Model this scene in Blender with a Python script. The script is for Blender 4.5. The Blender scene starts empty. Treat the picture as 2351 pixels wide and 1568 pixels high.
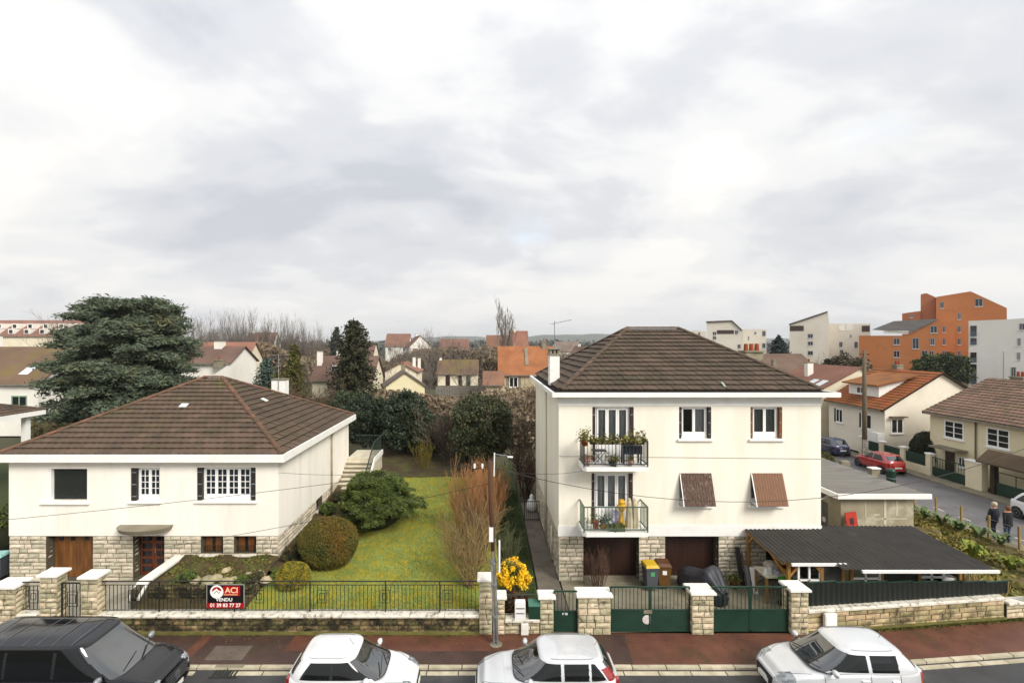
import bpy, math, random
import numpy as np
from mathutils import Matrix, Vector
R = math.radians
random.seed(7)
rng = np.random.default_rng(7)
S = bpy.context.scene
C = S.collection
# ------------------------------------------------------------------ camera
F, PX, PY, CH = 1175.0, 1115.0, 784.0, 9.6          # focal length and principal point in a 2351 px wide picture, eye height
cam = bpy.data.objects.new('camera', bpy.data.cameras.new('camera'))
C.objects.link(cam)
cam.location = (0, 0, CH)
cam.rotation_euler = (R(90), 0, 0)
cam.data.sensor_width = 36
cam.data.lens = 36 * F / 2351
cam.data.shift_x = (1175.5 - PX) / 2351
cam.data.clip_start = 0.1
cam.data.clip_end = 9000
S.camera = cam
# ------------------------------------------------------------------ sky, sun, exposure
SUN_EL, SUN_AZ = R(37), R(140)                       # azimuth clockwise from +Y
world = bpy.data.worlds.new('World'); S.world = world
world.use_nodes = True
nt = world.node_tree; nt.nodes.clear()
def wn(t, **k):
    n = nt.nodes.new(t)
    for a, b in k.items(): setattr(n, a, b)
    return n
def wl(a, b): nt.links.new(a, b)
def wmath(op, a, b=None, c=None):
    n = wn('ShaderNodeMath', operation=op)
    for i, x in enumerate((a, b, c)):
        if x is None: continue
        if isinstance(x, (int, float)): n.inputs[i].default_value = x
        else: wl(x, n.inputs[i])
    return n.outputs[0]
sky = wn('ShaderNodeTexSky', sky_type='NISHITA', sun_disc=False)
sky.sun_elevation = SUN_EL; sky.sun_rotation = SUN_AZ; sky.air_density = 1.0; sky.dust_density = 1.5
tc = wn('ShaderNodeTexCoord'); sep = wn('ShaderNodeSeparateXYZ'); wl(tc.outputs['Generated'], sep.inputs[0])
zz = wmath('ADD', wmath('MAXIMUM', sep.outputs[2], 0.0), 0.30)
comb = wn('ShaderNodeCombineXYZ')
wl(wmath('DIVIDE', sep.outputs[0], zz), comb.inputs[0]); wl(wmath('DIVIDE', sep.outputs[1], zz), comb.inputs[1])
def wnoise(scale, detail, rough, off, dist=0.0, sy=1.0):
    mp = wn('ShaderNodeMapping'); mp.inputs['Location'].default_value = off; mp.inputs['Scale'].default_value = (1, sy, 1)
    wl(comb.outputs[0], mp.inputs[0])
    n = wn('ShaderNodeTexNoise'); n.inputs['Scale'].default_value = scale; n.inputs['Detail'].default_value = detail
    n.inputs['Roughness'].default_value = rough; n.inputs['Distortion'].default_value = dist
    wl(mp.outputs[0], n.inputs['Vector']); return n.outputs[0]
def wramp(fac, stops):
    r = wn('ShaderNodeValToRGB'); wl(fac, r.inputs[0]); r.color_ramp.interpolation = 'EASE'
    e = r.color_ramp.elements
    while len(e) < len(stops): e.new(0.5)
    for x, (p, c) in zip(e, stops): x.position = p; x.color = (*c, 1)
    return r.outputs[0]
n1 = wnoise(0.95, 5, 0.5, (3.1, 1.7, 0), 0.5, 1.2)
n2 = wnoise(3.0, 6, 0.55, (7.3, 2.2, 4), 0.3, 1.3)
n3 = wnoise(1.1, 4, 0.5, (2.55, 3.4, 7), 0.4, 1.2)
shade = wmath('ADD', wmath('MULTIPLY', n1, 0.72), wmath('MULTIPLY', n2, 0.28))
cloud = wramp(shade, [(0.34, (0.57, 0.595, 0.645)), (0.43, (0.70, 0.715, 0.75)), (0.51, (0.86, 0.86, 0.86)), (0.59, (0.98, 0.965, 0.93))])
gap = wramp(wmath('ADD', wmath('MULTIPLY', n3, 0.75), wmath('MULTIPLY', n2, 0.25)), [(0.56, (0, 0, 0)), (0.70, (0.75, 0.75, 0.75))])
bs = wn('ShaderNodeVectorMath', operation='SCALE'); wl(sky.outputs[0], bs.inputs[0]); bs.inputs['Scale'].default_value = 0.12
mixc = wn('ShaderNodeMixRGB'); wl(gap, mixc.inputs[0]); wl(cloud, mixc.inputs[1])
add = wn('ShaderNodeVectorMath', operation='ADD'); wl(bs.outputs[0], add.inputs[0]); add.inputs[1].default_value = (0.46, 0.50, 0.54)
wl(add.outputs[0], mixc.inputs[2])
# low clouds run together into a pale veil towards the horizon
veil = wn('ShaderNodeMixRGB'); wl(wmath('MULTIPLY', wmath('POWER', 2.718, wmath('MULTIPLY', wmath('MAXIMUM', sep.outputs[2], 0.0), -9.0)), 0.62), veil.inputs[0]); wl(mixc.outputs[0], veil.inputs[1]); veil.inputs[2].default_value = (0.93, 0.915, 0.905, 1)
# overcast skies are brighter overhead than at the horizon
ov = wmath('ADD', 0.93, wmath('MULTIPLY', wmath('MAXIMUM', sep.outputs[2], 0.0), 0.38))
fin = wn('ShaderNodeVectorMath', operation='SCALE'); wl(veil.outputs[0], fin.inputs[0]); wl(ov, fin.inputs['Scale'])
bg = wn('ShaderNodeBackground'); bg.inputs['Strength'].default_value = 0.69; wl(fin.outputs[0], bg.inputs[0])
out = wn('ShaderNodeOutputWorld'); wl(bg.outputs[0], out.inputs[0])
sun = bpy.data.objects.new('sun', bpy.data.lights.new('sun', 'SUN')); C.objects.link(sun)
sun.data.energy = 2.5; sun.data.angle = R(24); sun.data.color = (1.0, 0.95, 0.87)
sd = Vector((math.sin(SUN_AZ) * math.cos(SUN_EL), math.cos(SUN_AZ) * math.cos(SUN_EL), math.sin(SUN_EL)))
sun.rotation_euler = (-sd).to_track_quat('-Z', 'Y').to_euler()
sun.location = (0, 0, 60)
S.view_settings.view_transform = 'Standard'; S.view_settings.look = 'None'
S.view_settings.exposure = 0.62; S.view_settings.gamma = 1.0; S.view_settings.use_curve_mapping = False
S.render.engine = 'CYCLES'
# ------------------------------------------------------------------ helpers
def P(u, v, Y): return Vector(((u - PX) / F * Y, Y, CH - (v - PY) / F * Y))     # picture point at a known depth
def X_(u, Y): return (u - PX) / F * Y
def Z_(v, Y): return CH - (v - PY) / F * Y
def hexc(h):
    h = h.lstrip('#'); o = []
    for i in (0, 2, 4):
        x = int(h[i:i + 2], 16) / 255
        o.append(x / 12.92 if x <= 0.04045 else ((x + 0.055) / 1.055) ** 2.4)
    return tuple(o)
MATS = {}
def M(name, c1, c2=None, scale=3.0, rough=0.85, metal=0.0, bump=0.0, bscale=30.0, rnd=0.0, dirt=None, coat=0.0, spec=0.5, lo=0.35, hi=0.65, aniso=None, island=0.0, detail=5.0, wave=None, trans=0.0):
    if name in MATS: return MATS[name]
    if isinstance(c1, str): c1 = hexc(c1)
    c2 = c1 if c2 is None else (hexc(c2) if isinstance(c2, str) else c2)
    m = bpy.data.materials.new(name); m.use_nodes = True
    t = m.node_tree; N = t.nodes; L = t.links
    b = N['Principled BSDF']
    b.inputs['Roughness'].default_value = rough; b.inputs['Metallic'].default_value = metal
    b.inputs['Coat Weight'].default_value = coat; b.inputs['Specular IOR Level'].default_value = spec
    b.inputs['Coat Roughness'].default_value = 0.04; b.inputs['Coat IOR'].default_value = 1.9
    if trans: b.inputs['Transmission Weight'].default_value = trans
    geo = N.new('ShaderNodeNewGeometry')
    vec = geo.outputs['Position']
    if aniso:
        mp = N.new('ShaderNodeMapping'); mp.inputs['Scale'].default_value = aniso; L.new(vec, mp.inputs[0]); vec = mp.outputs[0]
    def noise(sc, det=detail, r=0.6, v=None):
        n = N.new('ShaderNodeTexNoise'); n.inputs['Scale'].default_value = sc; n.inputs['Detail'].default_value = det; n.inputs['Roughness'].default_value = r
        L.new(v or vec, n.inputs['Vector']); return n.outputs[0]
    def rmp(f, a, bb):
        r = N.new('ShaderNodeMapRange'); r.inputs[1].default_value = a; r.inputs[2].default_value = bb; L.new(f, r.inputs[0]); return r.outputs[0]
    def mix(f, a, bb, ty='MIX'):
        x = N.new('ShaderNodeMixRGB'); x.blend_type = ty
        for i, q in enumerate((f, a, bb)):
            if isinstance(q, tuple): x.inputs[i].default_value = (*q, 1)
            elif isinstance(q, float): x.inputs[i].default_value = q
            else: L.new(q, x.inputs[i])
        return x.outputs[0]
    col = mix(rmp(noise(scale), lo, hi), c1, c2)
    if dirt:
        dc, ds, d0, d1 = dirt[:4]
        if isinstance(dc, str): dc = hexc(dc)
        col = mix(rmp(noise(ds, 6, 0.65, geo.outputs['Position'] if len(dirt) < 5 else None), d0, d1), col, dc)
    if rnd or island:
        oi = N.new('ShaderNodeObjectInfo')
        hv = N.new('ShaderNodeHueSaturation'); L.new(col, hv.inputs['Color'])
        src = None
        if rnd: src = oi.outputs['Random']
        if island:
            if src is None: src = geo.outputs['Random Per Island']
            else:
                a = N.new('ShaderNodeMath'); a.operation = 'ADD'; L.new(src, a.inputs[0]); L.new(geo.outputs['Random Per Island'], a.inputs[1])
                f = N.new('ShaderNodeMath'); f.operation = 'FRACT'; L.new(a.outputs[0], f.inputs[0]); src = f.outputs[0]
        k = max(rnd, island)
        mr = N.new('ShaderNodeMapRange'); mr.inputs[3].default_value = 1 - k; mr.inputs[4].default_value = 1 + k; L.new(src, mr.inputs[0])
        L.new(mr.outputs[0], hv.inputs['Value'])
        mr2 = N.new('ShaderNodeMapRange'); mr2.inputs[3].default_value = 0.5 + 0.02 * k / 0.3; mr2.inputs[4].default_value = 0.5 - 0.02 * k / 0.3; L.new(src, mr2.inputs[0])
        L.new(mr2.outputs[0], hv.inputs['Hue'])
        col = hv.outputs[0]
    L.new(col, b.inputs['Base Color'])
    if bump or wave:
        bp = N.new('ShaderNodeBump'); bp.inputs['Distance'].default_value = 0.02
        if wave:
            ax, ws, st = wave
            w = N.new('ShaderNodeTexWave'); w.wave_type = 'BANDS'; w.bands_direction = ax; w.wave_profile = 'SAW'
            w.inputs['Scale'].default_value = ws; w.inputs['Distortion'].default_value = 0.3
            L.new(geo.outputs['Position'], w.inputs[0]); L.new(w.outputs[1], bp.inputs['Height']); bp.inputs['Strength'].default_value = st; bp.inputs['Distance'].default_value = 0.08
        else:
            L.new(noise(bscale, 6, 0.65), bp.inputs['Height']); bp.inputs['Strength'].default_value = bump
        L.new(bp.outputs[0], b.inputs['Normal'])
    MATS[name] = m
    return m
def glassmat(name, tint, refl):
    m = bpy.data.materials.new(name); m.use_nodes = True; t = m.node_tree; N = t.nodes; N.clear()
    o = N.new('ShaderNodeOutputMaterial'); mx = N.new('ShaderNodeMixShader'); tr = N.new('ShaderNodeBsdfTransparent'); gl = N.new('ShaderNodeBsdfGlossy')
    tr.inputs[0].default_value = (*tint, 1); gl.inputs['Roughness'].default_value = 0.02; gl.inputs[0].default_value = (0.95, 0.95, 0.95, 1)
    fr = N.new('ShaderNodeLayerWeight'); fr.inputs[0].default_value = refl
    t.links.new(fr.outputs['Fresnel'], mx.inputs[0]); t.links.new(tr.outputs[0], mx.inputs[1]); t.links.new(gl.outputs[0], mx.inputs[2]); t.links.new(mx.outputs[0], o.inputs[0])
    MATS[name] = m; return m
INV = {}
def tag(o, label=None, cat=None, group=None, kind=None):
    if label: o['label'] = label
    if cat: o['category'] = cat
    if group: o['group'] = group
    if kind: o['kind'] = kind
    return o
def thing(name, label, cat, loc=(0, 0, 0), rotz=0.0, group=None, local=False):
    o = bpy.data.objects.new(name, None); C.objects.link(o)
    o.location = loc; o.rotation_euler = (0, 0, rotz); o.empty_display_size = 0.3
    tag(o, label, cat, group)
    INV[o.name] = Matrix.Identity(4) if local else Matrix.Translation(-Vector(loc))
    return o
def put(name, me, mat=None, parent=None, matrix=None):
    o = bpy.data.objects.new(name, me); C.objects.link(o)
    if mat and not me.materials: me.materials.append(mat)
    if parent is not None:
        o.parent = parent
        if parent.name in INV: o.matrix_parent_inverse = INV[parent.name]
    if matrix is not None: o.matrix_basis = matrix
    return o
class MB:
    def __init__(s): s.v = []; s.f = []
    def add(s, vs, fs):
        k = len(s.v); s.v.extend([tuple(p) for p in vs]); s.f.extend([tuple(i + k for i in f) for f in fs]); return s
    def quad(s, *p): return s.add(p, [tuple(range(len(p)))])
    def box(s, x0, x1, y0, y1, z0, z1):
        return s.add([(x0, y0, z0), (x1, y0, z0), (x1, y1, z0), (x0, y1, z0), (x0, y0, z1), (x1, y0, z1), (x1, y1, z1), (x0, y1, z1)],
                     [(0, 3, 2, 1), (4, 5, 6, 7), (0, 1, 5, 4), (1, 2, 6, 5), (2, 3, 7, 6), (3, 0, 4, 7)])
    def bevbox(s, x0, x1, y0, y1, z0, z1, b=0.02):
        # box with a chamfered top edge
        return s.add([(x0, y0, z0), (x1, y0, z0), (x1, y1, z0), (x0, y1, z0), (x0, y0, z1 - b), (x1, y0, z1 - b), (x1, y1, z1 - b), (x0, y1, z1 - b),
                      (x0 + b, y0 + b, z1), (x1 - b, y0 + b, z1), (x1 - b, y1 - b, z1), (x0 + b, y1 - b, z1)],
                     [(0, 3, 2, 1), (0, 1, 5, 4), (1, 2, 6, 5), (2, 3, 7, 6), (3, 0, 4, 7), (4, 5, 9, 8), (5, 6, 10, 9), (6, 7, 11, 10), (7, 4, 8, 11), (8, 9, 10, 11)])
    def bar(s, a, b, w, h=None):
        a, b = Vector(a), Vector(b); h = h or w; d = (b - a).normalized()
        up = Vector((0, 0, 1)) if abs(d.z) < 0.95 else Vector((0, 1, 0))
        x = d.cross(up).normalized() * w / 2; y = x.cross(d).normalized() * h / 2
        return s.add([a - x - y, a + x - y, a + x + y, a - x + y, b - x - y, b + x - y, b + x + y, b - x + y],
                     [(3, 2, 1, 0), (4, 5, 6, 7), (0, 1, 5, 4), (1, 2, 6, 5), (2, 3, 7, 6), (3, 0, 4, 7)])
    def tube(s, pts, rs, n=8, cap=True):
        pts = [Vector(p) for p in pts]
        if isinstance(rs, (int, float)): rs = [rs] * len(pts)
        rings = []; prev = None
        for i, p in enumerate(pts):
            d = (pts[min(i + 1, len(pts) - 1)] - pts[max(i - 1, 0)]).normalized()
            if prev is None:
                up = Vector((0, 0, 1)) if abs(d.z) < 0.9 else Vector((1, 0, 0)); x = d.cross(up).normalized()
            else:
                x = prev - d * prev.dot(d); x = x.normalized() if x.length > 1e-6 else prev
            prev = x; y = d.cross(x)
            rings.append([p + (x * math.cos(2 * math.pi * k / n) + y * math.sin(2 * math.pi * k / n)) * rs[i] for k in range(n)])
        vs = [q for r in rings for q in r]; fs = []
        for i in range(len(pts) - 1):
            for k in range(n): a = i * n + k; b = i * n + (k + 1) % n; fs.append((a, b, b + n, a + n))
        if cap: fs.append(tuple(reversed(range(n)))); fs.append(tuple(range((len(pts) - 1) * n, len(pts) * n)))
        return s.add(vs, fs)
    def lathe(s, prof, c=(0, 0, 0), n=16):
        vs = []; fs = []
        for r, z in prof:
            for k in range(n): t = 2 * math.pi * k / n; vs.append((c[0] + r * math.cos(t), c[1] + r * math.sin(t), c[2] + z))
        for i in range(len(prof) - 1):
            for k in range(n): a = i * n + k; b = i * n + (k + 1) % n; fs.append((a, b, b + n, a + n))
        fs.append(tuple(reversed(range(n)))); fs.append(tuple(range((len(prof) - 1) * n, len(prof) * n)))
        return s.add(vs, fs)
    def prism(s, poly, axis, a, b):
        # extrude a 2D polygon along axis ('x','y','z') from a to b
        mk = {'x': lambda p, t: (t, p[0], p[1]), 'y': lambda p, t: (p[0], t, p[1]), 'z': lambda p, t: (p[0], p[1], t)}[axis]
        n = len(poly); vs = [mk(p, a) for p in poly] + [mk(p, b) for p in poly]
        fs = [tuple(reversed(range(n))), tuple(range(n, 2 * n))] + [(i, (i + 1) % n, (i + 1) % n + n, i + n) for i in range(n)]
        return s.add(vs, fs)
    def mesh(s, name, smooth=False):
        me = bpy.data.meshes.new(name); me.from_pydata(s.v, [], s.f)
        if smooth: me.polygons.foreach_set('use_smooth', [True] * len(me.polygons))
        me.validate(); me.update(); return me
    def build(s, name, mat, parent=None, smooth=False):
        return put(name, s.mesh(name, smooth), mat, parent)
def npmesh(name, V, Fc, smooth=False):
    V = np.asarray(V, dtype=np.float32); Fc = np.asarray(Fc, dtype=np.int32); k = Fc.shape[1]
    me = bpy.data.meshes.new(name)
    me.vertices.add(len(V)); me.vertices.foreach_set('co', V.ravel())
    me.loops.add(Fc.size); me.loops.foreach_set('vertex_index', Fc.ravel())
    me.polygons.add(len(Fc)); me.polygons.foreach_set('loop_start', np.arange(0, Fc.size, k, dtype=np.int32))
    me.polygons.foreach_set('loop_total', np.full(len(Fc), k, dtype=np.int32))
    if smooth: me.polygons.foreach_set('use_smooth', np.ones(len(Fc), dtype=bool))
    me.update(calc_edges=True); me.validate(); return me
def copytree(root, loc, rotz=None, label=None):
    r = root.copy(); C.objects.link(r); r.location = loc
    if rotz is not None: r.rotation_euler = (0, 0, rotz)
    if label: r['label'] = label
    for ch in list(root.children):
        c = ch.copy(); C.objects.link(c); c.parent = r
        for g in list(ch.children):
            d = g.copy(); C.objects.link(d); d.parent = c
    return r
# ------------------------------------------------------------------ materials
RENDER = M('cream_render', '#f0ebdd', '#e9e2d1', 0.9, 0.9, bump=0.12, bscale=60, dirt=('#d9d0ba', 1.1, 0.54, 0.92, 1), aniso=(1.6, 1.6, 0.22))
RENDER_L = M('white_render', '#f0ebe1', '#e9e3d7', 0.8, 0.9, bump=0.15, bscale=60, dirt=('#d2cabb', 1.1, 0.54, 0.92, 1), aniso=(1.6, 1.6, 0.22))
WHITE = M('white_paint', '#efeeea', '#e6e4de', 2, 0.55, bump=0.03, bscale=50, dirt=('#c9c5b8', 1.2, 0.62, 0.9))
PVC = M('white_frame', '#f2f1ee', None, 2, 0.35)
STONE = M('limestone', '#cdc4b0', '#aea48e', 5, 0.95, bump=0.7, bscale=22, rnd=0.28, dirt=('#7d7360', 3.0, 0.58, 0.76))
STONE_P = M('limestone_pillar', '#cdc2a4', '#ac9f80', 5, 0.95, bump=0.7, bscale=22, rnd=0.28, dirt=('#463f2e', 3.4, 0.53, 0.68))
STONE_R = M('stained_limestone', '#bfae88', '#96855f', 4, 0.95, bump=0.7, bscale=22, rnd=0.32, dirt=('#4a4128', 1.6, 0.5, 0.66))
STONE_D = M('mossy_limestone', '#8f8158', '#5d5030', 4, 0.95, bump=0.8, bscale=20, rnd=0.42, dirt=('#231f10', 2.6, 0.40, 0.58))
MORTAR = M('mortar', '#574f3f', '#463f30', 6, 1.0, bump=0.4, bscale=50)
MORTAR_D = M('dark_mortar', '#3f3722', '#2b2513', 6, 1.0, bump=0.4, bscale=50)
COPE = M('coping_stone', '#dcd8cc', '#c2bbaa', 5, 0.9, bump=0.5, bscale=30, dirt=('#453f31', 5.0, 0.55, 0.70))
CAP = M('pillar_cap', '#e7e5de', '#dad6cc', 4, 0.85, bump=0.3, bscale=40, dirt=('#8d877a', 6.0, 0.62, 0.8))
TILE = M('brown_roof_tile', '#5e4d3d', '#4c3e32', 1.2, 0.85, bump=0.3, bscale=40, rnd=0.16, island=0.16, dirt=('#5d5a2e', 0.6, 0.56, 0.80))
TILE_R = M('dark_brown_roof_tile', '#594a3c', '#463a2f', 1.0, 0.85, bump=0.3, bscale=40, rnd=0.17, island=0.17, dirt=('#3a3726', 0.7, 0.5, 0.8))
RIDGE = M('ridge_tile_orange', '#6e4e3a', '#584234', 2, 0.9, bump=0.3, bscale=30, rnd=0.2, dirt=('#4f4a2a', 2, 0.55, 0.75))
RIDGE_R = M('ridge_tile_dark', '#5b4b3c', '#463a2e', 2, 0.9, bump=0.3, bscale=30, rnd=0.2)
UNDER = M('roof_underlay', '#2a231d', '#1d1814', 3, 0.95)
GREEN_M = M('green_metal', '#183a2d', '#123023', 2, 0.42, dirt=('#3c5a50', 3, 0.62, 0.9))
BLACKM = M('black_iron', '#24261f', '#1b1c18', 6, 0.5)
DGREEN = M('dark_green_iron', '#283a30', '#1e2c24', 6, 0.5)
WOODB = M('brown_door_wood', '#33180b', '#220e06', 2, 0.5, bump=0.1, bscale=12, aniso=(6, 6, 0.6))
WOODG = M('varnished_garage_wood', '#7c5020', '#563212', 1.3, 0.5, bump=0.1, bscale=12, aniso=(5, 5, 0.7))
WOODF = M('front_door_wood', '#6a3418', '#4a230f', 2, 0.45, aniso=(5, 5, 0.6))
SHUT = M('dark_shutter', '#2b2826', '#1f1d1c', 5, 0.5)
SHUTG = M('shutter_green', '#1a211b', '#131914', 3, 0.6, dirt=('#3f463c', 7, 0.66, 0.8))
SHUTB = M('shutter_brown_wood', '#7b4d22', '#5f3818', 3, 0.55, aniso=(8, 8, 0.5), bump=0.1)
SHUTW = M('weathered_shutter', '#5e4636', '#453228', 4, 0.8, dirt=('#857a72', 6, 0.54, 0.68, 1), aniso=(3, 3, 0.6))
GLASS = glassmat('window_glass', (0.88, 0.9, 0.92), 0.30)
GLASSD = M('dark_glass', '#20242a', '#14171b', 2, 0.04, spec=0.6)
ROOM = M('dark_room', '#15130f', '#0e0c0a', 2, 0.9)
CURT = M('net_curtain', '#c4c3bd', '#8a8984', 6, 0.95, aniso=(9, 9, 0.3), lo=0.3, hi=0.7)
ASPH = M('asphalt', '#3c3c3e', '#303032', 1.2, 0.55, bump=0.25, bscale=120, dirt=('#56534e', 0.9, 0.55, 0.8))
ASPH2 = M('grey_asphalt', '#6a686a', '#5a585a', 0.6, 0.6, bump=0.2, bscale=80, dirt=('#4a484a', 0.8, 0.55, 0.75))
REDPAVE = M('red_brown_pavement', '#69402f', '#553226', 1.4, 0.6, bump=0.3, bscale=90, dirt=('#3c3418', 0.8, 0.52, 0.75))
PATCH = M('dark_pavement_patch', '#4a362e', '#3d2c26', 2, 0.55, bump=0.3, bscale=90, dirt=('#3b3720', 0.9, 0.55, 0.8))
KERB = M('kerb_stone', '#c0b7a0', '#a79d85', 3, 0.85, bump=0.3, bscale=40, rnd=0.12, dirt=('#6e6650', 4, 0.58, 0.8))
CONC = M('concrete', '#8b8370', '#77705e', 1.1, 0.85, bump=0.3, bscale=40, dirt=('#58523f', 0.9, 0.5, 0.75))
CONCL = M('light_concrete', '#a9a395', '#8f897b', 1.0, 0.7, bump=0.2, bscale=40, dirt=('#6a665b', 0.8, 0.52, 0.72))
PATHM = M('path_concrete', '#6f675b', '#5c554b', 1.0, 0.8, bump=0.3, bscale=40, dirt=('#4a4536', 1.4, 0.55, 0.75))
SOIL = M('garden_soil', '#4d3e22', '#382d17', 3, 1.0, bump=0.8, bscale=14, dirt=('#4c5220', 1.2, 0.5, 0.7))
LAWN = M('lawn', '#828e46', '#6f7b32', 1.3, 1.0, bump=0.7, bscale=35, dirt=('#9e922a', 2.6, 0.42, 0.68))
GRASSD = M('dark_grass', '#3c4a20', '#2e3a18', 0.9, 1.0, bump=0.7, bscale=30, dirt=('#4a4420', 0.8, 0.5, 0.75))  # grass of a darker green than the lawn
GROUND = M('ground_earth', '#4a4630', '#3b3d26', 0.06, 1.0, bump=0.4, bscale=3)
GALV = M('galvanised_steel', '#9ba0a3', '#7f8487', 4, 0.45, metal=0.5, dirt=('#5c5f60', 5, 0.5, 0.8), aniso=(1, 1, 0.4))
POLEW = M('pole_wood', '#5a3a22', '#43301f', 3, 0.9, bump=0.3, aniso=(8, 8, 0.5))
CABLE = M('cable_black', '#2a2622', None, 3, 0.7)
TIMBER = M('pine_timber', '#a3763a', '#855c28', 2, 0.75, aniso=(6, 6, 0.8), rnd=0.1)
CORR = M('corrugated_black', '#2f2c28', '#22201d', 1.5, 0.75, bump=0.1, dirt=('#57514a', 1.2, 0.6, 0.9))
PLASTW = M('white_plastic', '#e4e4e2', None, 2, 0.4)
BARK = M('bark', '#5a4c3c', '#3e3428', 5, 1.0, bump=0.5, bscale=20)
# ------------------------------------------------------------------ generators: stones, roof tiles, openings, windows
def mbxf(s, T):
    s.v = [tuple(T @ Vector(p)) for p in s.v]; return s
MB.xf = mbxf
def faceT(o, facing, rot=0.0):
    a = {'-y': 0, '+x': 90, '+y': 180, '-x': -90}[facing]
    return Matrix.Translation(Vector(o)) @ Matrix.Rotation(R(a) + rot, 4, 'Z')
STV = {}
def stone_variants(mat):
    if mat.name in STV: return STV[mat.name]
    L = []
    for k in range(7):
        r = random.Random(100 + k); vs = []; fs = []
        nx, nz = 4, 3
        for j in range(nz):
            for i in range(nx):
                edge = i in (0, nx - 1) or j in (0, nz - 1)
                x = -0.5 + i / (nx - 1); z = -0.5 + j / (nz - 1)
                if edge: x *= 0.97 + r.uniform(-0.015, 0.02); z *= 0.95 + r.uniform(-0.04, 0.03); y = -0.62 - r.uniform(0, 0.12)
                else: x += r.uniform(-.08, .08); z += r.uniform(-.1, .1); y = -1.0 - r.uniform(-0.12, 0.25)
                vs.append((x, y, z))
        for j in range(nz - 1):
            for i in range(nx - 1): a = j * nx + i; fs.append((a, a + 1, a + 1 + nx, a + nx))
        n = len(vs)
        vs += [(-0.48, 0, -0.47), (0.48, 0, -0.47), (0.48, 0, 0.47), (-0.48, 0, 0.47)]
        ring = [0, 1, 2, 3, 7, 11, 10, 9, 8, 4]
        fs += [(1, 0, n), (2, 1, n), (3, 2, n, n + 1), (7, 3, n + 1), (11, 7, n + 1, n + 2), (10, 11, n + 2), (9, 10, n + 2, n + 3), (8, 9, n + 3), (4, 8, n + 3), (0, 4, n + 3, n)]
        me = bpy.data.meshes.new('stone'); me.from_pydata(vs, [], fs); me.materials.append(mat); me.update(); L.append(me)
    STV[mat.name] = L; return L
def stones(parent, mat, T, length, z0, z1, ch, lmin, lmax, depth, openings=(), gap=0.016, seed=1, a0=0.0):
    """courses of rock-faced stones on the local wall x 0..length; local y is into the wall, stone faces at y about 0"""
    r = random.Random(seed); var = stone_variants(mat); z = z0; cnt = 0
    n = max(1, round((z1 - z0) / ch)); hs = [r.uniform(0.82, 1.2) for _ in range(n)]; k = (z1 - z0) / sum(hs)
    for q in range(n):
        h = hs[q] * k; segs = [(a0, length)]
        for (oa, ob, oz0, oz1) in openings:
            ov = min(z + h, oz1) - max(z, oz0)
            if ov > 0.35 * h:
                ns = []
                for s0, s1 in segs:
                    if ob <= s0 or oa >= s1: ns.append((s0, s1)); continue
                    if oa - s0 > 0.04: ns.append((s0, oa))
                    if s1 - ob > 0.04: ns.append((ob, s1))
                segs = ns
        for s0, s1 in segs:
            x = s0
            while x < s1 - 1e-4:
                L = r.uniform(lmin, lmax)
                if s1 - (x + L) < lmin * 0.7: L = s1 - x
                if L > lmax * 1.35: L *= 0.55
                m = T @ Matrix.Translation((x + L / 2, depth, z + h / 2)) @ Matrix.Diagonal((max(L - gap, 0.02), depth * r.uniform(0.92, 1.1), h - gap, 1))
                put('stone', r.choice(var), None, parent, m); cnt += 1
                x += L
        z += h
    return cnt
def wallpanel(mb, T, w, h, openings, depth, back=True):
    """front skin of a wall with real openings and reveals; local origin bottom-left"""
    xs = sorted({0.0, w, *[o[0] for o in openings], *[o[1] for o in openings]}); zs = sorted({0.0, h, *[o[2] for o in openings], *[o[3] for o in openings]})
    q = MB()
    for i in range(len(xs) - 1):
        for j in range(len(zs) - 1):
            cx, cz = (xs[i] + xs[i + 1]) / 2, (zs[j] + zs[j + 1]) / 2
            if any(o[0] < cx < o[1] and o[2] < cz < o[3] for o in openings): continue
            q.quad((xs[i], 0, zs[j]), (xs[i + 1], 0, zs[j]), (xs[i + 1], 0, zs[j + 1]), (xs[i], 0, zs[j + 1]))
            if back: q.quad((xs[i], depth, zs[j]), (xs[i], depth, zs[j + 1]), (xs[i + 1], depth, zs[j + 1]), (xs[i + 1], depth, zs[j]))
    for a, b, c, d in openings:
        q.quad((a, 0, c), (a, 0, d), (a, depth, d), (a, depth, c)); q.quad((b, 0, c), (b, depth, c), (b, depth, d), (b, 0, d))
        q.quad((a, 0, d), (b, 0, d), (b, depth, d), (a, depth, d)); q.quad((a, 0, c), (a, depth, c), (b, depth, c), (b, 0, c))
    q.xf(T); k = len(mb.v); mb.v += q.v; mb.f += [tuple(i + k for i in f) for f in q.f]; return mb
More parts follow.
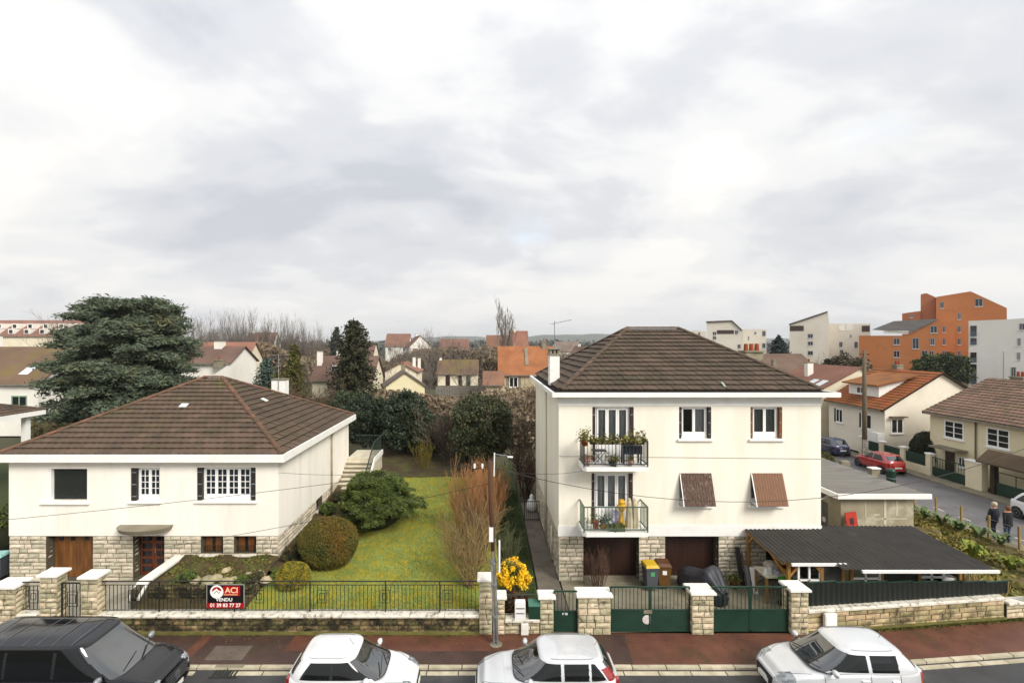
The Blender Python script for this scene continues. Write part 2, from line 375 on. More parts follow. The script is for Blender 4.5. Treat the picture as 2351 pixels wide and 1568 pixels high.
def window(parent, T, w, h, rec=0.16, ncase=2, cols=1, rows=1, fm=None, sill=True, shut=None, sw=0.12, curtain=None, glass=None, fw=0.055, low=0.0, name='window', open_left=False, room=None):
    """opening w x h, origin bottom-left on the wall face; > pane, curtain, sill, shutter, interior"""
    fm = fm or PVC; glass = glass or GLASS; y0 = rec; q = MB()
    xa, xb = (sw if shut in ('l', 'lr') else 0.0), (w - sw if shut in ('r', 'lr') else w)
    q.box(xa, xb, y0 + .004, y0 + .07, 0, fw); q.box(xa, xb, y0 + .004, y0 + .07, h - fw, h)
    q.box(xa, xa + fw, y0 + .004, y0 + .07, fw, h - fw); q.box(xb - fw, xb, y0 + .004, y0 + .07, fw, h - fw)
    iw = (xb - xa - 2 * fw) / ncase; panes = []
    for i in range(ncase):
        a = xa + fw + i * iw; b = a + iw; z0 = fw; z1 = h - fw; st = fw * 0.95
        q.box(a + .004, a + st, y0 - .02, y0 + .05, z0, z1); q.box(b - st, b - .004, y0 - .02, y0 + .05, z0, z1)
        q.box(a + st, b - st, y0 - .02, y0 + .05, z0, z0 + st + low); q.box(a + st, b - st, y0 - .02, y0 + .05, z1 - st, z1)
        ga, gb, gz0, gz1 = a + st, b - st, z0 + st + low, z1 - st; mt = 0.022
        for c in range(1, cols): xm = ga + (gb - ga) * c / cols; q.box(xm - mt / 2, xm + mt / 2, y0 - .012, y0 + .04, gz0, gz1)
        for c in range(1, rows): zm = gz0 + (gz1 - gz0) * c / rows; q.box(ga, gb, y0 - .010, y0 + .038, zm - mt / 2, zm + mt / 2)
        for c in range(cols):
            for d in range(rows):
                panes.append((ga + (gb - ga) * c / cols + mt / 2, ga + (gb - ga) * (c + 1) / cols - mt / 2, gz0 + (gz1 - gz0) * d / rows + mt / 2, gz0 + (gz1 - gz0) * (d + 1) / rows - mt / 2))
    win = q.xf(T).build(name, fm, parent)
    for a, b, c, d in panes:
        MB().box(a - .008, b + .008, y0 + .012, y0 + .020, c - .008, d + .008).xf(T).build('pane', glass, win)
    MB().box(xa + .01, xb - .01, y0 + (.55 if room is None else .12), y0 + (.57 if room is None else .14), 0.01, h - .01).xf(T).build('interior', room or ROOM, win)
    if curtain:
        q = MB(); n = 40; x0, x1 = xa + fw, xb - fw
        for i in range(n):
            a = x0 + (x1 - x0) * i / n; b = x0 + (x1 - x0) * (i + 1) / n
            fa = 0.014 * math.sin(i * 1.9) + 0.012 * math.sin(i * 0.7); fb = 0.014 * math.sin((i + 1) * 1.9) + 0.012 * math.sin((i + 1) * 0.7)
            if open_left and 0.06 < i / n < 0.45: continue
            q.quad((a, y0 + .10 + fa, 0.06), (b, y0 + .10 + fb, 0.06), (b, y0 + .10 + fb, h - .06), (a, y0 + .10 + fa, h - .06))
        q.xf(T).build('curtain', curtain, win)
    if sill: MB().bevbox(-0.07, w + 0.07, -0.09, y0 - .03, -0.085, -0.003, 0.012).xf(T).build('sill', WHITE, win)
    return win
def folded_shutter(parent, T, w, h, rec, side, mat, sw=0.12):
    a, b = (0.012, sw - 0.01) if side == 'l' else (w - sw + 0.01, w - 0.012)
    s = MB().box(a, b, 0.015, rec + 0.03, 0.012, h - 0.012).xf(T).build('shutter', mat, parent)
    for zf in (0.14, 0.5, 0.86): MB().box(a - .004, b + .004, 0.006, 0.0149, h * zf - .02, h * zf + .02).xf(T).build('hinge', GALV, s)
    return s
def clip2(poly, hp):
    out = []
    for i in range(len(poly)):
        p, q = poly[i], poly[(i + 1) % len(poly)]
        dp = hp[0] * p[0] + hp[1] * p[1] + hp[2]; dq = hp[0] * q[0] + hp[1] * q[1] + hp[2]
        if dp >= -1e-9: out.append(p)
        if (dp > 1e-9) != (dq > 1e-9) and abs(dp - dq) > 1e-12:
            t = dp / (dp - dq)
            if 0 < t < 1: out.append((p[0] + (q[0] - p[0]) * t, p[1] + (q[1] - p[1]) * t))
    return out
def slope_frame(A, B, Tp):
    A, B, Tp = Vector(A), Vector(B), Vector(Tp); U = (B - A).normalized(); N = U.cross(Tp - A).normalized(); V = N.cross(U)
    return A, U, V, N
PROF = [(0.0, 0.013), (0.2, 0.013), (0.33, 0.0), (1.0, 0.0)]
def tile_geo(a0, b0, tw, th, lift, hps):
    lap = 0.06; vs = []; idx = {}; fs = []
    def vid(a, b, c):
        k = (round(a, 4), round(b, 4), round(c, 4))
        if k not in idx: idx[k] = len(vs); vs.append((a, b, c))
        return idx[k]
    clipped = False
    def cz(a, b):
        t = (a - a0) / tw
        for (p, h), (p2, h2) in zip(PROF, PROF[1:]):
            if p - 1e-6 <= t <= p2 + 1e-6: hh = h + (h2 - h) * (t - p) / (p2 - p); break
        else: hh = 0
        return 0.012 + hh + lift * (1 - (b - b0) / (th + lap))
    for (p, h), (p2, h2) in zip(PROF, PROF[1:]):
        poly = [(a0 + p * tw, b0), (a0 + p2 * tw, b0), (a0 + p2 * tw, b0 + th + lap), (a0 + p * tw, b0 + th + lap)]
        for hp in hps:
            np_ = clip2(poly, hp)
            if len(np_) != len(poly) or any(abs(x[0] - y[0]) + abs(x[1] - y[1]) > 1e-6 for x, y in zip(np_, poly)): clipped = True
            poly = np_
            if len(poly) < 3: break
        if len(poly) < 3: clipped = True; continue
        f = [vid(a, b, cz(a, b)) for a, b in poly]; fs.append(tuple(f))
        lo = [q for q in poly if abs(q[1] - b0) < 1e-6]
        if len(lo) == 2:
            l, r = sorted(lo); dn = 0.05
            fs.append((vid(l[0], b0, cz(*l) - dn), vid(r[0], b0, cz(*r) - dn), vid(r[0], b0, cz(*r)), vid(l[0], b0, cz(*l))))
    fs = [f for f in fs if len(set(f)) == len(f)]
    return vs, fs, clipped
def tile_slope(items, A, B, top, tw, th, lift):
    """collect tiles of one roof slope; top = list of the upper polygon points going from B side to A side"""
    O, U, V, N = slope_frame(A, B, top[0])
    poly = [((Vector(p) - O).dot(U), (Vector(p) - O).dot(V)) for p in [A, B, *top]]
    hps = []
    for i in range(len(poly)):
        p, q = poly[i], poly[(i + 1) % len(poly)]
        if abs(p[0] - q[0]) + abs(p[1] - q[1]) < 1e-6: continue
        a, b = -(q[1] - p[1]), (q[0] - p[0]); l = math.hypot(a, b); hps.append((a / l, b / l, -(a * p[0] + b * p[1]) / l))
    bm = max(p[1] for p in poly); amin = min(p[0] for p in poly); amax = max(p[0] for p in poly)
    n = max(1, round(bm / th)); th = bm / n
    M4 = Matrix((( U.x, V.x, N.x, O.x), (U.y, V.y, N.y, O.y), (U.z, V.z, N.z, O.z), (0, 0, 0, 1)))
    for r in range(n):
        a = amin - (tw / 2 if r % 2 else 0)
        while a < amax:
            vs, fs, cl = tile_geo(a, r * th, tw, th, lift, hps)
            if fs and len(vs) > 2:
                c = M4 @ Vector((a + tw / 2, r * th, 0)); items.append((( c - cam.location).length + (0 if N.dot(cam.location - c) > 0 else 500), M4, vs, fs, cl, a, r * th, th))
            a += tw
def tile_roof(roof, slopes, mat, tw=0.30, th=0.35, lift=0.045, single=295):
    items = []
    for s in slopes: tile_slope(items, *s, tw, th, lift)
    items.sort(key=lambda t: t[0]); shared = {}; rest = MB()
    for k, (d, M4, vs, fs, cl, a, b, h) in enumerate(items):
        if k < single:
            if not cl:
                key = round(h, 5)
                if key not in shared:
                    v0, f0, _ = tile_geo(0, 0, tw, h, lift, [])
                    me = bpy.data.meshes.new('roof_tile'); me.from_pydata(v0, [], f0); me.materials.append(mat); me.update(); shared[key] = me
                j = M4 @ Matrix.Translation((a, b, random.uniform(-.004, .008))) @ Matrix.Rotation(random.uniform(-.014, .014), 4, 'Z')
                put('roof_tile', shared[key], None, roof, j)
            else:
                q = MB().add([M4 @ Vector(p) for p in vs], fs); q.build('roof_tile', mat, roof)
        else: rest.add([M4 @ Vector(p) for p in vs], fs)
    if rest.f: tag(rest.build('roof_tiles_beyond', mat, roof), kind='stuff')
def ridge_line(roof, a, b, mat, r=0.11, step=0.40, drop=0.02):
    a, b = Vector(a), Vector(b); L = (b - a).length; n = max(1, round(L / step)); d = (b - a) / n; key = ('ridge', mat.name, round(d.length, 3), r)
    if key not in STV:
        q = MB(); k = 7; vs = []; fs = []; l = d.length * 1.08
        for i, (x, rr) in enumerate(((0, r * 1.08), (l, r * 0.92))):
            for j in range(k): t = math.pi * j / (k - 1); vs.append((x, math.cos(t) * rr, math.sin(t) * rr * 0.75))
        for j in range(k - 1): fs.append((j + 1, j, j + k, j + k + 1))
        fs.append(tuple(range(k)))
        me = bpy.data.meshes.new('ridge_tile'); me.from_pydata(vs, [], fs); me.materials.append(mat); me.update(); STV[key] = me
    x = d.normalized(); y = Vector((0, 0, 1)).cross(x).normalized(); z = x.cross(y)
    for i in range(n):
        p = a + d * i; M4 = Matrix(((x.x, y.x, z.x, p.x), (x.y, y.y, z.y, p.y), (x.z, y.z, z.z, p.z - drop), (0, 0, 0, 1)))
        put('ridge_tile', STV[key], None, roof, M4)
def hip_slopes(x0, x1, y0, y1, ze, rA, rB):
    A, B, Cc, D = (x0, y0, ze), (x1, y0, ze), (x1, y1, ze), (x0, y1, ze)      # rA left ridge end, rB right ridge end
    return [(A, B, [rB, rA]), (B, Cc, [rB]), (Cc, D, [rA, rB]), (D, A, [rA])]
# ------------------------------------------------------------------ ground, streets
def struct(mb, name, mat, parent=None):
    o = mb.build(name, mat, parent); o['kind'] = 'structure'; return o
def kerbY(x): return 15.07 if x < 10.5 else 15.07 + (x - 10.5) * 0.105
def wallY(x): return 16.80 if x < 10.5 else 16.80 + (x - 10.5) * 0.118
RZ = -0.06
struct(MB().quad((-4500, -600, -0.16), (4500, -600, -0.16), (4500, 7000, -0.16), (-4500, 7000, -0.16)), 'ground', GROUND)
q = MB()
xs = [-60, -30, 0, 10.5, 18, 26]
for a, b in zip(xs, xs[1:]): q.quad((a, 4, RZ), (b, 4, RZ), (b, kerbY(b) + 0.02, RZ), (a, kerbY(a) + 0.02, RZ))
struct(q, 'road', ASPH)
q = MB()
xs = [-60, -30, 0, 10.5, 10.7, 18, 23.6]
for a, b in zip(xs, xs[1:]): q.quad((a, kerbY(a) + .15, 0), (b, kerbY(b) + .15, 0), (b, wallY(b) + .06, 0), (a, wallY(a) + .06, 0))
pav = struct(q, 'pavement', REDPAVE)
def pave_patch(u0, u1, t0, t1, mat, z=0.004, name='pavement_patch'):
    q = MB(); n = 8
    for i in range(n):
        a0, a1 = [], []
        pts = []
        for k in (i, i + 1):
            u = u0 + (u1 - u0) * k / n
            for t in (t0, t1):
                Y = 15.24 + (16.78 - 15.24) * t
                x = X_(u, 16.1) + random.Random(int(u * 7 + t * 31)).uniform(-.03, .03) + (t - .5) * .15
                dy = kerbY(x) - 15.07
                pts.append((x, Y + dy * (1 - t) + (wallY(x) - 16.80) * t, z))
        q.quad(pts[0], pts[2], pts[3], pts[1])
    return struct(q, name, mat, pav)
pave_patch(300, 438, 0.0, 1.0, PATCH); pave_patch(462, 655, 0.0, 1.0, PATCH); pave_patch(655, 1140, 0.0, 0.42, PATCH); pave_patch(1330, 1440, 0.0, 1.0, PATCH)
# cast manhole slab on the pavement
q = MB().box(-8.5, -7.35, 15.42, 16.15, 0.004, 0.012)
struct(q, 'utility_cover', M('cover_asphalt', '#665a50', '#544a42', 2, .7, bump=.3), pav)
# kerb stones and gutter stones, one object each
kerb = struct(MB().add([(x, kerbY(x) + d, z) for x in (-40, 10.5, 24) for d, z in ((.01, -.1), (.14, -.1), (.14, -.012), (.01, -.012))],
                       [(0, 1, 2, 3), (0, 4, 5, 1), (1, 5, 6, 2), (2, 6, 7, 3), (3, 7, 4, 0), (4, 8, 9, 5), (5, 9, 10, 6), (6, 10, 11, 7), (7, 11, 8, 4)]), 'kerb', MORTAR)
r = random.Random(3); x = -15.2
kmesh = MB().bevbox(-.5, .5, -.5, .5, -1, 0, 0.0).mesh('kerb_stone'); kmesh.materials.append(KERB)
def kerb_run(x, x1, off, w, ztop, lmin, lmax):
    while x < x1:
        L = r.uniform(lmin, lmax); a = math.atan2(kerbY(x + L) - kerbY(x), L)
        if not (X_(492, 15.1) < x + L / 2 < X_(552, 15.1)):
            m = Matrix.Translation((x + L / 2, kerbY(x + L / 2) + off, ztop + r.uniform(-.004, .004))) @ Matrix.Rotation(a + r.uniform(-.004, .004), 4, 'Z') @ Matrix.Diagonal((L - .03, w, 0.12, 1))
            put('kerb_stone', kmesh, None, kerb, m)
        x += L
kerb_run(-15.2, 20, 0.075, 0.15, 0.004, 0.9, 1.05)
kerb_run(-15.2, 20, -0.17, 0.17, -0.046, 0.9, 1.05)
# drain grate set into the kerb
q = MB(); xc = X_(522, 15.0)
for i in range(7): q.box(xc - .36 + i * .105, xc - .36 + i * .105 + .06, 14.74, 15.04, -.057, -.038)
q.box(xc - .40, xc + .40, 14.70, 14.74, -.057, -.040)
dg = thing('drain_grate', 'dark iron drain grate in the gutter beside the black van', 'drain', (xc, 14.9, -0.06))
q.build('bars', BLACKM, dg); MB().box(xc - .42, xc + .42, 15.082, 15.22, -.05, .012).build('hood', CONC, dg)
# side street
struct(MB().quad((25.4, 18, -.08), (30.8, 18, -.08), (30.8, 130, -.08), (25.4, 130, -.08)), 'side_road', ASPH2)
struct(MB().box(30.8, 32.0, 20, 130, -.12, 0.02), 'side_pavement', CONC)
struct(MB().box(23.7, 25.4, 17.6, 130, -.12, 0.0), 'near_side_pavement', CONC)
struct(MB().quad((25.42, 19, -.074), (25.56, 19, -.074), (25.56, 130, -.074), (25.42, 130, -.074)), 'white_edge_line', M('road_paint', '#c9c5b6', '#a39f92', 3, 0.7))
q = MB()
for k, y in enumerate((23.2, 24.6, 26.0, 27.6, 29.2)): q.quad((26.1, y, -.074), (26.22, y, -.074), (26.22, y + .7, -.074), (26.1, y + .7, -.074))
struct(q, 'parking_line', MATS['road_paint'])
# courtyard, forecourt, path, gardens
struct(MB().quad((-19.6, 16.9, 0.006), (-12.35, 16.9, 0.006), (-12.35, 20.6, 0.006), (-19.6, 20.6, 0.006)), 'courtyard', CONCL)
struct(MB().quad((2.98, 16.86, 0.006), (13.5, 17.14, 0.006), (13.5, 20.6, 0.006), (3.0, 20.6, 0.006)), 'forecourt', CONC)
q = MB().quad((1.95, 16.86, 0.012), (2.98, 16.86, 0.012), (2.93, 20.6, 0.012), (2.05, 20.6, 0.012)); q.quad((2.05, 20.6, 0.012), (2.93, 20.6, 0.012), (2.9, 30.5, 0.012), (2.1, 30.5, 0.012))
struct(q, 'path', PATHM)
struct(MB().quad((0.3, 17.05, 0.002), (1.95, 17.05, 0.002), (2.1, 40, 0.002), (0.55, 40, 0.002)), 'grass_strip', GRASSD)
def gz(x, y):   # level of the sloping left garden
    return 0.42 + max(0, y - 17.1) * 0.068 + 0.03 * math.sin(x * 1.7 + y) + 0.02 * math.sin(y * 2.1)
def grid(name, x0, x1, y0, y1, nx, ny, zf, mat, skirt=0.5):
    q = MB(); vs = [(x0 + (x1 - x0) * i / nx, y0 + (y1 - y0) * j / ny, zf(x0 + (x1 - x0) * i / nx, y0 + (y1 - y0) * j / ny)) for j in range(ny + 1) for i in range(nx + 1)]
    q.add(vs, [(j * (nx + 1) + i, j * (nx + 1) + i + 1, (j + 1) * (nx + 1) + i + 1, (j + 1) * (nx + 1) + i) for j in range(ny) for i in range(nx)])
    o = struct(q, name, mat); o.data.polygons.foreach_set('use_smooth', [True] * len(o.data.polygons)); return o
lawn = grid('lawn', -8.25, 0.5, 17.06, 31.0, 36, 52, gz, LAWN)
grid('back_garden_soil', -8.25, 0.5, 31.0, 41.0, 20, 20, lambda x, y: gz(x, y) + 0.03 * math.sin(x * 5) * math.sin(y * 4), SOIL)
def bz(x, y):
    t = min(1, max(0, (y - 18.3) / 2.0)); return 0.74 + 0.29 * t + 0.05 * math.sin(x * 4.1) * math.sin(y * 5)
grid('rockery_bed', -12.1, -8.26, 18.3, 20.52, 30, 18, bz, SOIL)
grid('side_bed', -8.35, -6.9, 19.6, 29.5, 10, 40, lambda x, y: gz(x, y) + 0.10 + 0.16 * max(0, 1 - (x + 8.35) / 1.1) + 0.03 * math.sin(x * 7) * math.sin(y * 5), SOIL)
grid('low_front_bed', -12.1, -8.2, 17.06, 18.3, 20, 6, lambda x, y: 0.42 + 0.03 * math.sin(x * 5), SOIL)
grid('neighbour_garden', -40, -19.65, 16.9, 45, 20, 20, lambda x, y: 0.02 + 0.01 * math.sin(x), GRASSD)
# ------------------------------------------------------------------ left house
LX0, LX1, LY0, LY1 = -19.1, -8.3, 20.5, 31.0
ZS, ZE = 1.82, 5.0
lh = thing('bungalow', 'cream house on a stone basement with brown hipped roof and oval door canopy', 'house', (LX0, LY0, 0))
def ov(u0, u1, v0, v1, y, x0, z0): return (X_(u0, y) - x0, X_(u1, y) - x0, Z_(v1, y) - z0, Z_(v0, y) - z0)
W1 = ov(106, 200, 1076, 1149, LY0, LX0, ZS); W2 = ov(300, 367, 1074, 1150, LY0, LX0, ZS); W3 = ov(452, 587, 1073, 1149, LY0, LX0, ZS)
q = MB(); Tf = faceT((LX0, LY0, ZS), '-y')
wallpanel(q, Tf, LX1 - LX0, ZE - ZS, [W1, W2, W3], 0.28)
wallpanel(q, faceT((LX1, LY0, ZS), '+x'), LY1 - LY0, ZE - ZS, [], 0.28, False)
wallpanel(q, faceT((LX1, LY1, ZS), '+y'), LX1 - LX0, ZE - ZS, [], 0.28, False)
wallpanel(q, faceT((LX0, LY1, ZS), '-x'), LY1 - LY0, ZE - ZS, [], 0.28, False)
q.quad((LX0, LY0, ZS), (LX0, LY1, ZS), (LX1, LY1, ZS), (LX1, LY0, ZS))
lw = q.build('wall', RENDER_L, lh)
# stone basement with openings
G1 = ov(105, 212, 1230, 1322, LY0, LX0, 0.0); G1 = (G1[0], G1[1], 0.02, ZS); D1 = ov(305, 376, 1228, 1325, LY0, LX0, 0.0); D1 = (D1[0], D1[1], 0.08, ZS - .02)
B1 = ov(461, 511, 1224, 1272, LY0, LX0, 0.0); B1 = (B1[0], B1[1], B1[2], ZS); B2 = ov(537, 587, 1224, 1272, LY0, LX0, 0.0); B2 = (B2[0], B2[1], B2[2], ZS)
ops = [G1, D1, B1, B2]
q = MB(); e = 0.03
wallpanel(q, faceT((LX0 + e, LY0 + e, 0), '-y'), LX1 - LX0 - 2 * e, ZS - .003, [(a - e, b - e, c, min(d, ZS - .003)) for a, b, c, d in ops], 0.42)
SW1 = (8.0, 8.9, 1.28, ZS - .01)
wallpanel(q, faceT((LX1 - e, LY0 + e, 0), '+x'), LY1 - LY0, ZS - .003, [(4.6, 5.5, 1.28, ZS - .003)], 0.3, False)
wallpanel(q, faceT((LX0 + e, LY1, 0), '-x'), LY1 - LY0 - e, ZS - .003, [], 0.3, False)
base = q.build('stone_base', MORTAR, lh)
stones(base, STONE, faceT((LX0, LY0, 0), '-y'), LX1 - LX0, 0.0, ZS - .01, 0.165, 0.26, 0.62, 0.06, ops, seed=4)
stones(base, STONE, faceT((LX1, LY0 + .05, 0), '+x'), LY1 - LY0 - .05, 0.55, ZS - .01, 0.165, 0.35, 0.7, 0.06, [(4.6, 5.5, 1.28, ZS)], seed=5)
for (a, b, c, d), s in ((G1, 1), (D1, 2)):            # stones in the door reveals
    stones(base, STONE, faceT((LX0 + a, LY0 + .06, 0), '+x'), 0.34, c, d, 0.165, 0.2, 0.36, 0.045, seed=20 + s)
    stones(base, STONE, faceT((LX0 + b, LY0 + .40, 0), '-x'), 0.34, c, d, 0.165, 0.2, 0.36, 0.045, seed=30 + s)
# windows
MB().box(W1[0] + .19, W1[1] - .02, .17, .20, W1[2] + .015, W1[3] - .015).xf(Tf).build('roller_shutter', SHUTG, lh)
qs = MB(); n = 15
for i in range(n):
    z = W1[2] + .02 + (W1[3] - W1[2] - .04) * i / n
    MB().box(W1[0] + .19, W1[1] - .02, .158, .1695, z + .006, z + (W1[3] - W1[2] - .04) / n - .006).xf(Tf).build('slat', SHUTG, lh.children[-1])
MB().box(W1[0] + .002, W1[0] + .185, .02, .26, W1[2] + .002, W1[3] - .002).xf(Tf).build('jamb', WHITE, lh)
MB().bevbox(W1[0] - .2, W1[1] + .12, -.1, .15, W1[2] - .13, W1[2] - .004, .02).xf(Tf).build('sill', WHITE, lh)
def winat(parent, T, o, **k): return window(parent, T @ Matrix.Translation((o[0], 0, o[2])), o[1] - o[0], o[3] - o[2], **k)
w = winat(lh, Tf, W2, ncase=2, cols=2, rows=4, shut='l', sw=0.22, low=0.12, rec=0.15, room=M('blue_grey_backing', '#4f5b68', '#3c4650', 3, .8))  # plain sheet behind the glass; blue-grey pane brightness is put into its colour
folded_shutter(w, Tf @ Matrix.Translation((W2[0], 0, W2[2])), W2[1] - W2[0], W2[3] - W2[2], 0.15, 'l', SHUT, 0.22)
w = winat(lh, Tf, W3, ncase=4, cols=2, rows=4, shut='lr', sw=0.2, low=0.12, rec=0.15, room=MATS['blue_grey_backing'])
for sdd in 'lr': folded_shutter(w, Tf @ Matrix.Translation((W3[0], 0, W3[2])), W3[1] - W3[0], W3[3] - W3[2], 0.15, sdd, SHUT, 0.2)
# garage door of vertical boards with three small lights
T0 = faceT((LX0, LY0, 0), '-y')
gd = MB().box(G1[0] + .05, G1[1] - .05, .40, .44, 0.02, ZS - .004).xf(T0).build('garage_door', WOODG, lh)
n = 12; wd = (G1[1] - G1[0] - .1) / n
for i in range(n): MB().box(G1[0] + .05 + i * wd + .004, G1[0] + .05 + (i + 1) * wd - .004, .378, .3995, 0.03, ZS - .05).xf(T0).build('board', WOODG, gd)
for i in (1, 4.2, 8): MB().box(G1[0] + .1 + i * wd, G1[0] + .1 + i * wd + .17, .366, .3765, ZS - .32, ZS - .14).xf(T0).build('pane', GLASSD, gd)
# panelled front door
fd = MB().box(D1[0] + .05, D1[1] - .05, .40, .45, D1[2], ZS - .004).xf(T0).build('front_door', WOODF, lh)
dw = (D1[1] - D1[0] - .1)
for leaf in range(2):
    a = D1[0] + .05 + leaf * dw / 2
    MB().box(a + .01, a + dw / 2 - .01, .385, .3995, D1[2] + .02, ZS - .03).xf(T0).build('leaf', WOODF, fd)
    for k in range(5):
        z = D1[2] + .16 + k * 0.31
        for c in range(2):
            x = a + .09 + c * (dw / 2 - .14) / 2
            MB().box(x, x + (dw / 2 - .22) / 2, .372, .3845, z, z + .2).xf(T0).build('pane', GLASSD, fd)
MB().tube([(D1[0] + .05 + dw / 2 + .04, .365, 1.0), (D1[0] + .05 + dw / 2 + .04, .365, 1.2)], .014, 6).xf(T0).build('handle', GALV, fd)
# basement windows: wooden shutters behind a small grille
for o in (B1, B2):
    s = MB().box(o[0] + .03, o[1] - .03, .32, .35, o[2], o[3] - .01).xf(T0).build('basement_window', ROOM, lh)
    nn = 6; ww = (o[1] - o[0] - .08) / nn
    for i in range(nn):
        if i in (2, 5): continue
        MB().box(o[0] + .04 + i * ww + .004, o[0] + .04 + (i + 1) * ww - .004, .295, .3195, o[2] + .01, o[3] - .03).xf(T0).build('shutter_board', SHUTB, s)
    qq = MB()
    for i in range(8): x = o[0] + .05 + (o[1] - o[0] - .1) * i / 7; qq.bar((x, .2, o[2]), (x, .2, o[2] + .28), .012)
    for z in (.1, .27): qq.bar((o[0] + .02, .2, o[2] + z), (o[1] - .02, .2, o[2] + z), .014)
    qq.xf(T0).build('grille', BLACKM, s)
    MB().bevbox(o[0] - .03, o[1] + .03, -.09, .25, o[2] - .075, o[2] - .004, .012).xf(T0).build('sill', COPE, s)
s = MB().box(4.62, 5.48, .2, .22, 1.29, ZS - .01).xf(faceT((LX1, LY0, 0), '+x')).build('basement_window', ROOM, lh)
MB().bevbox(4.55, 5.55, -.1, .19, 1.2, 1.278, .012).xf(faceT((LX1, LY0, 0), '+x')).build('sill', COPE, s)
# oval canopy over the door
cx, cz = X_(326, 20.2), Z_(1216, 20.2); n = 20; top = []; bot = []
for i in range(n + 1):
    t = math.pi * i / n; top.append((cx - 1.06 * math.cos(t), LY0 - 0.78 * math.sin(t) ** 0.8, cz + .10)); bot.append((cx - .98 * math.cos(t), LY0 - .68 * math.sin(t) ** 0.8, cz - .08))
q = MB().add(top + bot, [tuple(range(n + 1)), tuple(reversed(range(n + 1, 2 * n + 2)))] + [(i + 1, i, i + n + 1, i + n + 2) for i in range(n)] + [(0, n, 2 * n + 1, n + 1)])
q.build('canopy', CONC, lh)
# eaves, roof
ovh = 0.36; ze = 5.12
ex0, ex1, ey0, ey1 = LX0 - ovh, LX1 + ovh, LY0 - ovh, LY1 + ovh
q = MB().box(ex0 + .12, ex1 - .12, ey0 + .12, ey1 - .12, ZE - .10, ZE - .03)
q.build('soffit', WHITE, lh)
q = MB()
for a in ((ex0, ex1, ey0, ey0 + .1), (ex0, ex1, ey1 - .1, ey1), (ex0, ex0 + .1, ey0 + .1, ey1 - .1), (ex1 - .1, ex1, ey0 + .1, ey1 - .1)): q.box(*a, ZE - .16, ZE + .14)
q.build('fascia', WHITE, lh)
rA = Vector((-14.15, 25.75, 7.75)); rB = Vector((-13.25, 25.75, 7.75)); g = 0.11
hs = hip_slopes(ex0 + g, ex1 - g, ey0 + g, ey1 - g, ze, rA, rB)
q = MB()
for A, B, tp in hs: q.quad(A, B, *tp)
roof = q.build('roof', UNDER, lh)
tile_roof(roof, hs, TILE, 0.30, 0.36, 0.075)
up = Vector((0, 0, .07))
for c, t in ((hs[0][0], rA), (hs[0][1], rB), (hs[2][0], rB), (hs[2][1], rA)): ridge_line(roof, Vector(c) + up, t + up, RIDGE)
ridge_line(roof, rA + up, rB + up, RIDGE)
O, U, V, N = slope_frame(*hs[0][:2], hs[0][2][0])
def roof_patch(hsl, u, v, name, mat, w, h):
    O, U, V, N = slope_frame(*hsl[:2], hsl[2][0]); d = Vector(((u - PX) / F, 1, -(v - PY) / F)); t = (O - cam.location).dot(N) / d.dot(N); p = cam.location + d * t + N * .07
    a, b = U * w / 2, V * h / 2
    return MB().add([p - a - b, p + a - b, p + a + b, p - a + b, p - a - b + N * .03, p + a - b + N * .03, p + a + b + N * .03, p - a + b + N * .03], [(4, 5, 6, 7), (0, 1, 5, 4), (1, 2, 6, 5), (2, 3, 7, 6), (3, 0, 4, 7)]).build(name, mat, roof)
roof_patch(hs[0], 423, 934, 'glass_tile', M('pale_glass_tile', '#cfd2cf', None, 2, 0.3), .33, .3)
roof_patch(hs[1], 606, 921, 'glass_tile', MATS['pale_glass_tile'], .33, .3)
# chimney on the back right slope
cp = P(645, 905, 28.9)
q = MB().box(cp.x - .37, cp.x + .37, 28.5, 29.1, 5.6, Z_(872, 28.8)); ch = q.build('chimney', WHITE, lh)
MB().box(cp.x - .41, cp.x + .41, 28.46, 29.14, Z_(872, 28.8) + .002, Z_(872, 28.8) + .07).build('chimney_cap', CONC, ch)
q = MB(); t0 = Vector((cp.x + .05, 28.44, 6.9)); q.tube([t0, t0 + Vector((0, 0, 2.0))], .02, 6)
for i, z in enumerate((1.95, 1.75)): q.bar(t0 + Vector((-.5, 0, z)), t0 + Vector((.5, .2, z)), .018)
for i in range(7): x = -.45 + i * .15; q.bar(t0 + Vector((x, -.18 + .2 * (x + .5), 1.95)), t0 + Vector((x, .18 + .2 * (x + .5), 1.95)), .012)
q.build('aerial', GALV, ch)
# drain pipe, wall box
q = MB().tube([(LX1 + .28, 27.3, 4.9), (LX1 + .1, 27.35, 4.62), (LX1 + .06, 27.4, 4.4), (LX1 + .06, 27.4, 1.2)], .05, 8); q.build('drain_pipe', M('drain_zinc', '#b9ab8e', '#9c8f75', 3, 0.6), lh, True)
# back steps and landing with green railing
bs_ = thing('garden_stairs', 'stone steps with green iron railing at the back corner of the bungalow', 'stairs', (LX1 + .6, 28.6, gz(-7.7, 28.6)))
xl0, xl1 = LX1 + .02, LX1 + 1.62; zl = 2.62
MB().box(xl0, xl1, 30.6, 33.0, 1.0, zl).build('landing', M('step_stone', '#cfc7b2', '#b8ae98', 3, .9, bump=.3), bs_)
for i in range(7): st_ = MB().box(xl0, xl1 - .1, 30.6 - .31 * (i + 1) + .05, 30.6 - .31 * i + .046, 0.8, zl - .17 * (i + 1) - .045).build('step', CONC, bs_); MB().box(xl0, xl1 - .08, 30.6 - .31 * (i + 1), 30.6 - .31 * i + .04, zl - .17 * (i + 1) - .043, zl - .17 * (i + 1)).build('tread', M('step_stone', '#cfc7b2', '#b8ae98', 3, .9, bump=.3), st_)  # riser shade put into the colour: darker concrete than the treads
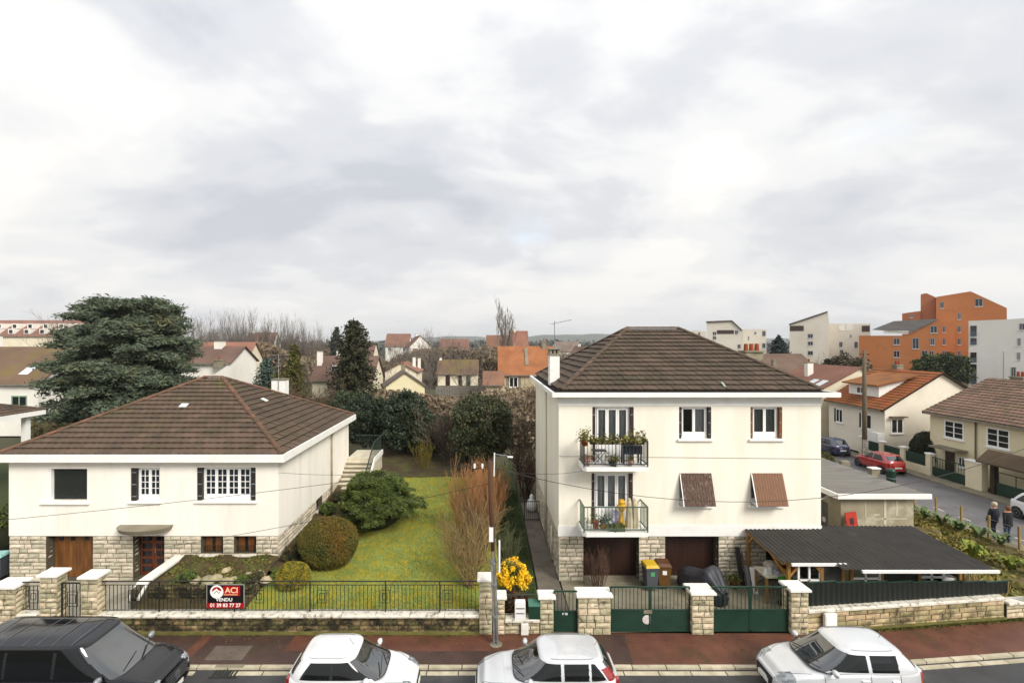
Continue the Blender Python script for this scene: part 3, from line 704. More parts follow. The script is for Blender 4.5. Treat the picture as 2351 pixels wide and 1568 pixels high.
MB().prism([(33.0, zl + .04), (30.6, zl + .04), (30.6 - .31 * 7.4, zl - .17 * 7.2), (30.6 - .31 * 7.4, zl - .17 * 7.2 - .28), (30.6, zl - .26), (33.0, zl - .26)], 'x', xl1 + .003, xl1 + .07).build('side_wall', WHITE, bs_)
q = MB(); pts = [(xl1, 28.4, zl - 1.25 + .95), (xl1, 30.6, zl + .95), (xl1, 32.95, zl + .95), (xl0, 32.95, zl + .95)]
rail = MB()
for a, b in zip(pts, pts[1:]): rail.bar(a, b, .05)
rl = rail.build('handrail', DGREEN, bs_)
for a, b, n in ((pts[0], pts[1], 12), (pts[1], pts[2], 14), (pts[2], pts[3], 10)):
    for i in range(n + 1):
        p = Vector(a).lerp(Vector(b), i / n); MB().bar(p - Vector((0, 0, .93)), p, .018).build('bar', DGREEN, rl)
# ------------------------------------------------------------------ right house
QX0, QX1, QY0, QY1 = 2.93, 13.43, 20.5, 29.9
QS, QE = Z_(1230, 20.5), 7.42
rh = thing('apartment_house', 'three storey cream house with two balconies, two brown garages and hipped tile roof', 'house', (QX0, QY0, 0))
Tq = faceT((QX0, QY0, QS), '-y')
def oq(u0, u1, v0, v1): return ov(u0, u1, v0, v1, QY0, QX0, QS)
FD2 = oq(1360, 1455, 934, 1064); WB2 = oq(1559, 1633, 934, 1007); WC2 = oq(1723, 1796, 934, 1007)
FD1 = oq(1358, 1453, 1086, 1214); WB1 = oq(1559, 1633, 1086, 1160); WC1 = oq(1723, 1796, 1086, 1160)
q = MB(); Hq = QE - QS
wallpanel(q, Tq, QX1 - QX0, Hq, [FD2, WB2, WC2, FD1, WB1, WC1], 0.28)
wallpanel(q, faceT((QX1, QY0, QS), '+x'), QY1 - QY0, Hq, [], .28, False)
wallpanel(q, faceT((QX1, QY1, QS), '+y'), QX1 - QX0, Hq, [], .28, False)
wallpanel(q, faceT((QX0, QY1, QS), '-x'), QY1 - QY0, Hq, [], .28, False)
q.quad((QX0, QY0, QS), (QX0, QY1, QS), (QX1, QY1, QS), (QX1, QY0, QS))
q.build('wall', RENDER, rh)
q = MB().box(QX0 - .02, QX1 + .02, QY0 - .02, QY0 - .003, Z_(933, QY0) + .02, QE - .005); q.build('frieze', WHITE, rh)
q = MB().box(QX0 - .025, QX1 + .025, QY0 - .025, QY0 - .004, QS - .004, Z_(1206, QY0)); q.build('lintel_band', WHITE, rh)
GA = oq(1340, 1467, 1230, 1330); GA = (GA[0], GA[1], 0.05, QS); GB = oq(1528, 1650, 1224, 1330); GB = (GB[0], GB[1], 0.05, QS); GC = (10.3 - QX0 + .95, QX1 - QX0 - .5, 0.05, QS)
q = MB(); opq = [GA, GB, GC]
wallpanel(q, faceT((QX0 + e, QY0 + e, 0), '-y'), QX1 - QX0 - 2 * e, QS - .006, [(a - e, b - e, c, QS - .006) for a, b, c, d in opq], .45)
wallpanel(q, faceT((QX0 + e, QY1, 0), '-x'), QY1 - QY0 - e, QS - .006, [], .3, False)
wallpanel(q, faceT((QX1 - e, QY0 + e, 0), '+x'), QY1 - QY0 - e, QS - .006, [], .3, False)
base = q.build('stone_base', MORTAR, rh)
stones(base, STONE, faceT((QX0, QY0, 0), '-y'), QX1 - QX0, 0, QS - .012, 0.17, .24, .55, .06, opq, seed=6)
stones(base, STONE, faceT((QX0, QY1, 0), '-x'), QY1 - QY0, 0, QS - .012, 0.19, .4, .8, .06, seed=7)
T0q = faceT((QX0, QY0, 0), '-y')
for k, (a, b, c, d) in enumerate((GA, GB)):
    stones(base, STONE, faceT((QX0 + a, QY0 + .06, 0), '+x'), .34, c, d, .17, .2, .36, .045, seed=40 + k)
    stones(base, STONE, faceT((QX0 + b, QY0 + .40, 0), '-x'), .34, c, d, .17, .2, .36, .045, seed=50 + k)
    gd = MB().box(a + .05, b - .05, .42, .46, .05, QS - .01).xf(T0q).build('garage_door', WOODB, rh)
    n = 20; wd = (b - a - .1) / n
    for i in range(n): MB().box(a + .05 + i * wd + .003, a + .05 + (i + 1) * wd - .003, .402, .4195, .07, QS - .04).xf(T0q).build('board', WOODB, gd)
    MB().box(a, b, -.25, .4, .012, .06).xf(T0q).build('threshold', CONC, gd)
gd = MB().box(GC[0] + .05, GC[1] - .05, .42, .46, .05, QS - .01).xf(T0q).build('garage_door', ROOM, rh)
# windows and french doors
for o in (FD2, FD1):
    w = winat(rh, Tq, o, ncase=3, shut='lr', sw=.13, curtain=CURT, rec=.15, sill=False, low=.72, fw=.07)
    for sdd in 'lr': folded_shutter(w, Tq @ Matrix.Translation((o[0], 0, o[2])), o[1] - o[0], o[3] - o[2], .15, sdd, M('dark_red_shutter', '#3b2420', '#2a1916', 4, .55), .13)
w = winat(rh, Tq, WB2, ncase=2, shut='lr', sw=.11, curtain=CURT, low=.14, open_left=True)
for sdd in 'lr': folded_shutter(w, Tq @ Matrix.Translation((WB2[0], 0, WB2[2])), WB2[1] - WB2[0], WB2[3] - WB2[2], .16, sdd, SHUT, .11)
w = winat(rh, Tq, WC2, ncase=2, shut='lr', sw=.11, curtain=M('grey_green_curtain', '#7d8076', '#63665c', 6, .95, aniso=(9, 9, .4)), low=.14)
for sdd in 'lr': folded_shutter(w, Tq @ Matrix.Translation((WC2[0], 0, WC2[2])), WC2[1] - WC2[0], WC2[3] - WC2[2], .16, sdd, SHUTB, .11)
for o, mt in ((WB1, SHUTW), (WC1, SHUTB)):        # first floor: shutters pushed out at the foot
    w = winat(rh, Tq, o, ncase=2, curtain=CURT, low=.14)
    wd = o[1] - o[0]; h = o[3] - o[2]; To = Tq @ Matrix.Translation((o[0], 0, o[3])) @ Matrix.Rotation(R(-20), 4, 'X')
    sh = MB().box(.05, wd - .01, -.02, .012, -h + .02, -.01).xf(To).build('propped_shutter', mt, rh)
    n = 11
    for i in range(n):
        x0 = .05 + (wd - .06) * i / n; MB().box(x0 + .004, x0 + (wd - .06) / n - .004, -.034, -.0205, -h + .03, -.02).xf(To).build('slat', mt, sh)
    MB().bar(To @ Vector((.03, -.01, -.02)), To @ Vector((.03, -.01, -h)), .03).build('side_rail', PVC, sh)
    MB().bar(To @ Vector((.03, 0, -h + .05)), Tq @ Vector((o[0] + .03, .05, o[3] - h + .2)), .02).build('prop_arm', PVC, sh)
# balconies
def balcony(o, slab_v, rail_v, ux0, ux1, mat):
    Y = QY0 - .95; x0, x1 = X_(ux0, Y), X_(ux1, Y); zs = Z_(slab_v, Y); zr = Z_(rail_v, Y)
    b = MB().prism([(x0 - .05, QY0 - .003), (x0 - .05, Y + .05), (x0 + .08, Y - .07), (x1 - .02, Y - .07), (x1 + .06, Y + .05), (x1 + .06, QY0 - .003)], 'z', zs - .15, zs).build('balcony', WHITE, rh)
    q = MB(); z2 = zs + .1
    for z in (zr, z2): q.bar((x0, Y, z), (x1, Y, z), .04); q.bar((x0, Y, z), (x0, QY0, z), .04); q.bar((x1, Y, z), (x1, QY0, z), .04)
    q.bar((x0, Y, zs), (x0, Y, zr), .045); q.bar((x1, Y, zs), (x1, Y, zr), .045); q.bar(((x0 + x1) / 2, Y, zs), ((x0 + x1) / 2, Y, zr), .035)
    q.build('railing', mat, b)
    n = 18
    for i in range(1, n): x = x0 + (x1 - x0) * i / n; MB().bar((x, Y, z2), (x, Y, zr), .018).build('bar', mat, b)
    for xx in (x0, x1):
        for i in range(1, 7): y = Y + .95 * i / 7; MB().bar((xx, y, z2), (xx, y, zr), .018).build('bar', mat, b)
    return x0, x1, Y, zs, zr
BAL2 = balcony(FD2, 1072, 1013, 1341, 1487, M('balcony_blue_iron', '#2c3a3f', '#212c30', 5, .5))
BAL1 = balcony(FD1, 1222, 1164, 1341, 1487, M('balcony_green_iron', '#4c6153', '#3c4f43', 5, .5))
# eaves and roof
ex0, ex1, ey0, ey1 = 2.62, 13.95, QY0 - .42, QY1 + .42
q = MB().box(ex0 + .1, ex1 - .1, ey0 + .1, ey1 - .1, QE + .002, QE + .05); q.build('soffit', WHITE, rh)
q = MB()
for a in ((ex0, ex1, ey0, ey0 + .1), (ex0, ex1, ey1 - .1, ey1), (ex0, ex0 + .1, ey0 + .1, ey1 - .1), (ex1 - .1, ex1, ey0 + .1, ey1 - .1)): q.box(*a, QE - .01, QE + .17)
q.build('fascia', WHITE, rh)
q = MB().box(ex0 + .1, ex1 - .1, ey0 + .1, ey1 - .1, QE + .06, QE + .13); q.build('gutter', UNDER, rh)
rA = Vector((6.95, 25.2, 10.2)); rB = Vector((9.5, 25.2, 10.2))
hs2 = hip_slopes(2.98, 13.42, QY0 - .12, QY1 + .15, QE + .22, rA, rB)
q = MB()
for A, B, tp in hs2: q.quad(A, B, *tp)
x0, x1, y0, y1 = 2.98, 13.42, QY0 - .12, QY1 + .15
for a, b in (((x0, y0), (x1, y0)), ((x1, y0), (x1, y1)), ((x1, y1), (x0, y1)), ((x0, y1), (x0, y0))): q.quad((*a, QE + .132), (*b, QE + .132), (*b, QE + .22), (*a, QE + .22))
roof = q.build('roof', UNDER, rh)
tile_roof(roof, hs2, TILE_R, 0.30, 0.36, 0.075)
for c, t in ((hs2[0][0], rA), (hs2[0][1], rB), (hs2[2][0], rB), (hs2[2][1], rA)): ridge_line(roof, Vector(c) + up, t + up, RIDGE_R)
ridge_line(roof, rA + up, rB + up, RIDGE_R)
roof_patch(hs2[0], 1660, 935 - 48, 'broken_tile', M('pale_green_tile', '#8fa191', None, 3, .7), .08, .34)
# chimney by the left eave
q = MB().box(2.90, 3.34, 23.1, 23.75, QE + .2, Z_(815, 23.3)); ch = q.build('chimney', WHITE, rh); zt = Z_(815, 23.3)
q = MB().box(2.84, 3.40, 23.04, 23.81, zt + .002, zt + .07); q.box(2.84, 3.40, 23.04, 23.81, zt + .25, zt + .31); q.build('chimney_cap', CONC, ch)
for x in (2.9, 3.07, 3.24): MB().box(x, x + .1, 23.1, 23.75, zt + .072, zt + .248).build('vent_block', CONC, ch)
q = MB().tube([(3.15, 23.4, zt + .3), (3.15, 23.4, zt + 1.55)], .018, 6); q.bar((2.95, 23.4, zt + 1.4), (3.9, 23.2, zt + 1.6), .02)
for i in range(5): q.bar((3.1 + i * .18, 23.2, zt + 1.42 + i * .035), (3.1 + i * .18, 23.55, zt + 1.42 + i * .035), .012)
q.build('aerial', GALV, ch)
MB().tube([(QX0 - .06, 24.5, QE), (QX0 - .06, 24.5, .1)], .055, 8).build('drain_pipe', M('cream_pipe', '#d9d0b8', None, 3, .6), rh, True)
MB().tube([(QX0 - .06, 22.3, 1.6), (QX0 - .06, 22.3, .05)], .04, 8).build('drain_pipe', MATS['cream_pipe'], rh, True)
# ------------------------------------------------------------------ street walls, pillars, railings, gates
def text_mesh(name, s, size, mat, parent, M4, xs=1.0):
    cu = bpy.data.curves.new(name, 'FONT'); cu.body = s; cu.size = size; cu.extrude = 0.0015; cu.align_x = 'CENTER'; cu.align_y = 'CENTER'; cu.offset = 0.004 * size / 0.2
    o = bpy.data.objects.new(name, cu); C.objects.link(o); dg_ = bpy.context.evaluated_depsgraph_get(); me = bpy.data.meshes.new_from_object(o.evaluated_get(dg_))
    bpy.data.objects.remove(o); me.materials.clear()
    return put(name, me, mat, parent, M4 @ Matrix.Rotation(R(90), 4, 'X') @ Matrix.Diagonal((xs, 1, 1, 1)))
KX, DZ = .984, .13
def pillar(x0, x1, y, d, h, label, cap=0.09, oh=0.06, mat=None, ch=0.18, seed=1, rot=0.0, z0=0.0):
    x0, x1, h = x0 * KX, x1 * KX, h + DZ
    mat = mat or STONE_P; w = x1 - x0
    t = thing('gate_pillar', label, 'pillar', (x0, y, z0), 0, 'stone pillars of the street walls')
    e = 0.03; T = faceT((x0, y, z0), '-y', rot)
    core = MB().box(e, w - e, e, d - e, 0, h - cap).xf(T).build('core', MORTAR, t)
    stones(core, mat, T, w, 0, h - cap, ch, 0.2, 0.42, .06, seed=seed)
    if x1 < 1.5: stones(core, mat, faceT((x1, y + .05, z0), '+x', rot), d - .06, 0, h - cap, ch, .2, .45, .055, seed=seed + 1)
    if x0 > -1.5: stones(core, mat, faceT((x0, y + d - .01, z0), '-x', rot), d - .06, 0, h - cap, ch, .2, .45, .055, seed=seed + 2)
    MB().bevbox(-oh, w + oh, -oh, d + oh, h - cap + .003, h, .025).xf(T).build('cap', CAP, t)
    return t
def low_wall(x0, x1, y, d, h, label, mat, ch=.14, ct=.09, seed=9, rot=0.0, slab=1.15, lm=(.2, .55), name='street_wall', plinth=False):
    x0, x1, h = x0 * KX, x1 * KX, h + DZ
    w = x1 - x0; t = thing(name, label, 'wall', (x0, y, 0)); T = faceT((x0, y, 0), '-y', rot)
    core = MB().box(0, w, .03, d, 0, h - ct).xf(T).build('core', MORTAR_D if mat is STONE_D else MORTAR, t)
    stones(core, mat, T, w, 0.0, h - ct, ch, *lm, .055, seed=seed)
    if plinth: MB().box(-.01, w + .01, -.06, .02, -.02, .09).xf(T).build('plinth', M('mossy_plinth', '#6f6a34', '#575228', 2.5, .95, bump=.4, bscale=20), t)
    n = max(1, round(w / slab)); L = w / n
    for i in range(n): MB().bevbox(i * L + .004, (i + 1) * L - .004, -.07, d + .06, h - ct + .003 + random.uniform(0, .006), h + random.uniform(-.004, .006), .03).xf(T).build('coping_slab', COPE, t)
    return t
YW = 16.80
low_wall(-12.93, -0.22, YW, .3, .52, 'long low mossy stone wall with pale coping under the iron railing', STONE_D, .135, seed=11, lm=(.2, .5), plinth=True)
low_wall(-15.62, -14.86, YW, .3, .55, 'short stone wall with pale coping left of the iron garden gate', STONE_P, .15, seed=12)
pillar(-16.4, -15.62, YW - .1, .6, 1.50, 'wide stone pillar at the left edge above the black van', seed=60)
pillar(-14.84, -14.27, YW - .07, .5, 1.86, 'stone pillar with sloping cap left of the iron garden gate', seed=63)
pillar(-13.48, -12.93, YW - .07, .5, 1.80, 'stone pillar right of the iron garden gate', seed=66)
pillar(-.22, .22, YW - .05, .45, 1.72, 'tall stone pillar at the right end of the long iron railing', seed=69)
pillar(.40, .64, YW - .05, .4, 1.14, 'slim stone pillar behind the utility pole base', seed=72)
low_wall(.64, 1.81, YW, .3, .37, 'short stone wall carrying the two letter boxes', STONE_P, .14, seed=13, slab=1.3)
pillar(1.81, 2.27, YW - .05, .42, 1.14, 'small stone pillar between the letter boxes and the narrow green gate', seed=75)
pillar(3.08, 4.17, YW - .06, .5, 1.20, 'broad stone pillar between the narrow gate and the first double gate', seed=78, ch=.2)
pillar(6.87, 7.6, YW - .06, .6, 1.28, 'stone pillar between the two green double gates', seed=81)
pillar(10.17, 10.75, YW - .06, .6, 1.38, 'stone pillar at the right end of the second green double gate', seed=84)
ANG = math.atan(.118)
low_wall(10.75, 18.3, wallY(10.58) + .02, .3, .66, 'pale stone wall with broad coping below the dark green sheet fence', STONE_R, .17, .1, seed=14, rot=ANG, lm=(.3, .75), plinth=True)
# numbers plate and meter box
T = faceT((11.1, wallY(11.1) - .05, .06), '-y', ANG)
mb_ = thing('meter_box', 'pale meter box on the stone wall beside the last gate pillar', 'meter box', (11.25, wallY(11.25), 0))
MB().bevbox(0, .42, -.09, .02, .05, .62, .02).xf(T).build('case', CAP, mb_); MB().box(.03, .39, -.1, -.0905, .2, .56).xf(T).build('door', PVC, mb_)
mb_ = thing('meter_box', 'beige box set in the wall below the white letter box', 'meter box', (1.05, YW, 0))
MB().box(1.16, 1.40, YW - .085, YW - .0, .02, .40).build('case', CAP, mb_); MB().box(1.18, 1.38, YW - .094, YW - .0852, .14, .37).build('door', CAP, mb_)
def railing(x0, x1, y, z0, z1, pitch, label, mat, post=(), decor=0, rot=0.0, rails=2):
    x0, x1, y, z0, z1 = x0 * KX, x1 * KX, y - .27, z0 + DZ, z1 + DZ
    t = thing('railing', label, 'railing', (x0, y, z0)); T = faceT((x0, y, 0), '-y', rot); w = x1 - x0
    MB().bar((0, 0, z1), (w, 0, z1), .05, .025).xf(T).build('top_rail', mat, t)
    if rails > 1: MB().bar((0, 0, z1 - .12), (w, 0, z1 - .12), .03, .014).xf(T).build('rail', mat, t)
    MB().bar((0, 0, z0 + .05), (w, 0, z0 + .05), .03, .016).xf(T).build('rail', mat, t)
    for p in post: MB().bar((p, 0, z0 - .03), (p, 0, z1), .035).xf(T).build('post', mat, t)
    n = round(w / pitch)
    for i in range(1, n):
        x = w * i / n; top = z1 - .12 if rails > 1 else z1
        MB().bar((x, 0, z0 + .05), (x, 0, top), .016).xf(T).build('bar', mat, t)
    if decor:
        for k in range(decor):
            x = w * (k + .5) / decor; zc = (z0 + z1) / 2; q = MB()
            for s_ in (.16, .08):
                for a, b in (((-s_, -s_), (s_, -s_)), ((s_, -s_), (s_, s_)), ((s_, s_), (-s_, s_)), ((-s_, s_), (-s_, -s_))): q.bar((x + a[0], -.01, zc + a[1] * 1.3), (x + b[0], -.01, zc + b[1] * 1.3), .014)
            tag(q.xf(T).build('ornament', mat, t), kind='stuff')
    return t
railing(-12.93, -.22, 17.24, .53, 1.53, .128, 'long black iron railing on the low wall of the lawn', BLACKM, post=[1.9, 4.4, 6.9, 9.4, 11.2], decor=6)
railing(-15.62, -14.84, 17.24, .56, 1.5, .12, 'short black iron railing left of the garden gate pillars', BLACKM, decor=1)
railing(.64, 1.81, 17.24, .38, 1.08, .2, 'low dark green railing behind the letter boxes', DGREEN, rails=1)
# iron garden gate
ga, gb, gy = -14.27 * KX + .03, -13.48 * KX - .03, 16.93
t = thing('garden_gate', 'narrow black iron garden gate between two stone pillars', 'gate', (ga, gy, 0))
MB().box(ga + .02, gb - .02, gy, gy + .02, .06, .42).build('panel', BLACKM, t)
q = MB()
for a, b in (((ga, .05), (gb, .05)), ((ga, 1.62), (gb, 1.62)), ((ga, .05), (ga, 1.62)), ((gb, .05), (gb, 1.62))): q.bar((a[0], gy, a[1]), (b[0], gy, b[1]), .04)
q.build('frame', BLACKM, t)
for i in range(1, 6): x = ga + (gb - ga) * i / 6; MB().bar((x, gy, .42), (x, gy, 1.62), .018).build('bar', BLACKM, t)
q = MB(); gc = (ga + gb) / 2
for s_ in (.17, .1):
    for a, b in (((-s_, -s_), (s_, -s_)), ((s_, -s_), (s_, s_)), ((s_, s_), (-s_, s_)), ((-s_, s_), (-s_, -s_))): q.bar((gc + a[0], gy - .015, 1.1 + a[1] * 1.4), (gc + b[0], gy - .015, 1.1 + b[1] * 1.4), .016)
tag(q.build('ornament', BLACKM, t), kind='stuff')
# green gates
def green_gate(x0, x1, z1, zp, label, leaves, y=16.93):
    x0, x1, z1, zp = x0 * KX, x1 * KX, z1 + DZ, zp + .07
    t = thing('green_gate', label, 'gate', (x0, y, 0), 0, 'green steel gates'); w = (x1 - x0) / leaves
    for k in range(leaves):
        a, b = x0 + k * w + .03, x0 + (k + 1) * w - .02
        q = MB()
        for p, s_ in (((a, .05), (b, .05)), ((a, z1), (b, z1)), ((a, .05), (a, z1)), ((b, .05), (b, z1)), ((a, zp), (b, zp))): q.bar((p[0], y, p[1]), (s_[0], y, s_[1]), .045)
        lf = q.build('leaf', GREEN_M, t)
        MB().box(a + .022, b - .022, y - .008, y + .008, .072, zp - .022).build('panel', GREEN_M, lf)
        n = max(3, round((b - a) / .13))
        for i in range(1, n): x = a + (b - a) * i / n; MB().bar((x, y, zp + .02), (x, y, z1 - .02), .018).build('bar', GREEN_M, lf)
    return t
g0 = green_gate(2.27, 3.08, 1.22, .62, 'narrow green pedestrian gate between stone pillars', 1)
g1 = green_gate(4.17, 6.87, 1.36, .66, 'green double gate with a small round notice, before the left garage', 2)
g2 = green_gate(7.6, 10.17, 1.36, .66, 'green double gate before the right garage and the covered motorcycle', 2)
q = MB().lathe([(.15, 0), (.15, .006)], n=20).xf(Matrix.Translation((5.33, 16.915, .42)) @ Matrix.Rotation(R(90), 4, 'X')); nt_ = q.build('notice', M('notice_plate', '#d8d6d2', '#b9a7a4', 14, .5), g1)
MB().box(5.22, 5.5, 16.905, 16.9195, .62, .74).build('mail_slot', CONC, g1)
text_mesh('gate_number', 'F 78', .1, PVC, g0, Matrix.Translation((2.62, 16.915, .6)))
# estate agent board on the railing
bx0, bx1 = X_(474, 16.86), X_(561, 16.86); bz0, bz1 = Z_(1395, 16.86), Z_(1341, 16.86); bw, bh = bx1 - bx0, bz1 - bz0
sg = thing('agency_board', 'red and black board reading ACI VENDU hung on the iron railing', 'sign', (bx0, 16.86, bz0))
SB = M('board_black', '#17161a', '#0f0f12', 3, .35); SR = M('board_red', '#a80d0f', '#98090c', 3, .35); SW_ = M('board_white', '#f0eeea', None, 3, .4)
MB().box(bx0, bx1, 16.86, 16.875, bz0, bz1).build('board', M('board_edge', '#9a9890', None, 3, .4), sg)
MB().box(bx0 + .025, bx1 - .025, 16.856, 16.8598, bz0 + bh * .22, bz1 - .02).build('black_field', SB, sg)
MB().box(bx0 + .01, bx1 - .01, 16.856, 16.8598, bz0, bz0 + bh * .218).build('red_band', SR, sg)
MB().box(bx0 + bw * .44, bx0 + bw * .89, 16.852, 16.8555, bz0 + bh * .52, bz1 - bh * .07).build('red_box', SR, sg)
fy = lambda u, w, y: Matrix.Translation((bx0 + bw * u, y, bz0 + bh * w))
disc = MB().lathe([(bw * .175, 0), (bw * .175, .004)], n=32).xf(fy(.275, .69, 16.852) @ Matrix.Rotation(R(90), 4, 'X')).build('emblem_disc', SW_, sg)
n = 14; rr = bw * .125; arc = [(-rr * math.cos(math.pi * i / n), rr * .9 * math.sin(math.pi * i / n)) for i in range(n + 1)]; arc = [(a, b) for a, b in arc] + [(rr * .35, rr * .22), (0, rr * .62), (-rr * .95, -.02)]
MB().prism([(bx0 + bw * .275 + a, bz0 + bh * .72 + b) for a, b in arc], 'y', 16.844, 16.8475).build('red_roof_mark', SR, disc)
q = MB()
for a, b in (((-.095, -.06), (0, .03)), ((0, .03), (.05, -.02)), ((.06, -.06), (.1, .0))): q.bar((bx0 + bw * .275 + a[0], 16.8455, bz0 + bh * .69 + a[1]), (bx0 + bw * .275 + b[0], 16.8455, bz0 + bh * .69 + b[1]), .004, .022)
tag(q.build('grey_roof_mark', CONC, disc), kind='stuff')
text_mesh('lettering', 'ACI', .26, M('letter_cream', '#f6c9a0', None, 3, .4), sg, fy(.665, .745, 16.8502), 1.02)
MB().box(bx0 + bw * .455, bx0 + bw * .83, 16.8502, 16.8518, bz0 + bh * .555, bz0 + bh * .58).build('underline', MATS['letter_cream'], sg)
text_mesh('lettering', 'VENDU', .155, SW_, sg, fy(.47, .35, 16.8542), 1.05)
text_mesh('lettering', '01 39 83 77 27', .165, SW_, sg, fy(.5, .11, 16.8542), 1.0)
# letter boxes
t = thing('letter_box', 'white letter box with two slots on the short wall', 'letter box', (1.08, 16.84, .5)); x0, x1 = X_(1182, 16.84), X_(1206, 16.84)
MB().bevbox(x0, x1, 16.74, 16.94, .51, 1.1, .03).build('body', PLASTW, t)
for z in (.7, .86): MB().box(x0 + .03, x1 - .03, 16.732, 16.7395, z, z + .03).build('slot', M('dark_slot', '#4a4a4a', None, 2, .6), t)
t = thing('letter_box', 'dark green letter box with sloped lid beside the small pillar', 'letter box', (1.55, 16.84, .5)); x0, x1 = X_(1214, 16.84), X_(1240, 16.84)
MB().prism([(16.76, .51), (16.95, .51), (16.95, 1.05), (16.76, .94)], 'x', x0, x1).build('body', GREEN_M, t); MB().prism([(16.73, .93), (16.97, 1.065), (16.97, 1.085), (16.73, .95)], 'x', x0 - .015, x1 + .015).build('lid', M('green_lid', '#3d6a58', None, 2, .4), t)
# sheet fence on the right wall
t = thing('sheet_fence', 'dark green ribbed sheet fence along the stone wall right of the gates', 'fence', (10.9, 17.2, .66)); T = faceT((10.75, wallY(10.75) + .16, DZ), '-y', ANG)
SHEET = M('dark_green_sheet', '#0b1611', '#070f0b', 2, .5); n = 8; L = 7.6 / n
for i in range(n):
    h0 = 1.48 - .05 * i; q = MB(); m = 10
    pts = [(i * L + L * k / m, .0 if k % 2 else .03) for k in range(m + 1)]
    for (a, ya), (b, yb) in zip(pts, pts[1:]): q.quad((a, ya, .68), (b, yb, .68), (b, yb, h0), (a, ya, h0))
    q.xf(T).build('sheet', SHEET, t)
    MB().bar((i * L, -.005, h0), ((i + 1) * L, -.005, h0), .05, .03).xf(T).build('rail', GREEN_M, t)
    MB().bar((i * L, .05, .62), (i * L, .05, h0 + .03), .04).xf(T).build('post', GREEN_M, t)
low_wall(18.35, 22.5, wallY(18.1) + .02, .3, .45, 'lower stone wall at the right edge beyond the green fence', STONE_P, .17, .09, seed=15, rot=ANG, lm=(.3, .7))
t = thing('small_sign', 'small white and blue notice on the wall at the right edge', 'sign', (18.9, 18.0, .5)); T = faceT((18.6, wallY(18.6), 0), '-y', ANG)
MB().box(.1, .75, -.04, -.02, .5, .92).xf(T).build('plate', PLASTW, t); MB().box(.12, .73, -.046, -.0405, .66, .84).xf(T).build('print', M('blue_print', '#2c2f66', None, 3, .5), t)
MB().bar((.42, 0, .3), (.42, 0, .95), .03).xf(T).build('post', GALV, t)
# ------------------------------------------------------------------ utility pole and cables
pb = Vector((.33, 16.25, 0)); pt = Vector((.14, 16.25, 5.75))
t = thing('utility_pole', 'old utility pole of grey steel below and brown timber above, with street bracket', 'pole', tuple(pb))
lp = lambda z: pb.lerp(pt, z / pt.z)
for s_ in (-.07, .07): MB().bar(lp(0) + Vector((s_ * .75, 0, 0)), lp(2.75) + Vector((s_ * .75, 0, 0)), .06, .1).build('steel_channel', GALV, t)
MB().tube([lp(.15), lp(2.2), lp(3.6)], [.055, .055, .065], 8).build('lower_shaft', M('pale_pole_wood', '#8a7c62', '#6b5d46', 3, .9, aniso=(8, 8, .4)), t, True)
MB().tube([lp(3.0) + Vector((.0, -.07, 0)), lp(4.3) + Vector((0, -.04, 0)), lp(5.8)], [.06, .095, .085], 10).build('timber_shaft', POLEW, t, True)
for z in (.9, 1.9, 2.6, 3.3): MB().tube([lp(z) - Vector((0, 0, .03)), lp(z) + Vector((0, 0, .03))], .1, 10).build('band', GALV, t)
MB().box(.11, .24, 16.1, 16.16, 3.3, 3.75).build('junction_box', PLASTW, t)
MB().box(.41, .46, 16.05, 16.25, 2.35, 3.3).build('plate', PLASTW, t)
MB().tube([lp(5.75) + Vector((.12, 0, -.42)), lp(5.75) + Vector((.14, 0, .32))], .022, 8).build('bracket', PLASTW, t)
MB().tube([lp(5.75) + Vector((.14, 0, .28)), lp(5.75) + Vector((.62, -.05, .22))], .012, 8).build('arm', GALV, t)
MB().tube([lp(5.75) + Vector((.55, -.04, .2)), lp(5.75) + Vector((.72, -.05, .19))], .03, 8).build('lamp_head', PLASTW, t)
MB().bar(lp(5.55) + Vector((-.55, 0, 0)), lp(5.65), .05).build('cross_arm', POLEW, t)
for x in (-.5, -.25): MB().tube([lp(5.55) + Vector((x, 0, .03)), lp(5.55) + Vector((x, 0, .17))], .035, 8).build('insulator', PLASTW, t)
MB().lathe([(.2, 0), (.15, .02)], (pb.x, pb.y, .002), 12).build('footing', CONC, t)
def cable(a, b, sag, label, r=.012, n=24):
    a, b = Vector(a), Vector(b); pts = [a.lerp(b, i / n) - Vector((0, 0, sag * 4 * (i / n) * (1 - i / n))) for i in range(n + 1)]
    q = MB().tube(pts, r, 5); tag(q.build('overhead_cable', CABLE), label, 'cable', 'overhead cables')
top = lp(5.62)
cable(top + Vector((-.5, 0, .1)), P(-120, 1205, 16.1), .12, 'overhead cable running left from the utility pole past the bungalow', .008)
cable(lp(5.1), P(380, 1255, 18.5), .10, 'thin cable dropping from the utility pole to the bungalow front', .008)
cable(top, (24.9, 19.5, 7.6), 2.37, 'sagging black cable from the utility pole across the cream house front', .010)
cable(top + Vector((.05, 0, -.05)), P(1336, 1081, 20.35), .15, 'thin cable from the utility pole to the upper balcony', .007)
cable(top + Vector((-.2, 0, .1)), P(640, 1085, 20.45), .2, 'thin cable from the utility pole to the corner of the bungalow', .007)
MB().bar((QX0, QY0 - .012, Z_(1047, QY0)), (QX1, QY0 - .012, Z_(1053, QY0)), .012).build('wall_cable', M('grey_cable', '#8f8a7c', None, 2, .7), rh)
q = MB().lathe([(.11, 0), (.11, .03)], n=16).xf(Matrix.Translation((X_(1330, QY0), QY0 - .004, Z_(1082, QY0))) @ Matrix.Rotation(R(90), 4, 'X')); q.build('cable_clamp', WHITE, rh)
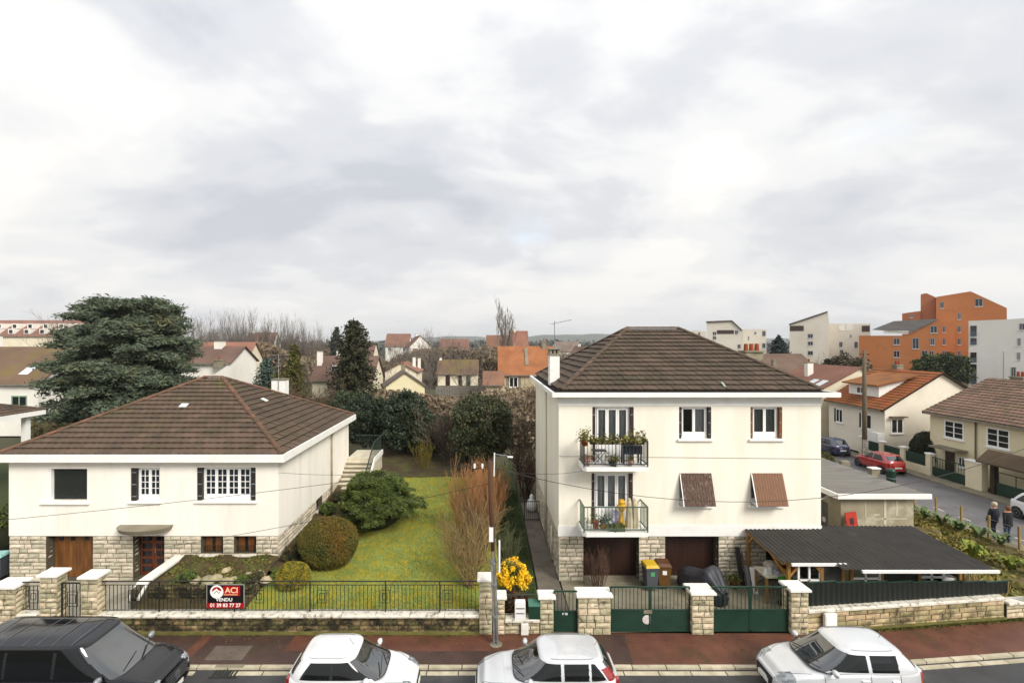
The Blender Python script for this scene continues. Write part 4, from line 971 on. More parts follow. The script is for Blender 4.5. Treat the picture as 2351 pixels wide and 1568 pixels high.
# ------------------------------------------------------------------ forecourt things
def bin_(x, y, rot, body, lid, label, extra=None, h=.96):
    t = thing('wheelie_bin', label, 'bin', (x, y, .01), rot, 'wheelie bins', local=True)
    MB().add([(-.19, -.2, .08), (.19, -.2, .08), (.19, .2, .08), (-.19, .2, .08), (-.25, -.27, h - .08), (.25, -.27, h - .08), (.25, .27, h - .08), (-.25, .27, h - .08)],
             [(0, 3, 2, 1), (4, 5, 6, 7), (0, 1, 5, 4), (1, 2, 6, 5), (2, 3, 7, 6), (3, 0, 4, 7)]).build('body', body, t)
    MB().box(-.27, .27, -.29, .28, h - .078, h - .045).build('rim', body, t)
    MB().add([(-.265, -.285, h - .043), (.265, -.285, h - .043), (.265, .3, h - .043), (-.265, .3, h - .043), (-.22, -.2, h + .04), (.22, -.2, h + .04), (.24, .28, h + .06), (-.24, .28, h + .06)],
             [(4, 5, 6, 7), (0, 1, 5, 4), (1, 2, 6, 5), (2, 3, 7, 6), (3, 0, 4, 7)]).build('lid', lid, t)
    for s_ in (-.21, .21): MB().tube([(s_ - .03, .22, .09), (s_ + .03, .22, .09)], .09, 12).build('wheel', CABLE, t)
    MB().tube([(-.2, .33, h - .06), (.2, .33, h - .06)], .015, 6).build('handle', body, t)
    if extra: MB().box(-.08, .08, -.262, -.256, h - .36, h - .2).build('sticker', extra, t)
    return t
GREYP = M('grey_plastic', '#4c5058', '#43464d', 3, .5); BROWNP = M('brown_plastic', '#6a4a1e', '#5a3c16', 3, .5)
bin_(X_(1493, 19.85), 19.85, R(4), GREYP, M('yellow_lid', '#c9a51a', '#b8930f', 3, .45), 'grey wheelie bin with yellow lid before the left garage pier', M('green_sticker', '#4c9a63', None, 3, .5))
bin_(X_(1523, 19.95), 19.98, R(-5), BROWNP, M('brown_lid', '#5a3416', '#4a2a11', 3, .5), 'brown wheelie bin next to the yellow lidded bin', PLASTW)
# covered motorcycle: draped sections along its length
t = thing('covered_motorcycle', 'motorcycle under a dark grey cover parked before the right garage', 'motorcycle', (8.15, 19.35, .01), R(-62), local=True)
secs = [(-1.05, .10, .30, .55), (-.85, .24, .16, .78), (-.5, .36, .06, .90), (-.1, .38, .05, .92), (.25, .42, .08, 1.12), (.45, .50, .10, 1.34), (.62, .44, .12, 1.26), (.85, .26, .10, .82), (1.05, .12, .2, .55)]
n = 22; vs = []; fs = []
for i, (x, w, zb, zt_) in enumerate(secs):
    for k in range(n):
        a = -math.pi * .12 + math.pi * 1.24 * k / (n - 1); c_, s_ = math.cos(a), math.sin(a)
        fold = 1 + .09 * math.sin(k * 2.2 + i * 1.3); yy = w * (abs(c_) ** .75) * (1 if c_ > 0 else -1) * fold; z = zb + (zt_ - zb) * max(0, s_ * .5 + .5 if s_ < 0 else .5 + .5 * s_ ** .8) if k not in (0, n - 1) else zb * .4
        vs.append((x + .03 * math.sin(k * 1.7), yy, z))
for i in range(len(secs) - 1):
    for k in range(n - 1): a = i * n + k; fs.append((a, a + 1, a + 1 + n, a + n))
fs.append(tuple(range(n))); fs.append(tuple(reversed(range((len(secs) - 1) * n, len(secs) * n))))
cv = MB().add(vs, fs).build('cover', M('grey_cover', '#33343c', '#25262d', 3, .55, bump=.3, bscale=9), t, True)
ss = cv.modifiers.new('smooth', 'SUBSURF'); ss.levels = 1; ss.render_levels = 1
for x in (-.72, .72): MB().tube([(x, -.06, .29), (x, .06, .29)], .29, 18).build('wheel', CABLE, t)
MB().box(-.1, .05, -.435, -.425, .5, .56).build('reflective_patch', M('orange_patch', '#c0662a', None, 3, .5), t); MB().box(.3, .5, .455, .475, .62, .72).build('reflective_patch', PLASTW, t)
def potted(x, y, z, r, h, potm, leafm, lh, label, n=260, name='potted_plant'):
    t = thing(name, label, 'plant pot', (x, y, z))
    MB().lathe([(r * .7, 0), (r, h), (r * 1.08, h), (r * 1.08, h * 1.1), (r * .9, h * 1.08)], (x, y, z), 14).build('pot', potm, t, True)
    g_ = np.random.default_rng(int(abs(x * 97 + y * 13) * 10))
    pts = g_.normal(0, 1, (n, 3)) * np.array([r * .75, r * .75, lh * .38]) + np.array([x, y, z + h + lh * .45]); pts[:, 2] = np.maximum(pts[:, 2], z + h)
    put('leaves', leaf_mesh('leaves', pts, r * .32, g_), leafm, t)
    return t
def leaf_mesh(name, pts, size, g_=rng, flat=0.0, asp=1.6, up=0.0, sizes=None):
    """diamond leaves, one per point, random directions; flat pulls them towards horizontal"""
    n = len(pts); d = g_.normal(0, 1, (n, 3)); d[:, 2] *= (1 - flat); d[:, 2] += up; d /= np.linalg.norm(d, axis=1)[:, None] + 1e-9
    e_ = g_.normal(0, 1, (n, 3)); e_[:, 2] *= (1 - flat); s = np.cross(d, e_); 
    if flat > .5: s = np.cross(d, np.array([0, 0, 1.0]) + g_.normal(0, .25, (n, 3)))
    s /= np.linalg.norm(s, axis=1)[:, None] + 1e-9
    L = size * (g_.uniform(.6, 1.4, n) if sizes is None else sizes); L = L[:, None]
    a = pts - d * L * asp / 2; b = pts + s * L / 2; c_ = pts + d * L * asp / 2; e2 = pts - s * L / 2
    V = np.stack([a, b, c_, e2], 1).reshape(-1, 3); return npmesh(name, V, np.arange(4 * n).reshape(-1, 4))
TERRA = M('terracotta', '#9a4a26', '#7d3a1d', 4, .8); LEAFG = M('pot_leaf', '#4c5a22', '#6a6a24', 8, .8, island=.35)
potted(X_(1682, 20.05), 19.95, .012, .17, .26, TERRA, LEAFG, .22, 'small green plant in a terracotta pot beside the stone pier')
def lean(name, label, u0, u1, mat, h, y=20.0, tilt=.25, w=None, cat='board'):
    x0, x1 = X_(u0, y), X_(u1, y); q = MB().add([(x0, y - tilt, .012), (x1, y - tilt, .012), (x1, y - tilt + .03, .012), (x0, y - tilt + .03, .012), (x0 - .08, y, h), (x1 - .08, y, h), (x1 - .08, y + .03, h), (x0 - .08, y + .03, h)], [(0, 3, 2, 1), (4, 5, 6, 7), (0, 1, 5, 4), (1, 2, 6, 5), (2, 3, 7, 6), (3, 0, 4, 7)])
    tag(q.build(name, mat), label, cat, 'boards leaning by the shed')
DKP = M('dark_plank', '#2b2724', '#1f1c1a', 4, .8)
lean('plank', 'tall dark plank leaning on the stone pier left of the shed', 1692, 1703, DKP, 1.45, 20.3, .3)
lean('plank', 'narrow dark board leaning beside the tall dark plank', 1706, 1710, M('brown_board', '#5a4534', None, 4, .8), 1.25, 20.2, .3)
lean('panel', 'grey sheet leaning under the shed workbench', 1714, 1722, M('grey_sheet', '#6c7075', None, 4, .6), .95, 19.7, .15, cat='panel')
lean('panel', 'narrow white panel leaning under the shed workbench', 1726, 1737, PLASTW, .95, 19.6, .15, cat='panel')
# ------------------------------------------------------------------ lean-to shed
sh = thing('lean_to_shed', 'open timber lean-to with black corrugated roof beside the cream house', 'shed', (10.4, 18, 0))
def roof_sheet(xa, xb, yb, zb, yf, zf, name='roof_sheet'):
    q = MB(); n = max(4, round((xb - xa) / .0875)); vs = []
    for i in range(n + 1):
        x = xa + (xb - xa) * i / n; c_ = .018 if i % 2 else -.018
        vs += [(x, yf, zf + c_), (x, yb, zb + c_)]
    q.add(vs, [(2 * i, 2 * i + 2, 2 * i + 3, 2 * i + 1) for i in range(n)]); return q.build(name, CORR, sh)
xx = 10.32
while xx < 17.2:
    xb = min(xx + .9, 17.25); fr = 17.78 if xb < 12.7 else 17.33
    j = random.uniform(-.008, .008)
    roof_sheet(xx, xb + .04, 20.42 if xb < 13.4 else 20.75, 2.13 + j, fr, 1.93 + j if fr > 17.5 else 1.89 + j)
    xx += .9
GUT = M('white_gutter', '#dfe0de', None, 3, .4)
MB().box(10.6, 12.5, 17.70, 17.77, 1.83, 1.92).build('gutter', GUT, sh); MB().box(12.72, 17.35, 17.25, 17.325, 1.79, 1.88).build('gutter', GUT, sh)
for x, y, zt_ in ((10.62, 17.95, 1.9), (10.42, 20.3, 2.08), (11.75, 17.9, 1.9), (12.48, 17.9, 1.9), (12.85, 18.0, 1.85), (14.0, 18.1, 1.85), (15.4, 18.2, 1.86), (16.95, 18.3, 1.87), (17.05, 20.6, 2.05), (14.0, 20.6, 2.05)):
    MB().bar((x, y, 0), (x, y, zt_), .1).build('post', TIMBER, sh)
for a, b in (((10.35, 17.95, 1.86), (12.6, 17.95, 1.86)), ((12.5, 18.05, 1.84), (17.2, 18.3, 1.86)), ((10.40, 17.9, 1.87), (10.40, 20.4, 2.04)), ((17.15, 17.5, 1.81), (17.15, 20.7, 2.04)), ((10.35, 20.4, 2.04), (13.4, 20.4, 2.04))):
    MB().bar(a, b, .07, .1).build('beam', TIMBER, sh)
for a, b in (((10.62, 17.95, 1.3), (10.38, 18.6, 1.9)), ((10.62, 17.95, 1.35), (11.1, 17.95, 1.88)), ((11.75, 17.9, 1.5), (11.45, 17.9, 1.88)), ((11.75, 17.9, 1.5), (12.05, 17.9, 1.88)), ((10.42, 20.3, 1.6), (10.42, 19.9, 2.0))):
    MB().bar(a, b, .07).build('brace', TIMBER, sh)
def shed_window(x0, x1, z0, z1, y):
    q = MB()
    for a, b in (((x0, z0), (x1, z0)), ((x0, z1), (x1, z1)), ((x0, z0), (x0, z1)), ((x1, z0), (x1, z1)), (((x0 + x1) / 2, z0), ((x0 + x1) / 2, z1)), ((x0, (z0 + z1) / 2), (x1, (z0 + z1) / 2))): q.bar((a[0], y, a[1]), (b[0], y, b[1]), .06)
    w = q.build('old_window', PVC, sh); MB().box(x0, x1, y - .004, y + .004, z0, z1).build('pane', GLASS, w)
shed_window(10.95, 11.7, .7, 1.82, 17.92); shed_window(12.9, 13.9, .75, 1.75, 18.06); shed_window(15.45, 16.3, .7, 1.75, 18.22)
MB().box(11.8, 12.45, 17.86, 17.875, .3, 1.85).build('dark_panel', M('mesh_panel', '#33322c', '#26251f', 5, .8), sh); MB().box(12.95, 13.95, 18.12, 18.14, .1, 1.0).build('dark_panel', MATS['mesh_panel'], sh); MB().box(14.05, 15.35, 18.2, 18.22, .1, 1.82).build('dark_panel', MATS['mesh_panel'], sh)
MB().box(17.08, 17.12, 18.3, 20.5, .05, 1.8).build('side_panel', MATS['mesh_panel'], sh)
t = thing('workbench', 'workbench with pale top crowded with clutter under the shed', 'workbench', (10.9, 19.2, 0))
MB().box(10.25, 11.6, 18.7, 19.6, .95, 1.0).build('top', M('bench_top', '#d8d2c2', '#b0a688', 5, .7), t)
for x in (10.3, 11.5):
    for y in (18.75, 19.5): MB().bar((x, y, 0), (x, y, .95), .07).build('leg', TIMBER, t)
CARD = M('cardboard', '#8a6228', '#74501f', 3, .85)
def openbox(x, y, z, w, d, h, mat, label, rot=0, name='box', cat='box'):
    t = thing(name, label, cat, (x, y, z), rot, local=True)
    MB().box(-w / 2, w / 2, -d / 2, d / 2, 0, .01).build('bottom', mat, t)
    for a in ((-w / 2, w / 2, -d / 2, -d / 2 + .01), (-w / 2, w / 2, d / 2 - .01, d / 2), (-w / 2, -w / 2 + .01, -d / 2 + .01, d / 2 - .01), (w / 2 - .01, w / 2, -d / 2 + .01, d / 2 - .01)): MB().box(*a, .01, h).build('side', mat, t)
    return t
openbox(11.25, 19.1, 1.002, .55, .4, .22, CARD, 'open cardboard box on the shed workbench', R(20), 'cardboard_box')
openbox(10.45, 18.95, 1.002, .2, .16, .22, PLASTW, 'small white box at the front corner of the workbench', R(8), 'white_box')
openbox(10.72, 18.9, 1.002, .14, .12, .18, M('blue_carton', '#33436e', '#c8ccd4', 12, .6), 'blue and white carton on the workbench', R(-14), 'carton')
t = thing('sack', 'pale crumpled sack behind the boxes on the workbench', 'sack', (10.85, 19.4, 1.0))
MB().lathe([(.05, 0), (.26, .03), (.3, .12), (.24, .22), (.1, .27), (.03, .28)], (10.85, 19.42, 1.002), 10).build('bag', M('sack_cloth', '#b3aca0', '#8f8779', 6, .9, bump=.5, bscale=8), t, True)
bin_(10.95, 18.45, R(8), M('charcoal_plastic', '#3b3e44', '#303338', 3, .5), M('green_lid_bin', '#3d8a2c', '#2f7321', 3, .5), 'charcoal bin with bright green lid under the shed workbench', PLASTW)
# plastic garden chair
t = thing('garden_chair', 'beige plastic garden chair under the shed edge', 'chair', (11.55, 18.3, 0), R(25), local=True); BEI = M('beige_plastic', '#a59c8b', '#8f8677', 3, .6)
MB().box(-.22, .22, -.22, .2, .40, .43).build('seat', BEI, t); MB().add([(-.22, .2, .43), (.22, .2, .43), (.2, .3, .85), (-.2, .3, .85), (-.22, .225, .43), (.22, .225, .43), (.2, .325, .85), (-.2, .325, .85)], [(0, 1, 2, 3), (7, 6, 5, 4), (3, 2, 6, 7), (0, 3, 7, 4), (1, 5, 6, 2)]).build('backrest', BEI, t)
for x in (-.2, .2):
    for y in (-.2, .18): MB().bar((x * 1.1, y * 1.1, 0), (x, y, .4), .05).build('leg', BEI, t)
    MB().bar((x * 1.15, -.2, .62), (x * 1.1, .25, .64), .05, .03).build('armrest', BEI, t)
t = thing('white_appliance', 'white chest with open lid at the right end of the shed', 'chest', (16.4, 18.0, 0))
MB().bevbox(16.2, 16.95, 18.35, 19.0, 0.0, 1.12, .02).build('body', PLASTW, t); MB().add([(16.2, 19.0, 1.13), (16.95, 19.0, 1.13), (16.95, 19.2, 1.62), (16.2, 19.2, 1.62), (16.2, 19.05, 1.13), (16.95, 19.05, 1.13), (16.95, 19.25, 1.62), (16.2, 19.25, 1.62)], [(0, 1, 2, 3), (7, 6, 5, 4), (3, 2, 6, 7), (0, 3, 7, 4), (1, 5, 6, 2), (0, 4, 5, 1)]).build('lid', M('chest_lid', '#23252b', None, 3, .4), t)
# ------------------------------------------------------------------ balcony things
x0, x1, Y, zs, zr = BAL2
PLM = M('flower_leaf', '#4a5a20', '#7a6a1e', 9, .8, island=.4); PET = M('white_petals', '#e6dcd6', '#d59a8e', 20, .7, island=.2)
for k, (a, b, lh_) in enumerate(((x0 + .25, x0 + 1.0, .22), (x0 + 1.02, x0 + 1.75, .26), (x0 + 1.78, x1 - .1, .4))):
    t = thing('flower_box', ('flower box at the left of the upper balcony rail', 'flower box in the middle of the upper balcony rail', 'fuller flower box at the right end of the upper balcony rail')[k], 'flower box', (a, Y, zr - .12), 0, 'flower boxes on the upper balcony')
    MB().box(a, b, Y + .03, Y + .2, zr - .13, zr + .02).build('trough', M('dark_trough', '#3a2a20', None, 3, .7), t); g_ = np.random.default_rng(40 + k)
    pts = np.stack([g_.uniform(a - .05, b + .05, 330), g_.normal(Y + .06, .09, 330), zr + np.abs(g_.normal(0, lh_ * .5, 330)) - .06], 1); put('leaves', leaf_mesh('leaves', pts, .06, g_), PLM, t)
    pts = np.stack([g_.uniform(a, b, 14), g_.normal(Y - .05, .06, 14), zr + g_.uniform(-.1, .15, 14)], 1); put('blossoms', leaf_mesh('blossoms', pts, .05, g_, asp=1.0), PET, t)
potted(x0 + .03, Y + .05, zr - .18, .14, .2, TERRA, PLM, .34, 'trailing plant hung on the left corner of the upper balcony', 380)
t = thing('raised_planter', 'dark blue raised planter table on the upper balcony', 'planter', (x1 - .5, Y + .45, zs)); DB = M('dark_blue_plastic', '#1d2430', '#151a24', 3, .5)
MB().box(x1 - .85, x1 - .12, Y + .3, Y + .68, zs + .42, zs + .74).build('trough', DB, t)
for x in (x1 - .82, x1 - .16):
    for y in (Y + .33, Y + .65): MB().bar((x, y, zs), (x, y, zs + .42), .05).build('leg', DB, t)
t = thing('folding_table', 'small dark folding table on the upper balcony', 'table', (x0 + .65, Y + .5, zs))
MB().box(x0 + .4, x0 + .95, Y + .3, Y + .7, zs + .52, zs + .545).build('top', BLACKM, t)
for a, b in (((x0 + .45, Y + .33), (x0 + .9, Y + .33)), ((x0 + .45, Y + .67), (x0 + .9, Y + .67))):
    MB().bar((*a, zs), (*b, zs + .52), .02).build('leg', BLACKM, t); MB().bar((*b, zs), (*a, zs + .52), .02).build('leg', BLACKM, t)
potted(x0 + 1.15, Y + .2, zs, .16, .16, M('black_pot', '#23211f', None, 3, .6), PLM, .22, 'bushy plant in a black bowl on the upper balcony floor')
potted(x1 - .62, Y + .2, zs, .11, .17, M('red_white_pot', '#b4604f', '#d8c9bd', 18, .7), PLM, .12, 'red and white pot under the dark planter table', 80)
potted(x0 + .16, Y + .2, zs, .13, .22, M('pink_pot', '#c08070', '#d8c9bd', 14, .7), M('red_flower', '#9c3a2c', '#55602a', 12, .8, island=.3), .2, 'red flowered pot in the left corner of the upper balcony', 150)
x0, x1, Y, zs, zr = BAL1
potted(x0 + .52, Y + .35, zs, .13, .3, TERRA, LEAFG, .3, 'thin plant in a tall terracotta pot on the lower balcony', 60)
potted(x0 + .8, Y + .3, zs, .14, .16, M('ochre_pot', '#8a6a2c', None, 4, .8), M('dark_leaf', '#1d2a1e', '#2b3a2a', 8, .8, island=.3), .36, 'dark leafy plant in an ochre pot on the lower balcony', 160)
potted(x0 + 1.05, Y + .5, zs, .13, .2, PLASTW, M('blue_green_leaf', '#3f6a55', '#57705a', 8, .8, island=.3), .3, 'blue green plant in a white pot on the lower balcony', 130)
potted(x0 + .22, Y + .3, zs, .12, .2, PLASTW, LEAFG, .2, 'small plant in a white pot in the left corner of the lower balcony', 90)
t = thing('planter_trough', 'low green planter trough on the lower balcony floor', 'planter', (x0 + 1.3, Y + .2, zs)); MB().box(x0 + 1.0, x0 + 1.6, Y + .08, Y + .28, zs, zs + .16).build('trough', M('olive_plastic', '#5e6238', None, 4, .7), t)
g_ = np.random.default_rng(77); put('leaves', leaf_mesh('leaves', np.stack([g_.uniform(x0 + 1.0, x0 + 1.6, 160), g_.uniform(Y + .08, Y + .28, 160), zs + .16 + g_.uniform(0, .1, 160)], 1), .05, g_), LEAFG, t)
t = thing('yellow_ornament', 'tall yellow flower ornament on the lower balcony', 'ornament', (x0 + 1.55, Y + .5, zs)); YEL = M('yellow_plastic', '#d6a812', '#c08a0c', 9, .5)
MB().lathe([(.13, 0), (.12, .25), (.05, .4), (.05, .62), (.12, .68), (.2, .82), (.12, .9), (.14, 1.0), (.1, 1.08), (.02, 1.1)], (x0 + 1.58, Y + .55, zs), 9).build('stand', YEL, t)
t = thing('folded_parasol', 'folded cream parasol cover leaning at the right of the lower balcony', 'parasol', (x1 - .35, Y + .4, zs)); CRM = M('cream_cloth', '#c9bea4', '#aca083', 5, .9, bump=.4, bscale=6)
for k, dx in enumerate((0, .22)): MB().lathe([(.14, 0), (.16, .2), (.11, .6), (.09, .95), (.05, 1.12), (.02, 1.15)], (x1 - .55 + dx, Y + .55, zs), 9).build('folded_cloth', CRM, t)
t = thing('paper_sack', 'white and purple sack standing on the lower balcony', 'sack', (x0 + 1.35, Y + .6, zs)); MB().bevbox(x0 + 1.22, x0 + 1.48, Y + .62, Y + .74, zs, zs + .62, .03).build('bag', M('purple_white', '#d8d4de', '#6a5688', 7, .6), t)
# small gate across the side path, sack, leaves on the ground
t = thing('path_gate', 'small black iron gate across the path beside the cream house', 'gate', (2.5, 27.4, 0))
for a, b in (((2.08, .08), (2.86, .08)), ((2.08, 1.05), (2.86, 1.05)), ((2.08, .02), (2.08, 1.08)), ((2.86, .02), (2.86, 1.08))): MB().bar((a[0], 27.4, a[1]), (b[0], 27.4, b[1]), .04).build('frame_bar', BLACKM, t)
for i in range(1, 7): x = 2.08 + .78 * i / 7; MB().bar((x, 27.4, .08), (x, 27.4, 1.05), .018).build('bar', BLACKM, t)
t = thing('white_sack', 'white plastic sack beyond the path gate against the cream house', 'sack', (2.6, 29.0, .01)); MB().lathe([(.1, 0), (.26, .05), (.3, .3), (.22, .6), (.1, .72), (.12, .85), (.03, .95)], (2.6, 29.0, .012), 10).build('bag', PLASTW, t, True)
g_ = np.random.default_rng(88); n = 520; x = g_.uniform(-14, 18, n); x = np.concatenate([x, g_.uniform(3.2, 10.2, 160)]); y = np.concatenate([np.array([kerbY(a) + .2 + (wallY(a) - kerbY(a) - .25) * g_.uniform(0, 1) ** .6 for a in x[:n]]), g_.uniform(17.1, 20.3, 160)])
o = put('fallen_leaves', leaf_mesh('fallen_leaves', np.stack([x, y, np.full(len(x), .022)], 1), .045, g_, .9, 1.3), M('dead_leaf', '#7a5a30', '#5a4022', 9, .9, island=.5)); tag(o, 'dead leaves scattered on pavement and forecourt', 'leaves', kind='stuff')
# ------------------------------------------------------------------ vehicles
def carpaint(name, col, metal=0.35, rough=0.35): return M(name, col, None, 2, rough, metal=metal, coat=0.9, dirt=(tuple(x * .75 for x in hexc(col)), 1.5, .55, .9))
CGLASS = M('car_glass', '#0c1012', '#080a0c', 2, 0.02, spec=0.5); WGLASS = M('windshield_glass', '#1a2226', '#0f1417', 2, 0.02, spec=0.9, coat=1.0)
TYRE = M('tyre', '#1b1b1c', None, 4, .8); RIM = M('alloy_rim', '#8f9396', '#6f7376', 6, .35, metal=.7); TRIM = M('black_trim', '#18191b', None, 4, .5)
HEAD = M('headlight_lens', '#9aa1a5', '#5f666a', 14, .05, coat=.8); TAIL = M('tail_light', '#a01410', '#6a0c0a', 12, .12, coat=.8); AMBER = M('amber_light', '#c2581a', '#a01410', 14, .12, coat=.8)
PLATE = M('number_plate', '#d9d9d2', None, 3, .4)
def lerp_tab(tab, x):
    for (a, p), (b, q_) in zip(tab, tab[1:]):
        if x <= b: t = (x - a) / (b - a); t = max(0, t); t = t * t * (3 - 2 * t) * .5 + t * .5; return p + (q_ - p) * t
    return tab[-1][1]
def superring(cx, a, b, n, N=380):
    th = np.linspace(0, 2 * math.pi, 1500, endpoint=False); c, s = np.cos(th), np.sin(th)
    x = a * np.sign(c) * np.abs(c) ** (2 / n); y = b * np.sign(s) * np.abs(s) ** (2 / n)
    d = np.hypot(np.diff(np.append(x, x[0])), np.diff(np.append(y, y[0]))); cum = np.concatenate([[0], np.cumsum(d)]); t = np.linspace(0, cum[-1], N, endpoint=False)
    xx = np.append(x, x[0]); yy = np.append(y, y[0]); return cx + np.interp(t, cum, xx), np.interp(t, cum, yy)
SEC = [(.86, 0.0), (.955, .08), (.985, .22), (1.0, .42), (1.0, .60), (.985, .76), (.965, .89), (.93, .965), (.85, .995), (.6, 1.008), (.3, 1.014), (0, 1.016)]
def make_car(name, label, cat, loc, rz, p, paint, group=None):
    t = thing(name, label, cat, loc, rz, group, local=True); L, W, H = p['L'], p['W'], p['H']; hl = L / 2
    def hw(x): return W / 2 * max(0.0, 1 - abs(x / hl) ** p.get('n', 5.5)) ** (1 / p.get('n', 5.5)) * (1 - .05 * max(0, x / hl) ** 2)
    k = np.linspace(-1, 1, 190); xs = np.sign(k) * (1 - (1 - np.abs(k)) ** 1.6) * hl * .9995
    prof = [(-math.cos(0) * 0, 0)]
    sec = []
    for (f, z), (f2, z2) in zip(SEC, SEC[1:]): sec += [(f + (f2 - f) * i / 3, z + (z2 - z) * i / 3) for i in range(3)]
    sec.append(SEC[-1]); sec = sec + [(-f, z) for f, z in reversed(sec[:-1])]; m = len(sec)
    V = []; mid = []
    for x in xs:
        zt_ = lerp_tab(p['top'], x / hl); zb_ = lerp_tab(p['bot'], x / hl); w = hw(x)
        for f, z in sec: V.append((x, f * w, zb_ + (zt_ - zb_) * z))
    groups = {}
    for i in range(len(xs) - 1):
        for j in range(m - 1):
            a = i * m + j; f = (a, a + m, a + m + 1, a + 1); c = [sum(V[q_][d] for q_ in f) / 4 for d in range(3)]; g = p['cls'](c[0] / hl, abs(c[1]) / (W / 2), c[2], c[1] > 0)
            groups.setdefault(g, []).append(f)
    groups.setdefault('body', []).append(tuple(range(m))); groups['body'].append(tuple(reversed(range((len(xs) - 1) * m, len(xs) * m))))
    groups['body'] += [(i * m, i * m + m - 1, (i + 1) * m + m - 1, (i + 1) * m) for i in range(len(xs) - 1)]
    mats = {'body': paint, 'headlight': HEAD, 'tail_light': p.get('tailmat', TAIL), 'grille': TRIM, 'bumper_trim': TRIM}
    def sub(nm, faces, mat, parent=t):
        used = sorted({v for f in faces for v in f}); ix = {v: i for i, v in enumerate(used)}
        me = bpy.data.meshes.new(nm); me.from_pydata([VV[v] for v in used], [], [tuple(ix[v] for v in f) for f in faces]); me.polygons.foreach_set('use_smooth', [True] * len(faces)); me.update(); return put(nm, me, mat, parent)
    VV = V; body = None
    for g, fs in sorted(groups.items()):
        nm, side = (g.split('|') + [''])[:2]; o = sub(nm, fs, mats[nm])
        if nm == 'body': body = o
    # greenhouse
    g = p['gh']; NT = 40; rings = []; N = 380; zb_, zr_ = g['zb'], H - g['crown']; info = []
    for i in range(NT + 1):
        q_ = i / NT; e_ = q_ ** g.get('bow', 1.0)
        xf = g['xf0'] + (g['xf1'] - g['xf0']) * (q_ + .10 * math.sin(math.pi * q_)) ; xr = g['xr0'] + (g['xr1'] - g['xr0']) * (q_ - .06 * math.sin(math.pi * q_))
        wd = g['wb'] + (g['wr'] - g['wb']) * q_ ** 1.35; x, y = superring((xf + xr) / 2, (xf - xr) / 2, wd, g.get('n', 4.6)); rings.append((x, y, np.full(N, zb_ + (zr_ - zb_) * q_))); info.append((xf, xr, wd, q_))
    for s_ in np.linspace(.12, .97, 7):
        xf, xr, wd, _ = info[NT]; x, y = superring((xf + xr) / 2, (xf - xr) / 2 * (1 - s_), wd * (1 - s_), g.get('n', 4.6) - 1.6 * s_); rings.append((x, y, np.full(N, zr_ + g['crown'] * (1 - (1 - s_) ** 2)))); info.append(None)
    VV = [(float(x), float(y), float(z)) for X, Y_, Z in rings for x, y, z in zip(X, Y_, Z)]; gl = {}
    for i in range(len(rings) - 1):
        for j in range(N):
            j2 = (j + 1) % N; f = (i * N + j, i * N + j2, (i + 1) * N + j2, (i + 1) * N + j); nm = 'cabin'
            if i < NT:
                xf, xr, wd, q_ = info[i]; q_ += .5 / NT; cx = sum(VV[v][0] for v in f) / 4; cy = sum(VV[v][1] for v in f) / 4; cxm, aa = (xf + xr) / 2, (xf - xr) / 2; nx, ny = (cx - cxm) / aa, cy / wd
                if g.get('tl') and nx < -.4 and .66 < abs(ny) < .985 and q_ < .62 and cx < xr + .26: nm = 'tail_light|%d' % (cy > 0)
                elif q_ < .93:
                    if nx > .3 and abs(ny) < .90: nm = 'windshield' if q_ > .02 else 'cowl'
                    elif nx < -.3 and abs(ny) < .80: nm = 'rear_window' if .22 < q_ < .88 else 'cabin'
                    elif abs(ny) > .9 and .10 < q_ < .90:
                        for wi, (a, b, sl) in enumerate(g['win']):
                            lo_ = a if a is not None else xr + sl; hi_ = b if b is not None else xf - .17
                            if lo_ < cx < hi_: nm = 'side_window|%d%d' % (wi, cy > 0)
                        if nm == 'cabin' and g.get('dark_pillars') and xr + .35 < cx < xf - .12: nm = 'pillar'
            gl.setdefault(nm, []).append(f)
    gl['cabin'].append(tuple(range((len(rings) - 1) * N, len(rings) * N)))
    for nm, fs in sorted(gl.items()):
        sub(nm.split('|')[0], fs, {'cabin': paint, 'cowl': TRIM, 'pillar': TRIM, 'windshield': WGLASS, 'rear_window': WGLASS, 'tail_light': TAIL}.get(nm.split('|')[0], CGLASS))
    for s_ in (1, -1):
        X_r, Y_r, Z_r = rings[NT + 1]; pr = sorted([(float(x), float(y), float(z) + .002) for x, y, z in zip(X_r, Y_r, Z_r) if y * s_ > .9 * g['wr'] * .86]); pr = pr[3:-3:4]
        if len(pr) > 3: MB().tube(pr, .007, 4).build('roof_seam', TRIM, t)
    # mirrors, handles, seams, wheels, plates, wipers, aerial
    zb2 = g['zb']
    for s_ in (1, -1):
        mx = g['xf0'] - .42; my = s_ * (W / 2 + .075)
        q = MB().lathe([(.02, -.085), (.075, -.07), (.1, 0), (.085, .05), (.03, .075)], n=10); q.v = [(x * .75, y * 1.25, z) for x, y, z in q.v]; mr_ = q.xf(Matrix.Translation((mx, my, zb2 + .09))).build('mirror', p.get('mirrormat', paint), t, True)
        MB().bar((mx, s_ * (W / 2 - .09), zb2 + .01), (mx, my, zb2 + .06), .05).build('stem', TRIM, mr_)
        for hx in p['handles']: MB().bevbox(hx - .09, hx + .09, -.02, .02, -.015, .015, .008).xf(Matrix.Translation((0, s_ * (hw(hx) * .99 + .012), zb2 - .14))).build('door_handle', p.get('handlemat', paint), t)
        for hx in p['seams']:
            q = MB(); zt_ = lerp_tab(p['top'], hx / hl); z0 = lerp_tab(p['bot'], hx / hl)
            pts = [Vector((hx, s_ * (hw(hx) * f + .0025), z0 + (zt_ - z0) * z)) for f, z in SEC[2:8]]
            q.tube(pts, .006, 4).build('door_seam', TRIM, t)
